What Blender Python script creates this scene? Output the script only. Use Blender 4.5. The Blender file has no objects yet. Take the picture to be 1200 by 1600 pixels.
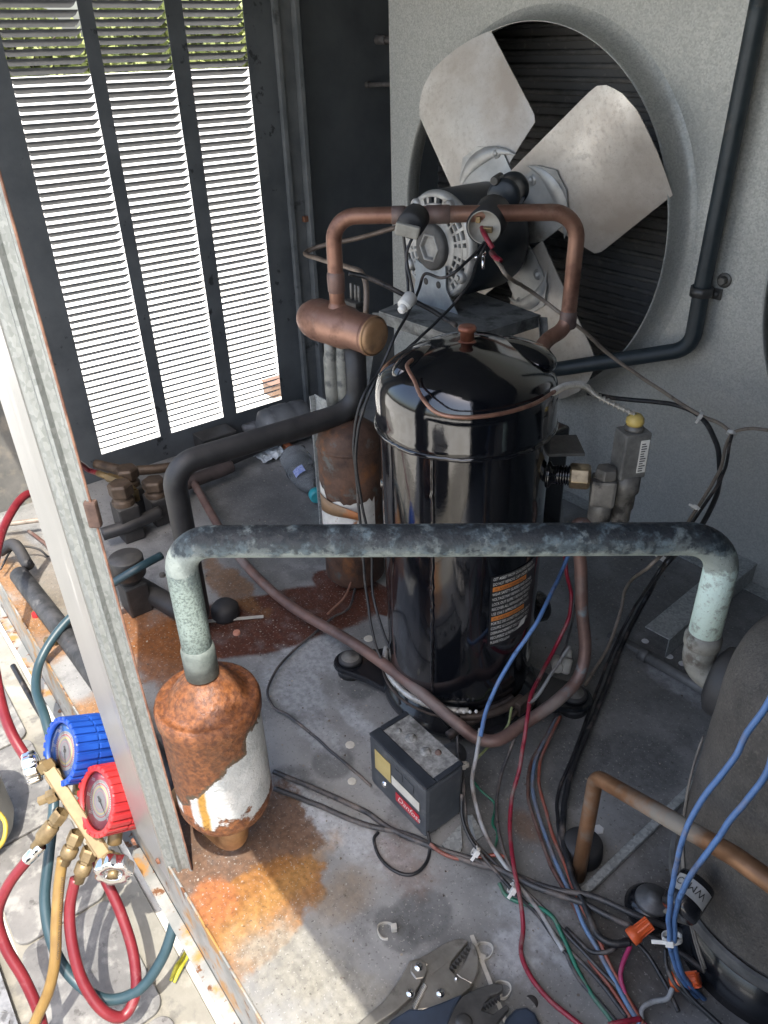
import bpy, bmesh, math, random
import numpy as np
from mathutils import Vector, Matrix, noise as mnoise
random.seed(7)
S = bpy.context.scene
COL = S.collection
R = math.radians

# ------------------------------------------------------------------ camera
CAMH = 0.78                      # camera height above the base pan (metres)
MC = np.array([[0.61593757, 0.39916888, -0.67917974],
               [0.78745752, -0.33718763, 0.51596042],
               [-0.02305567, -0.8526246, -0.52201506]])     # columns: right, down, forward
CP = np.array([0.0, 0.0, CAMH])
cd = bpy.data.cameras.new('camera'); cam = bpy.data.objects.new('camera', cd); COL.objects.link(cam)
cd.sensor_fit = 'VERTICAL'; cd.sensor_height = 24; cd.sensor_width = 18; cd.lens = 18.0
cd.clip_start = 0.02; cd.clip_end = 500
_m = Matrix.Identity(4)
for i in range(3):
    _m[i][0] = MC[i][0]; _m[i][1] = -MC[i][1]; _m[i][2] = -MC[i][2]; _m[i][3] = CP[i]
cam.matrix_world = _m
S.camera = cam

# ------------------------------------------------------------------ light
SUN_DIR = np.array([-0.42, 0.19, -1.0]); SUN_DIR /= np.linalg.norm(SUN_DIR)   # the way the light travels
to_sun = -SUN_DIR
el = math.asin(to_sun[2]); az = math.atan2(to_sun[0], to_sun[1])
w = bpy.data.worlds.new("World"); S.world = w; w.use_nodes = True
nt = w.node_tree; nt.nodes.clear()
sky = nt.nodes.new('ShaderNodeTexSky'); sky.sky_type = 'NISHITA'; sky.sun_disc = False
sky.dust_density = 4.0; sky.ozone_density = 0.4; sky.sun_elevation = el; sky.sun_rotation = az
bg = nt.nodes.new('ShaderNodeBackground'); bg.inputs[1].default_value = 0.15
wo = nt.nodes.new('ShaderNodeOutputWorld')
nt.links.new(sky.outputs[0], bg.inputs[0]); nt.links.new(bg.outputs[0], wo.inputs[0])
sl = bpy.data.lights.new('sun', 'SUN'); sl.energy = 2.0; sl.angle = R(0.35); sl.color = (1, 0.95, 0.87)
so = bpy.data.objects.new('sun', sl); COL.objects.link(so)
so.rotation_euler = Vector(SUN_DIR).to_track_quat('-Z', 'Y').to_euler(); so.location = (2, -1, 5)
vs = S.view_settings; vs.view_transform = 'Standard'; vs.look = 'None'; vs.gamma = 1; vs.exposure = 1.8
try:
    S.cycles.use_denoising = True; S.cycles.max_bounces = 10; S.cycles.diffuse_bounces = 6; S.cycles.glossy_bounces = 5
    S.cycles.transmission_bounces = 6; S.cycles.caustics_reflective = False; S.cycles.caustics_refractive = False
    S.cycles.sample_clamp_indirect = 6
except Exception: pass

# ------------------------------------------------------------------ survey: photo measurement -> metres in the place
def ray(px, py): return MC @ np.array([px-600.0, py-800.0, 1200.0])
def Z(px, py, z=0.0):            # on the level plane z
    r = ray(px, py); return CP + r*((z-CAMH)/r[2])
def Y(px, py, y):                # on the upright plane y (parallel to the fan wall)
    r = ray(px, py); return CP + r*(y/r[1])
def X(px, py, x):                # on the upright plane x (parallel to the louvre wall)
    r = ray(px, py); return CP + r*(x/r[0])
def D(px, py, d):                # at distance d along the view axis
    return CP + ray(px, py)*(d/1200.0)
def cv(x, y, z): return MC @ np.array([x, y, z], float)      # direction given as right, down, forward
def up_at(b, py):                # height over the ground point b seen at image row py
    lo, hi = -0.4, 1.3
    for _ in range(40):
        m = (lo+hi)/2; c = MC.T @ np.array([b[0], b[1], m-CAMH]); v = 800+1200*c[1]/c[2]
        if v > py: lo = m
        else: hi = m
    return np.array([b[0], b[1], lo])
def nrm(v): v = np.array(v, float); return v/np.linalg.norm(v)

# ------------------------------------------------------------------ materials
MATS = {}
def mat(name, c1, c2=None, scale=20, rough=0.5, metal=0.0, pos=(0.35, 0.65), detail=6, bump=0.0, bscale=None, rough2=None,
        layers=(), stretch=None, coat=0.0, trans=0.0, emit=None, spec=0.5, voro=False, dust=None, wob=0.0):
    """noise-mixed colour; layers = [(colour, scale, lo, hi, rough)], each laid over by its own noise mask"""
    if name in MATS: return MATS[name]
    m = bpy.data.materials.new(name); m.use_nodes = True; n = m.node_tree.nodes; l = m.node_tree.links
    b = n['Principled BSDF']; b.inputs['Roughness'].default_value = rough; b.inputs['Metallic'].default_value = metal
    b.inputs['Coat Weight'].default_value = coat; b.inputs['Coat Roughness'].default_value = 0.05
    b.inputs['Transmission Weight'].default_value = trans
    b.inputs['Specular IOR Level'].default_value = spec
    tc = n.new('ShaderNodeTexCoord'); mp = n.new('ShaderNodeMapping'); l.new(tc.outputs['Object'], mp.inputs[0])
    if stretch: mp.inputs['Scale'].default_value = stretch
    def noise_(sc, dt=detail, off=0.0):
        t = n.new('ShaderNodeTexNoise'); t.inputs['Scale'].default_value = sc; t.inputs['Detail'].default_value = dt
        t.inputs['Roughness'].default_value = 0.62
        if off:
            a = n.new('ShaderNodeVectorMath'); a.operation = 'ADD'; a.inputs[1].default_value = (off, off*1.7, -off)
            l.new(mp.outputs[0], a.inputs[0]); l.new(a.outputs[0], t.inputs['Vector'])
        else: l.new(mp.outputs[0], t.inputs['Vector'])
        return t.outputs[0]
    def ramp(src, lo, hi, ca, cb):
        r = n.new('ShaderNodeValToRGB'); r.color_ramp.elements[0].position = lo; r.color_ramp.elements[1].position = hi
        r.color_ramp.elements[0].color = (*ca, 1); r.color_ramp.elements[1].color = (*cb, 1); l.new(src, r.inputs[0]); return r.outputs[0]
    c2 = c2 or tuple(min(1, c*1.25) for c in c1)
    if voro:
        v = n.new('ShaderNodeTexVoronoi'); v.inputs['Scale'].default_value = scale; l.new(mp.outputs[0], v.inputs['Vector'])
        sp = n.new('ShaderNodeSeparateColor'); l.new(v.outputs['Color'], sp.inputs[0]); mx_ = n.new('ShaderNodeMix'); mx_.data_type = 'FLOAT'
        mx_.inputs[0].default_value = 0.5; l.new(sp.outputs[0], mx_.inputs[2]); l.new(noise_(scale*0.12), mx_.inputs[3]); src = mx_.outputs[0]
    else: src = noise_(scale)
    col = ramp(src, pos[0], pos[1], c1, c2)
    rgh = None
    for k, (lc, lsc, lo, hi, lr) in enumerate(layers):
        f = ramp(noise_(lsc, 8, 3.1*(k+1)), lo, hi, (0, 0, 0), (1, 1, 1))
        mx = n.new('ShaderNodeMix'); mx.data_type = 'RGBA'; l.new(f, mx.inputs[0]); l.new(col, mx.inputs[6])
        mx.inputs[7].default_value = (*lc, 1); col = mx.outputs[2]
        rx = n.new('ShaderNodeMix'); rx.data_type = 'FLOAT'; l.new(f, rx.inputs[0])
        if rgh is None: rx.inputs[2].default_value = rough
        else: l.new(rgh, rx.inputs[2])
        rx.inputs[3].default_value = lr; rgh = rx.outputs[0]
    if dust:                     # dust lying on upward faces
        dc, amt = dust
        g = n.new('ShaderNodeNewGeometry'); s = n.new('ShaderNodeSeparateXYZ'); l.new(g.outputs['Normal'], s.inputs[0])
        f = ramp(s.outputs[2], 0.2, 1.0, (0, 0, 0), (amt, amt, amt))
        mu = n.new('ShaderNodeMath'); mu.operation = 'MULTIPLY'; l.new(f, mu.inputs[0]); l.new(ramp(noise_(scale*0.6, 8, 9.0), 0.3, 0.6, (.25,)*3, (1, 1, 1)), mu.inputs[1])
        mx = n.new('ShaderNodeMix'); mx.data_type = 'RGBA'; l.new(mu.outputs[0], mx.inputs[0]); l.new(col, mx.inputs[6]); mx.inputs[7].default_value = (*dc, 1); col = mx.outputs[2]
    l.new(col, b.inputs['Base Color'])
    if rgh is not None: l.new(rgh, b.inputs['Roughness'])
    elif rough2 is not None:
        rr = n.new('ShaderNodeMapRange'); rr.inputs[3].default_value = rough; rr.inputs[4].default_value = rough2
        l.new(noise_(scale*0.7, 8, 5.0), rr.inputs[0]); rr.inputs[1].default_value = .35; rr.inputs[2].default_value = .65; l.new(rr.outputs[0], b.inputs['Roughness'])
    if bump:
        bp = n.new('ShaderNodeBump'); bp.inputs['Strength'].default_value = bump; bp.inputs['Distance'].default_value = 0.002
        l.new(noise_(bscale or scale*2, 8, 1.0), bp.inputs['Height']); l.new(bp.outputs[0], b.inputs['Normal'])
        if wob:
            b2 = n.new('ShaderNodeBump'); b2.inputs['Strength'].default_value = wob; b2.inputs['Distance'].default_value = 0.01
            l.new(noise_(9, 2, 4.0), b2.inputs['Height']); l.new(b2.outputs[0], bp.inputs['Normal'])
    MATS[name] = m; return m

RUST, RUST2 = (0.23, 0.075, 0.02), (0.42, 0.17, 0.045)
galv = mat('galvanised_steel', (0.30, 0.315, 0.31), (0.50, 0.52, 0.505), scale=330, rough=0.42, metal=0.35, pos=(.25, .75), voro=True, bump=.05, bscale=300,
           layers=[((0.36, 0.36, 0.34), 6, .5, .72, .6)])
galv_post = mat('post_steel', (0.20, 0.215, 0.205), (0.29, 0.305, 0.295), scale=380, rough=0.35, metal=0.35, pos=(.25, .75), voro=True, bump=.08, bscale=90,
                layers=[((0.255, 0.27, 0.26), 22, .56, .72, .55)], stretch=(1, 1, .6))
wallpaint = mat('grey_wall_paint', (0.060, 0.067, 0.073), (0.100, 0.109, 0.116), scale=9, rough=0.55, metal=0.0, bump=.1, bscale=120,
                layers=[((0.022, 0.025, 0.027), 34, .62, .66, .5), ((0.13, 0.135, 0.13), 13, .66, .8, .7)])
slatpaint = mat('slat_paint', (0.075, 0.08, 0.085), (0.11, 0.115, 0.12), scale=30, rough=0.5)
copper = mat('copper', (0.23, 0.115, 0.078), (0.34, 0.19, 0.135), scale=16, rough=0.42, metal=0.5, bump=.12, bscale=110,
             layers=[((0.17, 0.085, 0.06), 28, .52, .68, .6), ((0.33, 0.25, 0.20), 8, .6, .75, .6)])
copper_old = mat('tarnished_copper', (0.13, 0.085, 0.075), (0.25, 0.15, 0.12), scale=20, rough=0.5, metal=0.35, bump=.15, bscale=150,
                 layers=[((0.25, 0.21, 0.19), 14, .5, .7, .75), ((0.20, 0.32, 0.36), 9, .64, .72, .8), ((0.27, 0.09, 0.05), 17, .62, .7, .6)])
steel_old = mat('dull_tube', (0.16, 0.165, 0.15), (0.30, 0.30, 0.27), scale=22, rough=0.55, metal=0.3, bump=.2, bscale=100, layers=[((0.08, 0.085, 0.085), 30, .52, .62, .6)])
blackgloss = mat('black_gloss_paint', (0.0035, 0.004, 0.006), (0.006, 0.007, 0.009), scale=3, rough=0.07, coat=0.7, bump=.05, bscale=200, spec=.6, wob=.14)
blackmatt = mat('black_rubber', (0.010, 0.011, 0.013), (0.022, 0.023, 0.026), scale=30, rough=0.6, dust=((0.12, 0.11, 0.10), .35), bump=.08)
insul = mat('pipe_insulation', (0.013, 0.014, 0.016), (0.028, 0.028, 0.029), scale=30, rough=0.5, dust=((0.16, 0.145, 0.13), .30), bump=.06, bscale=200)
motorblack = mat('motor_enamel', (0.012, 0.016, 0.021), (0.024, 0.03, 0.036), scale=12, rough=0.4, bump=.06, dust=((0.13, 0.12, 0.11), .4))
alu = mat('cast_aluminium', (0.34, 0.335, 0.32), (0.54, 0.535, 0.51), scale=18, rough=0.42, metal=0.35, bump=.08, layers=[((0.22, 0.20, 0.17), 14, .54, .7, .7)])
bladem = mat('fan_blade', (0.42, 0.395, 0.36), (0.66, 0.64, 0.60), scale=5, rough=0.36, metal=0.55, pos=(.3, .65), bump=.05, bscale=300,
             layers=[((0.44, 0.41, 0.37), 120, .50, .78, .6), ((0.42, 0.37, 0.32), 6, .42, .7, .6), ((0.36, 0.32, 0.28), 420, .58, .80, .7)])
brass = mat('brass', (0.11, 0.075, 0.030), (0.19, 0.13, 0.055), scale=35, rough=0.45, metal=0.25, layers=[((0.22, 0.14, 0.06), 30, .55, .7, .5)])
brass_old = mat('aged_brass', (0.17, 0.12, 0.06), (0.34, 0.25, 0.13), scale=50, rough=0.45, metal=0.6)
chrome = mat('chrome', (0.75, 0.75, 0.75), (0.82, 0.82, 0.82), scale=30, rough=0.12, metal=1.0)
toolsteel = mat('nickel_tool_steel', (0.26, 0.25, 0.22), (0.42, 0.40, 0.36), scale=25, rough=0.34, metal=0.7, bump=.05, bscale=250, layers=[((0.15, 0.14, 0.12), 40, .56, .7, .6)])
darksteel = mat('dark_tool_steel', (0.055, 0.055, 0.055), (0.12, 0.118, 0.112), scale=30, rough=0.38, metal=0.5)
bluegrip = mat('blue_grip', (0.018, 0.026, 0.040), (0.030, 0.045, 0.072), scale=30, rough=0.5)
dustgrey = mat('dusty_grey_plastic', (0.045, 0.052, 0.06), (0.075, 0.083, 0.092), scale=26, rough=0.5, bump=.08, layers=[((0.13, 0.135, 0.135), 60, .56, .75, .7)])
dustplate = mat('dusty_plate', (0.14, 0.14, 0.135), (0.33, 0.33, 0.31), scale=160, rough=0.8, bump=.3, bscale=420, layers=[((0.1, 0.098, 0.09), 40, .55, .66, .8)])
oldmetal = mat('dirty_valve_metal', (0.11, 0.105, 0.095), (0.23, 0.22, 0.20), scale=40, rough=0.5, metal=.35, bump=.15, layers=[((0.05, 0.048, 0.045), 30, .56, .66, .6)])
whiteplas = mat('white_plastic', (0.62, 0.61, 0.57), (0.76, 0.75, 0.71), scale=30, rough=0.45)
dirtywhite = mat('dirty_white_plastic', (0.36, 0.35, 0.31), (0.52, 0.50, 0.45), scale=60, rough=0.55)
orange_p = mat('orange_plastic', (0.62, 0.095, 0.025), (0.72, 0.14, 0.04), scale=30, rough=0.42)
blue_p = mat('blue_rubber', (0.008, 0.045, 0.28), (0.014, 0.075, 0.38), scale=20, rough=0.42)
red_p = mat('red_rubber', (0.36, 0.02, 0.025), (0.50, 0.045, 0.045), scale=20, rough=0.42)
redhose = mat('red_hose', (0.13, 0.010, 0.016), (0.19, 0.020, 0.026), scale=30, rough=0.38, layers=[((0.22, 0.08, 0.08), 50, .6, .75, .5)])
tealhose = mat('teal_hose', (0.018, 0.045, 0.056), (0.036, 0.07, 0.085), scale=20, rough=0.4)
yellowhose = mat('yellow_hose', (0.18, 0.105, 0.03), (0.26, 0.165, 0.05), scale=24, rough=0.42)
inkm = mat('ink', (0.02, 0.02, 0.02), (0.03, 0.03, 0.03))
whitelab = mat('white_label', (0.62, 0.62, 0.58), (0.74, 0.74, 0.70), scale=40, rough=0.5)
blacklab = mat('black_label', (0.012, 0.012, 0.014), (0.02, 0.02, 0.022), rough=0.3)
orangelab = mat('orange_print', (0.52, 0.17, 0.035), (0.60, 0.22, 0.05), rough=0.5)
yellowlab = mat('yellow_label', (0.42, 0.33, 0.13), (0.52, 0.42, 0.18), scale=30, rough=0.5)
redlab = mat('red_label', (0.46, 0.02, 0.035), (0.52, 0.03, 0.045), rough=0.4)
def wire_mat(name, c, dirt=0.5):
    return mat(name, tuple(x*.8 for x in c), c, scale=60, rough=0.42, layers=[((0.17, 0.14, 0.12), 26, .62-dirt*.22, .78-dirt*.15, .7), (tuple(x*.45 for x in c), 90, .58, .68, .6)])
w_black = wire_mat('black_wire', (0.016, 0.017, 0.019), .4); w_dark = wire_mat('dark_grey_wire', (0.05, 0.05, 0.052), .6)
w_blue = wire_mat('blue_wire', (0.085, 0.18, 0.39), .35); w_bluedirty = wire_mat('dusty_blue_wire', (0.13, 0.22, 0.36), .8)
w_red = wire_mat('red_wire', (0.27, 0.018, 0.038), .6); w_green = wire_mat('green_wire', (0.02, 0.16, 0.10), .5)
w_white = wire_mat('white_wire', (0.36, 0.37, 0.37), .7); w_tan = wire_mat('tan_wire', (0.30, 0.25, 0.20), .6)
w_brown = wire_mat('brown_wire', (0.13, 0.06, 0.045), .6); w_pink = wire_mat('magenta_wire', (0.42, 0.04, 0.13), .2)
w_yg = wire_mat('yellow_green_wire', (0.25, 0.29, 0.12), .5)
w_redbrown = wire_mat('red_brown_wire', (0.30, 0.085, 0.055), .5)

def custom(name, rough=0.5, metal=0.0):
    m = bpy.data.materials.new(name); m.use_nodes = True; MATS[name] = m
    n, l = m.node_tree.nodes, m.node_tree.links; b = n['Principled BSDF']
    b.inputs['Roughness'].default_value = rough; b.inputs['Metallic'].default_value = metal
    tc = n.new('ShaderNodeTexCoord')
    class K: pass
    k = K(); k.m, k.n, k.l, k.b, k.tc = m, n, l, b, tc
    def noise_(sc, dt=7, off=(0, 0, 0), vec=None):
        t = n.new('ShaderNodeTexNoise'); t.inputs['Scale'].default_value = sc; t.inputs['Detail'].default_value = dt; t.inputs['Roughness'].default_value = .62
        a = n.new('ShaderNodeMapping'); a.inputs['Location'].default_value = off; l.new(vec or tc.outputs['Object'], a.inputs[0]); l.new(a.outputs[0], t.inputs['Vector']); return t.outputs[0]
    def step(src, lo, hi, a=0.0, b_=1.0):
        r = n.new('ShaderNodeMapRange'); r.interpolation_type = 'SMOOTHSTEP'; l.new(src, r.inputs[0])
        r.inputs[1].default_value = lo; r.inputs[2].default_value = hi; r.inputs[3].default_value = a; r.inputs[4].default_value = b_; return r.outputs[0]
    def math_(op, a, b_=None):
        x = n.new('ShaderNodeMath'); x.operation = op
        for i, v in enumerate((a, b_)):
            if v is None: continue
            if isinstance(v, (int, float)): x.inputs[i].default_value = v
            else: l.new(v, x.inputs[i])
        return x.outputs[0]
    def mix(f, a, b_):
        x = n.new('ShaderNodeMix'); x.data_type = 'RGBA'
        if isinstance(f, (int, float)): x.inputs[0].default_value = f
        else: l.new(f, x.inputs[0])
        for i, v in ((6, a), (7, b_)):
            if isinstance(v, tuple): x.inputs[i].default_value = (*v, 1)
            else: l.new(v, x.inputs[i])
        return x.outputs[2]
    def ellipse(cx, cy, rx, ry, rot=0.0, wob=0.25, wsc=14, soft=.25, axes=(0, 1), wdt=7):
        """1 inside an irregular patch of the surface"""
        s = n.new('ShaderNodeSeparateXYZ'); l.new(tc.outputs['Object'], s.inputs[0])
        u = math_('SUBTRACT', s.outputs[axes[0]], cx); v = math_('SUBTRACT', s.outputs[axes[1]], cy)
        c, sn = math.cos(rot), math.sin(rot)
        uu = math_('ADD', math_('MULTIPLY', u, c/rx), math_('MULTIPLY', v, sn/rx))
        vv = math_('ADD', math_('MULTIPLY', u, -sn/ry), math_('MULTIPLY', v, c/ry))
        d = math_('SQRT', math_('ADD', math_('MULTIPLY', uu, uu), math_('MULTIPLY', vv, vv)))
        nz = math_('MULTIPLY', math_('SUBTRACT', noise_(wsc, wdt, (cx*3, cy*5, 1)), .5), wob*4)
        return step(math_('ADD', d, nz), 1.0-soft, 1.0+soft*.4, 1.0, 0.0)
    k.noise, k.step, k.math, k.mix, k.ellipse = noise_, step, math_, mix, ellipse
    def bump(src, st, dist=.002):
        x = n.new('ShaderNodeBump'); x.inputs['Strength'].default_value = st; x.inputs['Distance'].default_value = dist; l.new(src, x.inputs['Height']); l.new(x.outputs[0], b.inputs['Normal'])
    k.bump = bump
    return k

# ------------------------------------------------------------------ mesh helpers
class MB:
    def __init__(s): s.v = []; s.f = []; s.sm = []
    def add(s, vs, fs, smooth=True):
        o = len(s.v); s.v += [tuple(map(float, p)) for p in vs]; s.f += [tuple(i+o for i in f) for f in fs]; s.sm += [smooth]*len(fs); return s
    def box(s, lo, hi, ax=None, bev=0.0, org=(0, 0, 0)):
        """box from lo to hi in the frame ax (rows = axes) at org"""
        A = np.eye(3) if ax is None else np.array(ax, float); org = np.array(org, float)
        lo = np.array(lo, float); hi = np.array(hi, float); b = min(bev, *(abs(hi-lo)/2.01)) if bev else 0
        if not b:
            P = [org + A.T @ np.array([(lo, hi)[i][0], (lo, hi)[j][1], (lo, hi)[k][2]]) for i in (0, 1) for j in (0, 1) for k in (0, 1)]
            return s.add(P, [(0, 1, 3, 2), (4, 6, 7, 5), (0, 4, 5, 1), (2, 3, 7, 6), (0, 2, 6, 4), (1, 5, 7, 3)], False)
        bm = bmesh.new(); bmesh.ops.create_cube(bm, size=1)
        c = (lo+hi)/2; d = hi-lo
        for v in bm.verts: v.co = Vector((c[0]+v.co.x*d[0], c[1]+v.co.y*d[1], c[2]+v.co.z*d[2]))
        bmesh.ops.bevel(bm, geom=bm.edges[:], offset=b, segments=2, affect='EDGES', profile=.6)
        bm.verts.index_update()
        s.add([org + A.T @ np.array(v.co) for v in bm.verts], [tuple(v.index for v in f.verts) for f in bm.faces], False); bm.free(); return s
    def lathe(s, prof, org=(0, 0, 0), ax=(0, 0, 1), seg=32, ref=None, a0=0, a1=2*math.pi, smooth=True, sides=None):
        """prof = [(r, h)...] about ax; r 0 closes"""
        ax = nrm(ax); ref = nrm(ref) if ref is not None else (nrm(np.cross(ax, (0.3, 0.2, 1))) if abs(ax[2]) < .95 else np.array([1., 0, 0]))
        ref = nrm(ref-ax*(ref@ax)); b = np.cross(ax, ref); full = abs(a1-a0-2*math.pi) < 1e-6
        n = seg; k = n if full else n+1
        vs = []; fs = []
        for r, h in prof:
            for i in range(k):
                t = a0+(a1-a0)*i/n; vs.append(np.array(org)+ax*h+(ref*math.cos(t)+b*math.sin(t))*max(r, 1e-5))
        for j in range(len(prof)-1):
            for i in range(n):
                i2 = (i+1) % k; fs.append((j*k+i, j*k+i2, (j+1)*k+i2, (j+1)*k+i))
        return s.add(vs, fs, smooth)
    def cyl(s, a, b, r, r2=None, seg=20, bev=0.0):
        a = np.array(a, float); b = np.array(b, float); L = np.linalg.norm(b-a); r2 = r if r2 is None else r2
        e = min(bev, L*.3)
        if e: pr = [(0, 0), (r-e, 0), (r, e), (r2, L-e), (r2-e, L), (0, L)]
        else: pr = [(0, 0), (r, 0), (r2, L), (0, L)]
        s.lathe(pr, a, (b-a)/L, seg, smooth=False)
        for i in range(len(s.sm)-seg*(len(pr)-1), len(s.sm)): s.sm[i] = False
        k = len(pr)-1
        base = len(s.sm)-seg*k
        mid = (1 if not e else 2)
        for i in range(seg): s.sm[base+mid*seg+i] = True
        return s
    def tube(s, pts, r, seg=12, sub=8, caps=True, lin=False, rr=None, kink=0.0):
        P = np.array([np.array(p, float) for p in pts])
        if not lin and len(P) > 2:
            Q = np.vstack([2*P[0]-P[1], P, 2*P[-1]-P[-2]]); out = []; ts = []
            for i in range(1, len(Q)-2):
                p0, p1, p2, p3 = Q[i-1:i+3]
                # centripetal
                t0 = 0; t1 = t0+max(np.linalg.norm(p1-p0), 1e-6)**.5; t2 = t1+max(np.linalg.norm(p2-p1), 1e-6)**.5; t3 = t2+max(np.linalg.norm(p3-p2), 1e-6)**.5
                for u in np.linspace(t1, t2, sub, endpoint=False):
                    a1 = (t1-u)/(t1-t0)*p0+(u-t0)/(t1-t0)*p1; a2 = (t2-u)/(t2-t1)*p1+(u-t1)/(t2-t1)*p2; a3 = (t3-u)/(t3-t2)*p2+(u-t2)/(t3-t2)*p3
                    b1 = (t2-u)/(t2-t0)*a1+(u-t0)/(t2-t0)*a2; b2 = (t3-u)/(t3-t1)*a2+(u-t1)/(t3-t1)*a3
                    out.append((t2-u)/(t2-t1)*b1+(u-t1)/(t2-t1)*b2); ts.append(i-1+(u-t1)/(t2-t1))
            out.append(P[-1]); ts.append(len(P)-1); P2 = np.array(out)
        else: P2 = P; ts = list(range(len(P)))
        if kink:
            P2 = P2+np.array([np.array(mnoise.noise_vector(Vector((float(p_[0])*38+3, float(p_[1])*38, float(p_[2])*38)))) for p_ in P2])*kink*np.array([1, 1, .35])
        T = np.gradient(P2, axis=0); T /= np.maximum(np.linalg.norm(T, axis=1), 1e-9)[:, None]
        nv = nrm(np.cross(T[0], (0.13, 0.37, 1.0))); vs = []; fs = []
        for i, (p, t) in enumerate(zip(P2, T)):
            nv = nv-t*(nv@t); nv = nrm(nv); bv = np.cross(t, nv); q = r if rr is None else float(np.interp(ts[i], range(len(rr)), rr))
            for k in range(seg):
                a = 2*math.pi*k/seg; vs.append(p+(nv*math.cos(a)+bv*math.sin(a))*q)
        m = len(P2)
        for i in range(m-1):
            for k in range(seg): k2 = (k+1) % seg; fs.append((i*seg+k, i*seg+k2, (i+1)*seg+k2, (i+1)*seg+k))
        if caps: fs.append(tuple(range(seg))[::-1]); fs.append(tuple((m-1)*seg+k for k in range(seg)))
        return s.add(vs, fs, True)
    def prism(s, poly, d, holes=None):
        """polygon of 3D points pushed along vector d"""
        n = len(poly); P = [np.array(p, float) for p in poly]; d = np.array(d, float)
        return s.add(P+[p+d for p in P], [tuple(range(n))[::-1], tuple(range(n, 2*n))]+[(i, (i+1) % n, n+(i+1) % n, n+i) for i in range(n)], False)
    def sphere(s, c, r, seg=16, sc=(1, 1, 1)):
        pr = [(math.sin(t)*r, -math.cos(t)*r) for t in np.linspace(0, math.pi, seg//2+1)]
        o = len(s.v); s.lathe(pr, (0, 0, 0), (0, 0, 1), seg)
        for i in range(o, len(s.v)): v = s.v[i]; s.v[i] = (c[0]+v[0]*sc[0], c[1]+v[1]*sc[1], c[2]+v[2]*sc[2])
        return s

def wloc(p):
    x = Vector((0, 0, 0))
    while p is not None: x += p.location; p = p.parent
    return np.array(x)
def build(mb, name, m, parent=None, origin=None, bevel=0.0, bump_=None):
    """origin: world point the mesh is stored about (default: the parent's own place, or the first vertex mean for top-level)"""
    v = np.array(mb.v, float)
    if parent is not None: o = wloc(parent) if origin is None else np.array(origin, float)
    else: o = np.array(origin if origin is not None else (v[:, 0].mean(), v[:, 1].mean(), v[:, 2].min()), float)
    me = bpy.data.meshes.new(name); me.from_pydata((v-o).tolist(), [], mb.f); me.validate(); me.update()
    if len(me.polygons) == len(mb.sm): me.polygons.foreach_set('use_smooth', mb.sm)
    bm = bmesh.new(); bm.from_mesh(me); bmesh.ops.recalc_face_normals(bm, faces=bm.faces); bm.to_mesh(me); bm.free()
    me.materials.append(m); ob = bpy.data.objects.new(name, me); COL.objects.link(ob)
    if parent is not None: ob.parent = parent; ob.location = Vector(o-wloc(parent))
    else: ob.location = Vector(o)
    if bevel:
        md = ob.modifiers.new('edge', 'BEVEL'); md.width = bevel; md.segments = 2; md.limit_method = 'ANGLE'; md.angle_limit = R(40)
    return ob
def thing(name, label, cat, loc, group=None):
    o = bpy.data.objects.new(name, None); o.empty_display_size = .05; COL.objects.link(o); o.location = Vector(loc)
    o['label'] = label; o['category'] = cat
    if group: o['group'] = group
    return o
def tag(o, label, cat, group=None):
    o['label'] = label; o['category'] = cat
    if group: o['group'] = group
    return o
def struct(o): o['kind'] = 'structure'; return o
def bend(pts, rad, n=7):
    """polyline with corners rounded to radius rad -> dense linear points"""
    P = [np.array(p, float) for p in pts]; out = [P[0]]
    for i in range(1, len(P)-1):
        a, b, c = P[i-1], P[i], P[i+1]; u = nrm(a-b); v = nrm(c-b); ang = math.acos(max(-1, min(1, float(u@v))))
        rd = rad[i-1] if isinstance(rad, (list, tuple)) else rad
        d = min(rd/math.tan(ang/2), np.linalg.norm(a-b)*.49, np.linalg.norm(c-b)*.49)
        p, q = b+u*d, b+v*d
        h = d*math.tan(ang/2)/math.cos(0) ; cen = b+nrm(u+v)*math.sqrt(d*d+h*h)
        w0, w1 = p-cen, q-cen; th = math.acos(max(-1, min(1, float(nrm(w0)@nrm(w1)))))
        for k in range(n+1):
            t = k/n; out.append(cen+(w0*math.sin((1-t)*th)+w1*math.sin(t*th))/max(math.sin(th), 1e-6))
    out.append(P[-1])
    # densify straights
    res = [out[0]]
    for a, b in zip(out, out[1:]):
        L = np.linalg.norm(b-a)
        if L < 1e-6: continue
        k = max(1, int(L/.04))
        for j in range(1, k+1): res.append(a+(b-a)*j/k)
    return res
def text_into(mb, txt, org, ux, uy, size, fn=None, depth=0.0, shear=0.0, align='LEFT'):
    """flat lettering laid in the plane of ux, uy; fn maps (u, v) to a point instead when given"""
    cu = bpy.data.curves.new('t', 'FONT'); cu.body = txt; cu.size = size; cu.shear = shear; cu.align_x = align; cu.resolution_u = 3
    ob = bpy.data.objects.new('t', cu); me = bpy.data.meshes.new_from_object(ob)
    vs = []
    for v in me.vertices:
        if fn: vs.append(fn(v.co.x, v.co.y))
        else: vs.append(np.array(org)+np.array(ux)*v.co.x+np.array(uy)*v.co.y)
    mb.add(vs, [tuple(p.vertices) for p in me.polygons], False)
    bpy.data.objects.remove(ob); bpy.data.curves.remove(cu); bpy.data.meshes.remove(me)
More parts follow.
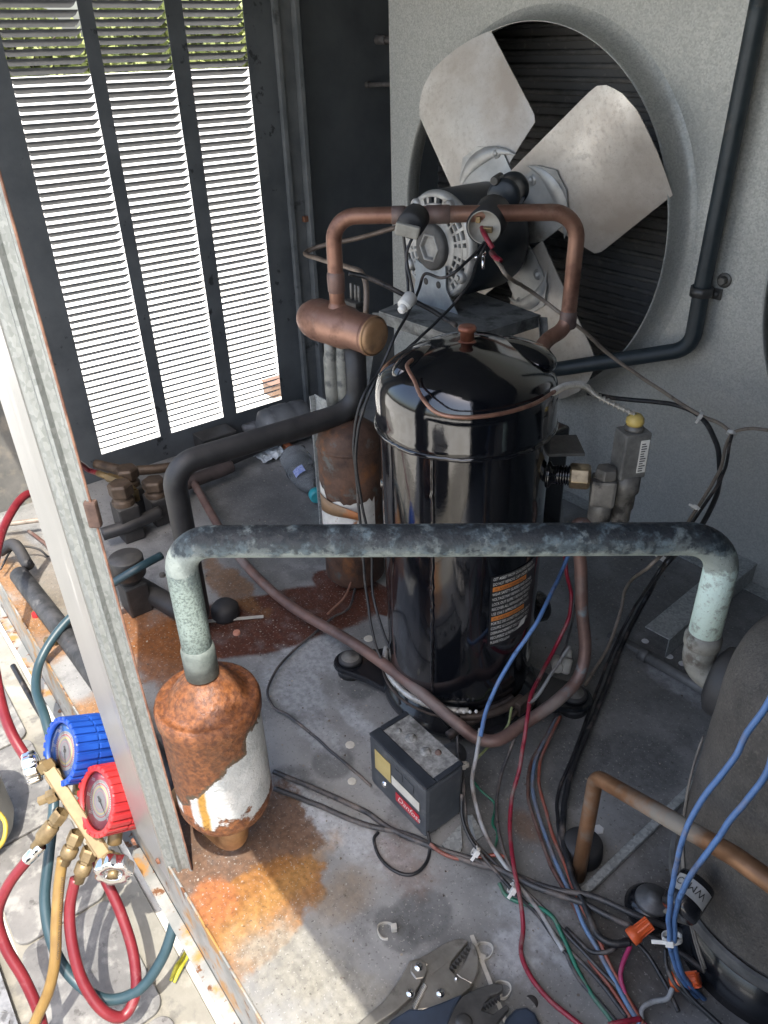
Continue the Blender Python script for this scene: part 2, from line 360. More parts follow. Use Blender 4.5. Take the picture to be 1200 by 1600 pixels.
# ================================================================== SETTING
# --- base pan (deck)
k = custom('base_pan_galvanised', 0.48, 0.0)
n1 = k.noise(5, 8); n2 = k.noise(38, 8, (3, 1, 0)); n3 = k.noise(150, 6, (1, 7, 0)); n4 = k.noise(12, 8, (9, 2, 0))
c = k.mix(k.step(n1, .38, .62), (0.19, 0.193, 0.19), (0.33, 0.33, 0.32))
c = k.mix(k.step(n4, .52, .62, 0, .6), c, (0.14, 0.142, 0.142))
c = k.mix(k.math('MULTIPLY', k.step(n3, .55, .66), k.step(n2, .45, .65, 0, .6)), c, (0.36, 0.37, 0.37))
def stain(col, amt, *a, **kw):
    global c
    f = k.math('MULTIPLY', k.ellipse(*a, **kw), GR); col = k.mix(GV, tuple(x*.72 for x in col), tuple(min(.9, x*1.28) for x in col)); c = k.mix(k.math('MULTIPLY', f, amt) if amt < 1 else f, c, col)
GR = k.step(k.noise(30, 8, (2, 2, 7)), .30, .52, .72, 1.0); GV = k.step(k.noise(120, 8, (2, 8, 7)), .30, .70)
p = lambda px, py: Z(px, py)[:2]
def E2(px, py, rx, ry, col, amt=1, rot=0, **kw): q = p(px, py); stain(col, amt, q[0], q[1], rx, ry, rot, **kw)
# general grime and oil rings
E2(1000, 1120, .16, .20, (0.11, 0.112, 0.112), .6, wob=.5, soft=.7)
E2(1060, 1440, .10, .16, (0.075, 0.065, 0.057), .8, wob=.5, soft=.8)
E2(1040, 940, .25, .14, (0.12, 0.115, 0.11), .7, wob=.5, soft=.8)
E2(400, 790, .25, .10, (0.09, 0.094, 0.095), .7, wob=.5, soft=.8)
for a in [(1000, 1190, .055, .05), (905, 1180, .04, .045), (755, 1208, .017, .016), (640, 1210, .05, .04), (660, 1430, .03, .035), (620, 1455, .03, .02), (430, 1240, .04, .05),
          (520, 1190, .03, .03), (720, 1180, .09, .06), (480, 1120, .028, .022), (560, 1070, .03, .03), (890, 1230, .03, .03), (430, 1290, .03, .04)]:
    E2(*a, (0.10, 0.104, 0.105), .62, wob=.16, soft=.2)
for a in [(500, 1150, .05, .02), (470, 1260, .06, .03), (520, 1290, .07, .02), (600, 1330, .05, .02), (560, 1130, .05, .015), (840, 1440, .05, .03), (800, 1490, .03, .03), (1060, 1070, .05, .02)]:
    E2(*a, (0.46, 0.48, 0.50), .6, wob=.55, wsc=40, soft=.6)
E2(480, 1000, .09, .05, (0.36, 0.375, 0.385), .8, wob=.3)
E2(460, 1075, .07, .04, (0.34, 0.355, 0.365), .8, wob=.3)
# brown pool stain behind the filter drier
E2(412, 970, .20, .075, (0.085, 0.030, 0.018), 1, rot=1.2, wob=.12, wsc=10, soft=.10)
E2(560, 925, .10, .04, (0.085, 0.030, 0.018), 1, rot=.25, wob=.12, wsc=10, soft=.08)
E2(250, 1010, .13, .06, (0.20, 0.075, 0.02), .9, rot=.1, wob=.3, wsc=18)
E2(360, 915, .10, .03, (0.20, 0.105, 0.045), .75, wob=.4, wsc=20)
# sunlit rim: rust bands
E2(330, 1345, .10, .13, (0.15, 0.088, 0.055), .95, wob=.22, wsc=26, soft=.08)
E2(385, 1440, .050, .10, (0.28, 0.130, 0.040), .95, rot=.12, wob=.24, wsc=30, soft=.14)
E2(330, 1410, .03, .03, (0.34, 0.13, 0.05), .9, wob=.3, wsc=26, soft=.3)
for a in [(50, 960, .09, .03), (140, 1120, .045, .05), (160, 1010, .05, .03), (100, 1010, .03, .05), (20, 1000, .05, .03), (15, 900, .07, .03)]:
    E2(*a, (0.28, 0.13, 0.035), .85, wob=.45, wsc=20, soft=.5)
E2(180, 1140, .05, .05, (0.18, 0.085, 0.03), .9, wob=.3, soft=.3)
E2(60, 900, .2, .04, (0.22, 0.17, 0.11), .5, wob=.4)
E2(540, 1395, .03, .04, (0.20, 0.14, 0.08), .55, wob=.4, soft=.5)
E2(630, 1350, .05, .03, (0.16, 0.09, 0.06), .5, wob=.5, wsc=60, soft=.6)
E2(820, 1290, .025, .02, (0.2, 0.11, 0.06), .6, wob=.4, soft=.6)
for a in [(470, 1510, .06, .05), (400, 1480, .03, .03), (540, 1590, .05, .05)]: E2(*a, (0.26, 0.245, 0.20), .75, wob=.5, wsc=40, soft=.7)
E2(430, 1400, .02, .10, (0.36, 0.20, 0.07), .6, rot=.2, wob=.5, wsc=40, soft=.7)
# pitted specks everywhere
sp = k.step(k.noise(300, 3, (4, 4, 0)), .60, .68, 0, .75); c = k.mix(sp, c, (0.40, 0.39, 0.36))
sp = k.step(k.noise(240, 4, (8, 1, 0)), .60, .68, 0, .6); c = k.mix(sp, c, (0.05, 0.045, 0.04))
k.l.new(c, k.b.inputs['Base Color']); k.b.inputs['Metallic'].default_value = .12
k.l.new(k.step(n1, .35, .65, .36, .6), k.b.inputs['Roughness']); k.bump(k.math('ADD', n3, n2), .25, .0008)
XL, XR, YF, YB = -1.505, 0.95, 0.121, 1.32
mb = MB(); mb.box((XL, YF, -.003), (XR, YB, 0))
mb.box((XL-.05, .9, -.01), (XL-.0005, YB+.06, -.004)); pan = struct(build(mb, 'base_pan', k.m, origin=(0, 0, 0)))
# the folded front rail of the pan
k = custom('base_rail_steel', .45, .2)
c = k.mix(k.step(k.noise(14, 8), .4, .6), (0.24, 0.245, 0.23), (0.36, 0.355, 0.33)); c = k.mix(k.step(k.noise(17, 8, (3, 3, 3)), .5, .6), c, (0.42, 0.22, 0.07))
c = k.mix(k.step(k.noise(60, 8, (3, 8, 3)), .58, .64), c, (0.16, 0.07, 0.03)); k.l.new(c, k.b.inputs['Base Color'])
mb = MB(); mb.box((XL, YF-.0025, -.10), (XR, YF, .004)); mb.box((XL, YF-.0165, -.103), (XR, YF-.003, -.1005))
struct(build(mb, 'base_rail', k.m, bevel=.0008))
# dark inside of the curb under the pan
mb = MB(); mb.box((XL+.01, YF+.01, -.299), (XR-.01, YB-.02, -.02)); struct(build(mb, 'roof_curb', wallpaint))
# --- roof outside
k = custom('roof_membrane', .7)
c = k.mix(k.step(k.noise(3, 8), .4, .6), (0.62, 0.60, 0.52), (0.76, 0.745, 0.68))
c = k.mix(k.step(k.noise(24, 8, (1, 5, 1)), .52, .68, 0, .55), c, (0.42, 0.40, 0.36)); c = k.mix(k.step(k.noise(90, 8, (6, 5, 1)), .58, .68, 0, .5), c, (0.34, 0.32, 0.30))
for (a, b_) in [((75, 1585), (.05, .02)), ((20, 1400), (.05, .03))]:
    q = Z(*a, -.3); c = k.mix(k.math('MULTIPLY', k.ellipse(q[0], q[1], *b_, wob=.4, soft=.6), .7), c, (0.60, 0.52, 0.13))
q = Z(265, 1545, -.3); c = k.mix(k.math('MULTIPLY', k.ellipse(q[0], q[1], .03, .02, wob=.4, soft=.6), .6), c, (0.30, 0.17, 0.08))
k.l.new(c, k.b.inputs['Base Color']); k.bump(k.noise(60), .3)
mb = MB(); mb.box((-46, -25, -.5), (12, 60, -.3)); struct(build(mb, 'flat_roof', k.m, origin=(0, 0, 0)))
kk = mat('walkway_pad_surface', (0.12, 0.117, 0.113), (0.20, 0.195, 0.185), scale=14, rough=.75, bump=.5, bscale=120, layers=[((0.27, 0.265, 0.245), 26, .54, .64, .8), ((0.10, 0.095, 0.09), 60, .60, .68, .8)])
def poly_on(zv, pts): return [Z(a, b, zv) for a, b in pts]
def rect_pad(name, x0, x1, y0, y1, zt, r=.02, m_=kk):
    cs = []
    for cx, cy, a0 in ((x1-r, y1-r, 0), (x0+r, y1-r, 90), (x0+r, y0+r, 180), (x1-r, y0+r, 270)):
        for t in range(6): a = R(a0+t*18); cs.append((cx+r*math.cos(a), cy+r*math.sin(a), zt-.006))
    mb = MB(); mb.prism(cs, (0, 0, .006)); return build(mb, name, m_, bevel=.0015)
# membrane seams as overlapping sheets running along x, and pads with rounded corners
for i, (x0, x1, y0, y1) in enumerate([(-3.2, .6, -.145, -.062), (-3.2, .6, -.60, -.15), (-3.2, .9, -.058, .118)]):
    mb = MB(); mb.box((x0, y0, -.2995), (x1, y1, -.2965+.0008*i)); struct(build(mb, 'roof_sheet', mat('near_membrane', (0.19, 0.18, 0.15), (0.30, 0.285, 0.24), scale=9, rough=.75, bump=.3, bscale=80, layers=[((0.15, 0.145, 0.13), 24, .54, .66, .8), ((0.40, 0.38, 0.33), 7, .55, .65, .7), ((0.30, 0.25, 0.08), 5, .66, .72, .8)]), bevel=.001, origin=(0, 0, 0)))
# pads: surveyed at the photograph's lower left
def q2(px, py): v = Z(px, py, -.29); return v[0], v[1]
for i, (x0, x1, y0, y1) in enumerate([(-.98, -.80, -.055, .075), (-.795, -.60, -.055, .075), (-.595, -.42, -.055, .075), (-1.19, -.985, -.055, .075), (-.415, -.24, -.055, .075), (-1.4, -1.195, -.055, .075)]):
    struct(rect_pad('walkway_pad', x0, x1, y0, y1, -.288, .018))
# diamond plate
v = [Z(*a, -.27) for a in ((-60, 1440), (-60, 1640))]
mb = MB(); dx0, dx1, dy0, dy1 = -.93, -.62, -.30, -.083
mb.box((dx0, dy0, -.292), (dx1, dy1, -.283))
random.seed(3)
i = 0
yy = dy0+.008
while yy < dy1-.004:
    xx = dx0+.008+(.011 if i % 2 else 0)
    j = 0
    while xx < dx1-.006:
        a = R(40 if (i+j) % 2 else -40); u = np.array([math.cos(a), math.sin(a), 0]); w_ = np.array([-u[1], u[0], 0]); c0 = np.array([xx, yy, -.283])
        L_, W_ = .0085, .0022
        b0 = [c0-u*L_, c0+w_*W_, c0+u*L_, c0-w_*W_]; t0 = [q+(c0-q)*.4+np.array([0, 0, .0016]) for q in b0]
        mb.add(b0+t0, [(0, 1, 5, 4), (1, 2, 6, 5), (2, 3, 7, 6), (3, 0, 4, 7), (4, 5, 6, 7)], False); xx += .022; j += 1
    yy += .011; i += 1
struct(build(mb, 'diamond_plate', mat('diamond_plate_metal', (0.22, 0.22, 0.22), (0.36, 0.36, 0.35), scale=60, rough=.4, metal=.4, layers=[((0.12, 0.12, 0.12), 45, .52, .62, .6)])))

# unseen dark slab and block, added to mirror dark bands in the compressor
mb = MB(); mb.box((-.98, -1.55, -.2955), (-.52, -.42, -.285), bev=.002); o = build(mb, 'added_dark_slab', slatpaint); tag(o, 'unseen dark slab added on the roof to darken the compressor reflection', 'panel')
nu = thing('added_dark_block', 'unseen black block added on the roof to darken the compressor reflection', 'dark block', (-.2, -.75, -.29))
mb = MB(); mb.box((-.36, -.95, -.2955), (-.02, -.50, .02), bev=.03); build(mb, 'block_body', blackmatt, nu)
mb = MB(); mb.tube([(-.32, -.72, .01), (-.28, -.72, .12), (-.10, -.72, .12), (-.06, -.72, .01)], .012, seg=10); build(mb, 'block_loop', blackmatt, nu)
# --- cabinet shell
mb = MB(); zt = 1.15
rp = [(-1.54, -.006, zt), (-.12, -.006, zt), (-.12, -.05, zt), (.98, -.05, zt), (.98, 1.36, zt), (-1.54, 1.36, zt)]
rp[0] = (-1.54, .042, zt); rp[1] = (-.12, .042, zt); rp[2] = (-.12, -.018, zt); rp[3] = (.98, -.018, zt)  # unseen front edge stepped and overhung to set the shadow line on the pan
mb.prism(rp, (0, 0, .02)); o = struct(build(mb, 'cabinet_top', wallpaint))
# closed right end, and the closed front panel beyond the frame
mb = MB(); mb.box((XR, .12, 0), (XR+.02, 1.33, zt)); o = build(mb, 'cabinet_end_wall', wallpaint); struct(o)
mb = MB(); mb.box((.015, YF-.02, -.1), (XR, YF, zt)); struct(build(mb, 'cabinet_front_panel', wallpaint))
# dark back wall strip at the far left corner
mb = MB(); mb.box((XL-.05, 1.36, -.003), (XR+.02, 1.38, zt)); struct(build(mb, 'cabinet_back_wall', wallpaint))

# --- louvre wall (x = XL)
root = thing('louvered_panel', 'dark grey louvered side panel with three columns of slots and bright roof beyond', 'panel', (XL, .5, 0))
colsY = [(.405, .537), (X(268, 677, XL)[1], X(350, 653, XL)[1]), (.724, .846)]
P0 = X(80, 60, XL)[2]; P1 = X(80, 74, XL)[2]
pitch = .01345; z0 = .056; nsl = 62; ztop = z0+nsl*pitch
mb = MB(); t = .0016
mb.box((XL-t, .30, 0), (XL, colsY[0][0], zt-.002)); mb.box((XL-t, colsY[0][1], 0), (XL, colsY[1][0], zt-.002)); mb.box((XL-t, colsY[1][1], 0), (XL, colsY[2][0], zt-.002)); mb.box((XL-t, colsY[2][1], 0), (XL, .9559, zt-.002))
for a, b in colsY: mb.box((XL-t, a, 0), (XL, b, z0)); mb.box((XL-t, a, ztop), (XL, b, zt-.002))
build(mb, 'panel_sheet', wallpaint, root)
for (a, b) in colsY:
    e = .0045; dd = .0150; dz = .0094
    # pressed louvre: the blade springs from the sheet at the top of its slot and slopes down and outward, ends rounded off
    me = None
    for i in range(nsl):
        zb = z0+(i+1)*pitch
        if me is None:
            m1 = MB(); th = .0011; Lh = (b-a)/2
            prof = [(-.0000, 0.0), (-dd*.45, -dz*.38), (-dd, -dz)]
            ys = [-Lh, -Lh+e*.5, -Lh+e*1.5, Lh-e*1.5, Lh-e*.5, Lh]; sc = [0.02, .62, 1, 1, .62, .02]
            vs = []
            for y_, s_ in zip(ys, sc):
                for (px_, pz_) in prof: vs.append((px_*s_, y_, pz_*s_))
                for (px_, pz_) in prof: vs.append((px_*s_-.0003, y_, pz_*s_+th))
            fs = []
            for j in range(len(ys)-1):
                o_ = j*6; q_ = o_+6
                for u_ in (0, 1): fs.append((o_+u_, q_+u_, q_+u_+1, o_+u_+1)); fs.append((o_+3+u_, o_+4+u_, q_+4+u_, q_+3+u_))
                fs.append((o_+2, q_+2, q_+5, o_+5)); fs.append((o_, o_+3, q_+3, q_))
            m1.add([(v_[0]+XL-t, v_[1]+(a+b)/2, v_[2]+zb) for v_ in vs], fs, True)
            so_ = build(m1, 'slat', slatpaint, root, origin=(XL-t, (a+b)/2, zb)); me = so_.data
        else:
            so_ = bpy.data.objects.new('slat', me); COL.objects.link(so_); so_.parent = root; so_.location = Vector((XL-t, (a+b)/2, zb))-root.location
# front corner strip of the wall, outer side
mb = MB(); mb.box((XL-.002, YF, 0), (XL, .2995, zt-.002)); mb.box((XL, YF, 0.0), (XL+.03, YF+.002, zt-.004)); build(mb, 'front_flange', mat('wall_dusty', (0.10, 0.105, 0.10), (0.22, 0.21, 0.19), scale=9, rough=.7, layers=[((0.30, 0.27, 0.22), 30, .5, .7, .8)]), root)
# trim channel beside the louvres and far panel
trim = mat('trim_paint', (0.10, 0.11, 0.115), (0.16, 0.168, 0.17), scale=20, rough=.45, layers=[((0.045, 0.05, 0.05), 16, .6, .68, .6)])
mb = MB(); mb.box((XL, .906, 0), (XL+.012, .916, zt-.002)); mb.box((XL, .9165, 0), (XL+.002, .958, zt-.002)); mb.box((XL+.0021, .948, 0), (XL+.020, .958, zt-.002))
o = build(mb, 'corner_trim', trim, None, bevel=.0012); tag(o, 'upright dark trim channel at the right edge of the louvered panel', 'trim')
mb = MB(); mb.box((XL-.03, .95, -.004), (XL-.028, 1.36, zt-.002)); o = build(mb, 'end_panel', mat('end_panel_paint', (0.075, 0.083, 0.09), (0.11, 0.12, 0.127), scale=8, rough=.5, layers=[((0.14, 0.14, 0.13), 70, .66, .8, .7)])); tag(o, 'plain dark grey end panel between the trim and the fan wall', 'panel')
mb = MB(); q = X(463, 343, XL); mb.box((XL+.004, q[1]+.012, q[2]-.006), (XL+.014, q[1]+.035, q[2]+.006)); tag(build(mb, 'trim_clip', mat('rusty_clip', (0.12, 0.05, 0.03), (0.2, 0.09, 0.05), scale=50), None, bevel=.001), 'small brown clip on the dark corner trim', 'clip')

# --- fan wall (y = 1.10) with two openings
FY = 1.10; RY = 1.06; FC = np.array([-.985, 1.10, .4975]); FR = .306; dxF = float(Y(1188, 500, 1.06)[0])+.306-FC[0]-.004
xl = Y(612, 300, FY)[0]; xr = XR
def wall_with_holes(x0, x1, z0_, z1_, holes, y, th):
    mb = MB()
    cuts = [x0]
    for (cx, cz, r) in holes: cuts.append(cx+r+.0)
    # each hole gets a square cell [cx-h, cx+h]; the rest is strips
    prev = x0
    for (cx, cz, r) in holes:
        h = r+.012; xa, xb = cx-h, cx+h; za, zb = cz-h, cz+h
        if xa > prev: mb.box((prev, y, z0_), (xa, y+th, z1_))
        if za > z0_: mb.box((xa, y, z0_), (xb, y+th, za))
        mb.box((xa, y, zb), (xb, y+th, z1_))
        n = 96; vi = []; 
        for t_ in range(n):
            a_ = 2*math.pi*t_/n; ci, si = math.cos(a_), math.sin(a_); sq = h/max(abs(ci), abs(si))
            vi += [(cx+r*ci, y, cz+r*si), (cx+sq*ci, y, cz+sq*si), (cx+r*ci, y+th, cz+r*si)]
        fs = []
        for t_ in range(n):
            a_, b_ = 3*t_, 3*((t_+1) % n); fs += [(a_, b_, b_+1, a_+1), (a_, a_+2, b_+2, b_)]
        mb.add(vi, fs, False); prev = xb
    if x1 > prev: mb.box((prev, y, z0_), (x1, y+th, z1_))
    return mb
k = custom('spangled_galvanised', .42, .22)
v = k.n.new('ShaderNodeTexVoronoi'); v.inputs['Scale'].default_value = 430; k.l.new(k.tc.outputs['Object'], v.inputs['Vector'])
s_ = k.n.new('ShaderNodeSeparateColor'); k.l.new(v.outputs['Color'], s_.inputs[0])
c = k.mix(s_.outputs[0], (0.36, 0.368, 0.345), (0.52, 0.525, 0.495))
c = k.mix(k.step(k.noise(2.2, 5), .40, .62, 0, .40), c, (0.31, 0.315, 0.30))
c = k.mix(k.step(k.noise(45, 8, (2, 2, 2)), .6, .72, 0, .4), c, (0.55, 0.54, 0.49))
k.l.new(c, k.b.inputs['Base Color']); k.l.new(k.step(s_.outputs[1], 0, 1, .34, .6), k.b.inputs['Roughness']); k.bump(s_.outputs[2], .12, .0006)
mb = wall_with_holes(xl, xr, 0, zt-.003, [(FC[0], FC[2], FR+.011), (FC[0]+dxF, FC[2], FR+.011)], FY, .002)
mb.box((xl-.001, FY+.0021, 0), (xl+.001, FY+.03, zt-.004))
fw = struct(build(mb, 'fan_wall', k.m, origin=(0, 0, 0)))
# foot flange of the wall
mb = MB(); mb.box((xl, FY-.028, .001), (xr, FY-.001, .003)); o = build(mb, 'wall_flange', galv); struct(o)
# collars (venturi rings)
def make_fan(cx, group, label, ringlab, side):
    # orifice ring: part of the wall, own thing
    mb = MB(); mb.lathe([(FR+.022, .0398), (FR+.014, .0375), (FR+.007, .0305), (FR+.003, .019), (FR+.0008, .006), (FR, 0), (FR-.0012, .0), (FR-.0006, .008), (FR+.0015, .021), (FR+.005, .032), (FR+.012, .0415)], (cx, RY, FC[2]), (0, 1, 0), 128)
    r_ = build(mb, 'orifice_ring', MATS['spangled_galvanised'], origin=(cx, RY, 0)); tag(r_, ringlab, 'ring', 'fan openings in the wall')
    root = thing('fan', label, 'fan', (cx, RY, FC[2]), group)
    return root
fan = make_fan(FC[0], 'condenser fans', 'four bladed metal fan in the large round opening behind the motor', 'thin metal collar around the large fan opening with the motor before it', 0)
blade_pts2 = None
# blade outline in the fan plane, (radial along its centre line, across)
outl = []
ang0 = math.atan2(.11, .17)
raw = [(a*min(1.05, .312/math.hypot(a, b)), b*min(1.05, .312/math.hypot(a, b))) for a, b in [(.003, .087), (.152, .206), (.165, .214), (.180, .215), (.205, .207), (.235, .190), (.258, .172), (.277, .145), (.292, .118), (.300, .094), (.302, .086), (.172, -.014), (.160, -.018), (.085, .020), (.035, .045)]]
fb = MB()
def blade_mesh():
    b = []
    for (x_, z_) in raw:
        u_ = x_*math.cos(ang0)+z_*math.sin(ang0); v_ = -x_*math.sin(ang0)+z_*math.cos(ang0); b.append((u_, v_))
    # dense grid clipped by polygon is avoided: fan of quads between the two long edges
    lead = [b[0], b[1], b[2], b[3], b[4], b[5]]; trail = [b[13], b[11], b[10], b[9], b[8], b[7]]
    def along(pl, t):
        L = [0]
        for p_, q_ in zip(pl, pl[1:]): L.append(L[-1]+math.hypot(q_[0]-p_[0], q_[1]-p_[1]))
        s_ = t*L[-1]
        for i_ in range(len(pl)-1):
            if s_ <= L[i_+1]+1e-9: f_ = (s_-L[i_])/(L[i_+1]-L[i_]); return (pl[i_][0]+(pl[i_+1][0]-pl[i_][0])*f_, pl[i_][1]+(pl[i_+1][1]-pl[i_][1])*f_)
        return pl[-1]
    leadp = [b[0], b[1]]; trailp = [b[12], b[11], b[10]]
    root_e = [b[0], b[14], b[13], b[12]]; tip = [b[1], b[2], b[3], b[4], b[5], b[6], b[7], b[8], b[9], b[10]]
    nu, nv = 14, 14; vs = []; 
    for i_ in range(nu+1):
        s = i_/nu
        for j_ in range(nv+1):
            t = j_/nv
            # Coons patch: s from root to tip, t from leading to trailing edge
            A = np.array(along(leadp, s)); B = np.array(along(trailp, s)); C_ = np.array(along(root_e, t)); D_ = np.array(along(tip, t))
            P00 = np.array(b[0]); P01 = np.array(b[12]); P10 = np.array(b[1]); P11 = np.array(b[10])
            q = (1-t)*A+t*B+(1-s)*C_+s*D_-((1-s)*(1-t)*P00+(1-s)*t*P01+s*(1-t)*P10+s*t*P11)
            u_, v_ = q; dy = -.20*v_+.9*v_*v_*1.2   # pitch with camber: across axis v leans toward the motor
            vs.append((u_, dy, v_))
    fs = []
    for i_ in range(nu):
        for j_ in range(nv):
            a_ = i_*(nv+1)+j_; fs.append((a_, a_+1, a_+nv+2, a_+nv+1))
    m = len(vs); vs2 = [(x_, y_-.0016, z_) for x_, y_, z_ in vs]; m_ = MB(); m_.add(vs, fs, True); m_.add(vs2, [f[::-1] for f in fs], True)
    bd = [i_*(nv+1) for i_ in range(nu+1)]+[nu*(nv+1)+j_ for j_ in range(1, nv+1)]+[i_*(nv+1)+nv for i_ in range(nu-1, -1, -1)]+[j_ for j_ in range(nv-1, 0, -1)]
    for a_, b_ in zip(bd, bd[1:]+bd[:1]): m_.add([vs[a_], vs[b_], vs2[b_], vs2[a_]], [(0, 1, 2, 3)], False)
    return m_
bmsh = blade_mesh()
spid = MB(); raw_ = 0   # spider arm with crescent pressing and rivets, in the same blade frame
def bl_y(v_): return -.20*v_+1.08*v_*v_
arm = [(.0, -.030), (.060, -.050), (.125, -.045), (.150, -.005), (.150, .030), (.120, .055), (.07, .052), (.0, .030)]
n_ = len(arm); spid.add([(u_, bl_y(v_)-.0035, v_) for u_, v_ in arm]+[(u_, bl_y(v_)-.006, v_) for u_, v_ in arm], [tuple(range(n_)), tuple(range(n_, 2*n_))[::-1]]+[(i, (i+1) % n_, n_+(i+1) % n_, n_+i) for i in range(n_)], False)
cres = MB()
for s in range(13):
    t_ = s/12; a_ = R(-62+124*t_); ro = .082; wd = .024*math.sin(math.pi*t_)+.0005
    for rr_, h_ in ((ro, .0), (ro-wd*.5, .007*math.sin(math.pi*t_)+.0003), (ro-wd, .0)):
        u_ = .062+rr_*math.cos(a_)*1.0; v_ = rr_*math.sin(a_)*.9; cres.v.append((u_, bl_y(v_)-.0064-h_, v_))
for s in range(12):
    for j_ in (0, 1): cres.f.append((s*3+j_, s*3+j_+1, s*3+j_+4, s*3+j_+3)); cres.sm.append(True)
rivs = []
for (u_, v_) in ((.098, .042), (.122, -.034), (.060, .0)):
    _r = MB(); rivs.append(_r); _r.lathe([(.0, -.0050), (.004, -.0045), (.0055, -.002), (.0062, 0), (.0095, 0), (.010, .002), (.0102, .004)], (u_, bl_y(v_)-.0065, v_), (0, 1, 0), 16)
def local(mbx, nm, m_, par, rot, world=(0, 0, 0)):
    me = bpy.data.meshes.new(nm); me.from_pydata(mbx.v, [], mbx.f); me.update(); me.polygons.foreach_set('use_smooth', mbx.sm); me.materials.append(m_)
    return me
bme = local(bmsh, 'blade', bladem, None, 0); sme = local(spid, 'spider_arm', alu, None, 0); cme = local(cres, 'pressing', alu, None, 0); rmes = [local(r_, 'rivet', alu, None, 0) for r_ in rivs]
def fill_fan(root, start):
    for i in range(4):
        a = start-i*math.pi/2*1.0
        for nm, me in (('blade', bme), ('spider_arm', sme)):
            o = bpy.data.objects.new(nm, me); COL.objects.link(o); o.parent = root; o.rotation_euler = (0, -a, 0); o.location = (.002, -.024, -.005)
            if nm == 'spider_arm':
                for n2_, me2 in [('pressing', cme)]+[('rivet', r_) for r_ in rmes]:
                    o2 = bpy.data.objects.new(n2_, me2); COL.objects.link(o2); o2.parent = o
    mb = MB(); mb.lathe([(0, -.045), (.022, -.045), (.024, -.04), (.024, -.01), (.045, -.008), (.045, .0), (0, .0)], tuple(root.location), (0, 1, 0), 32); build(mb, 'hub', mat('hub_metal', (0.12, 0.12, 0.115), (0.22, 0.21, 0.2), scale=40, rough=.5, metal=.5), root)
fill_fan(fan, ang0+R(0.5))
fan2 = make_fan(FC[0]+dxF, 'condenser fans', 'second fan cut off by the right edge of the picture', 'collar of the second fan opening cut off at the right edge', 0)
fill_fan(fan2, ang0+R(28))
# --- condenser coil behind the openings
root = thing('condenser_coil', 'dark finned coil seen through the round fan openings', 'coil', (FC[0], FY+.10, 0))
k = custom('coil_fins', .6); wv = k.n.new('ShaderNodeTexWave'); wv.wave_type = 'BANDS'; wv.bands_direction = 'X'; wv.inputs['Scale'].default_value = 130; wv.inputs['Distortion'].default_value = .6; k.l.new(k.tc.outputs['Object'], wv.inputs['Vector'])
c = k.mix(wv.outputs[1], (0.03, 0.03, 0.031), (0.10, 0.10, 0.10)); c = k.mix(k.step(k.noise(60, 8), .6, .72), c, (0.13, 0.125, 0.12)); k.l.new(c, k.b.inputs['Base Color'])
mb = MB(); mb.box((-1.36, FY+.11, .02), (XR, FY+.14, 1.02)); build(mb, 'fin_pack', k.m, root, origin=(FC[0], FY+.1, 0))
mb = MB()
for i in range(48): mb.cyl((-1.36, FY+.109, .04+i*.0205), (XR, FY+.109, .04+i*.0205), .0048, seg=6)
o = build(mb, 'coil_tubes', mat('coil_tube', (0.10, 0.098, 0.095), (0.18, 0.175, 0.17), scale=60, rough=.5, metal=.2), root); o['kind'] = 'stuff'
# coil tube ends sticking out at the far left corner
for (a, b, r_) in (((589, 62), (640, 64), .006), ((552, 133), (640, 131), .0045)):
    p_, q_ = Y(*a, 1.15), Y(*b, 1.15); mb = MB(); mb.cyl(p_, q_, r_, bev=.001); mb.cyl(p_, p_+(q_-p_)*.3, r_*1.5, bev=.001)
    o = build(mb, 'coil_tube_end', mat('dark_tube', (0.05, 0.045, 0.043), (0.11, 0.10, 0.095), scale=60, rough=.5)); tag(o, 'upper short dark tube end beside the fan wall edge' if r_ > .005 else 'lower longer dark tube end beside the fan wall edge', 'tube', 'dark tube ends in the corner')
# wall screw and pipe with clamp
mb = MB(); q = Y(1132, 438, FY-.001); mb.lathe([(0, -.010), (.0055, -.010), (.0065, -.008), (.0065, 0)], q, (0, 1, 0), 6, smooth=False); mb.lathe([(.0066, -.0015), (.011, -.0015), (.011, 0)], q, (0, 1, 0), 24)
tag(build(mb, 'wall_bolt', oldmetal), 'small bolt in the fan wall above the pipe clamp', 'bolt')
yp = FY-.022
pp = [Y(1200, -70, yp), Y(1092, 452, yp), Y(1082, 548, yp-.002), Y(860, 580, yp-.06), Y(780, 590, yp-.10)]
pp = [Y(1196, -40, yp), Y(1099, 440, yp), Y(1080, 545, yp), Y(850, 580, yp-.10)]
mb = MB(); mb.tube(bend(pp, .035), .0125, seg=20, lin=True)
wp = build(mb, 'wall_pipe', mat('dark_blue_insulation', (0.017, 0.026, 0.032), (0.032, 0.045, 0.052), scale=30, rough=.45, bump=.05, layers=[((0.10, 0.095, 0.085), 18, .6, .72, .6)])); tag(wp, 'dark insulated pipe running down the fan wall and bending left', 'pipe')
mb = MB(); q = Y(1094, 455, yp); qb = Y(1088, 462, yp); d_ = nrm(pp[0]-pp[1])
mb.lathe([(.0145, -.007), (.0165, -.007), (.0165, .007), (.0145, .007), (.0145, -.007)], Y(1096, 455, yp), d_, 24)
e_ = Y(1107, 456, FY-.002); mb.box((0, -.0015, -.008), (.026, .0015, .008), org=(e_[0]-.004, FY-.003, e_[2])); mb.lathe([(0, -.005), (.004, -.005), (.005, -.0)], (e_[0]+.014, FY-.004, e_[2]), (0, 1, 0), 12)
build(mb, 'pipe_clamp', darksteel, wp)
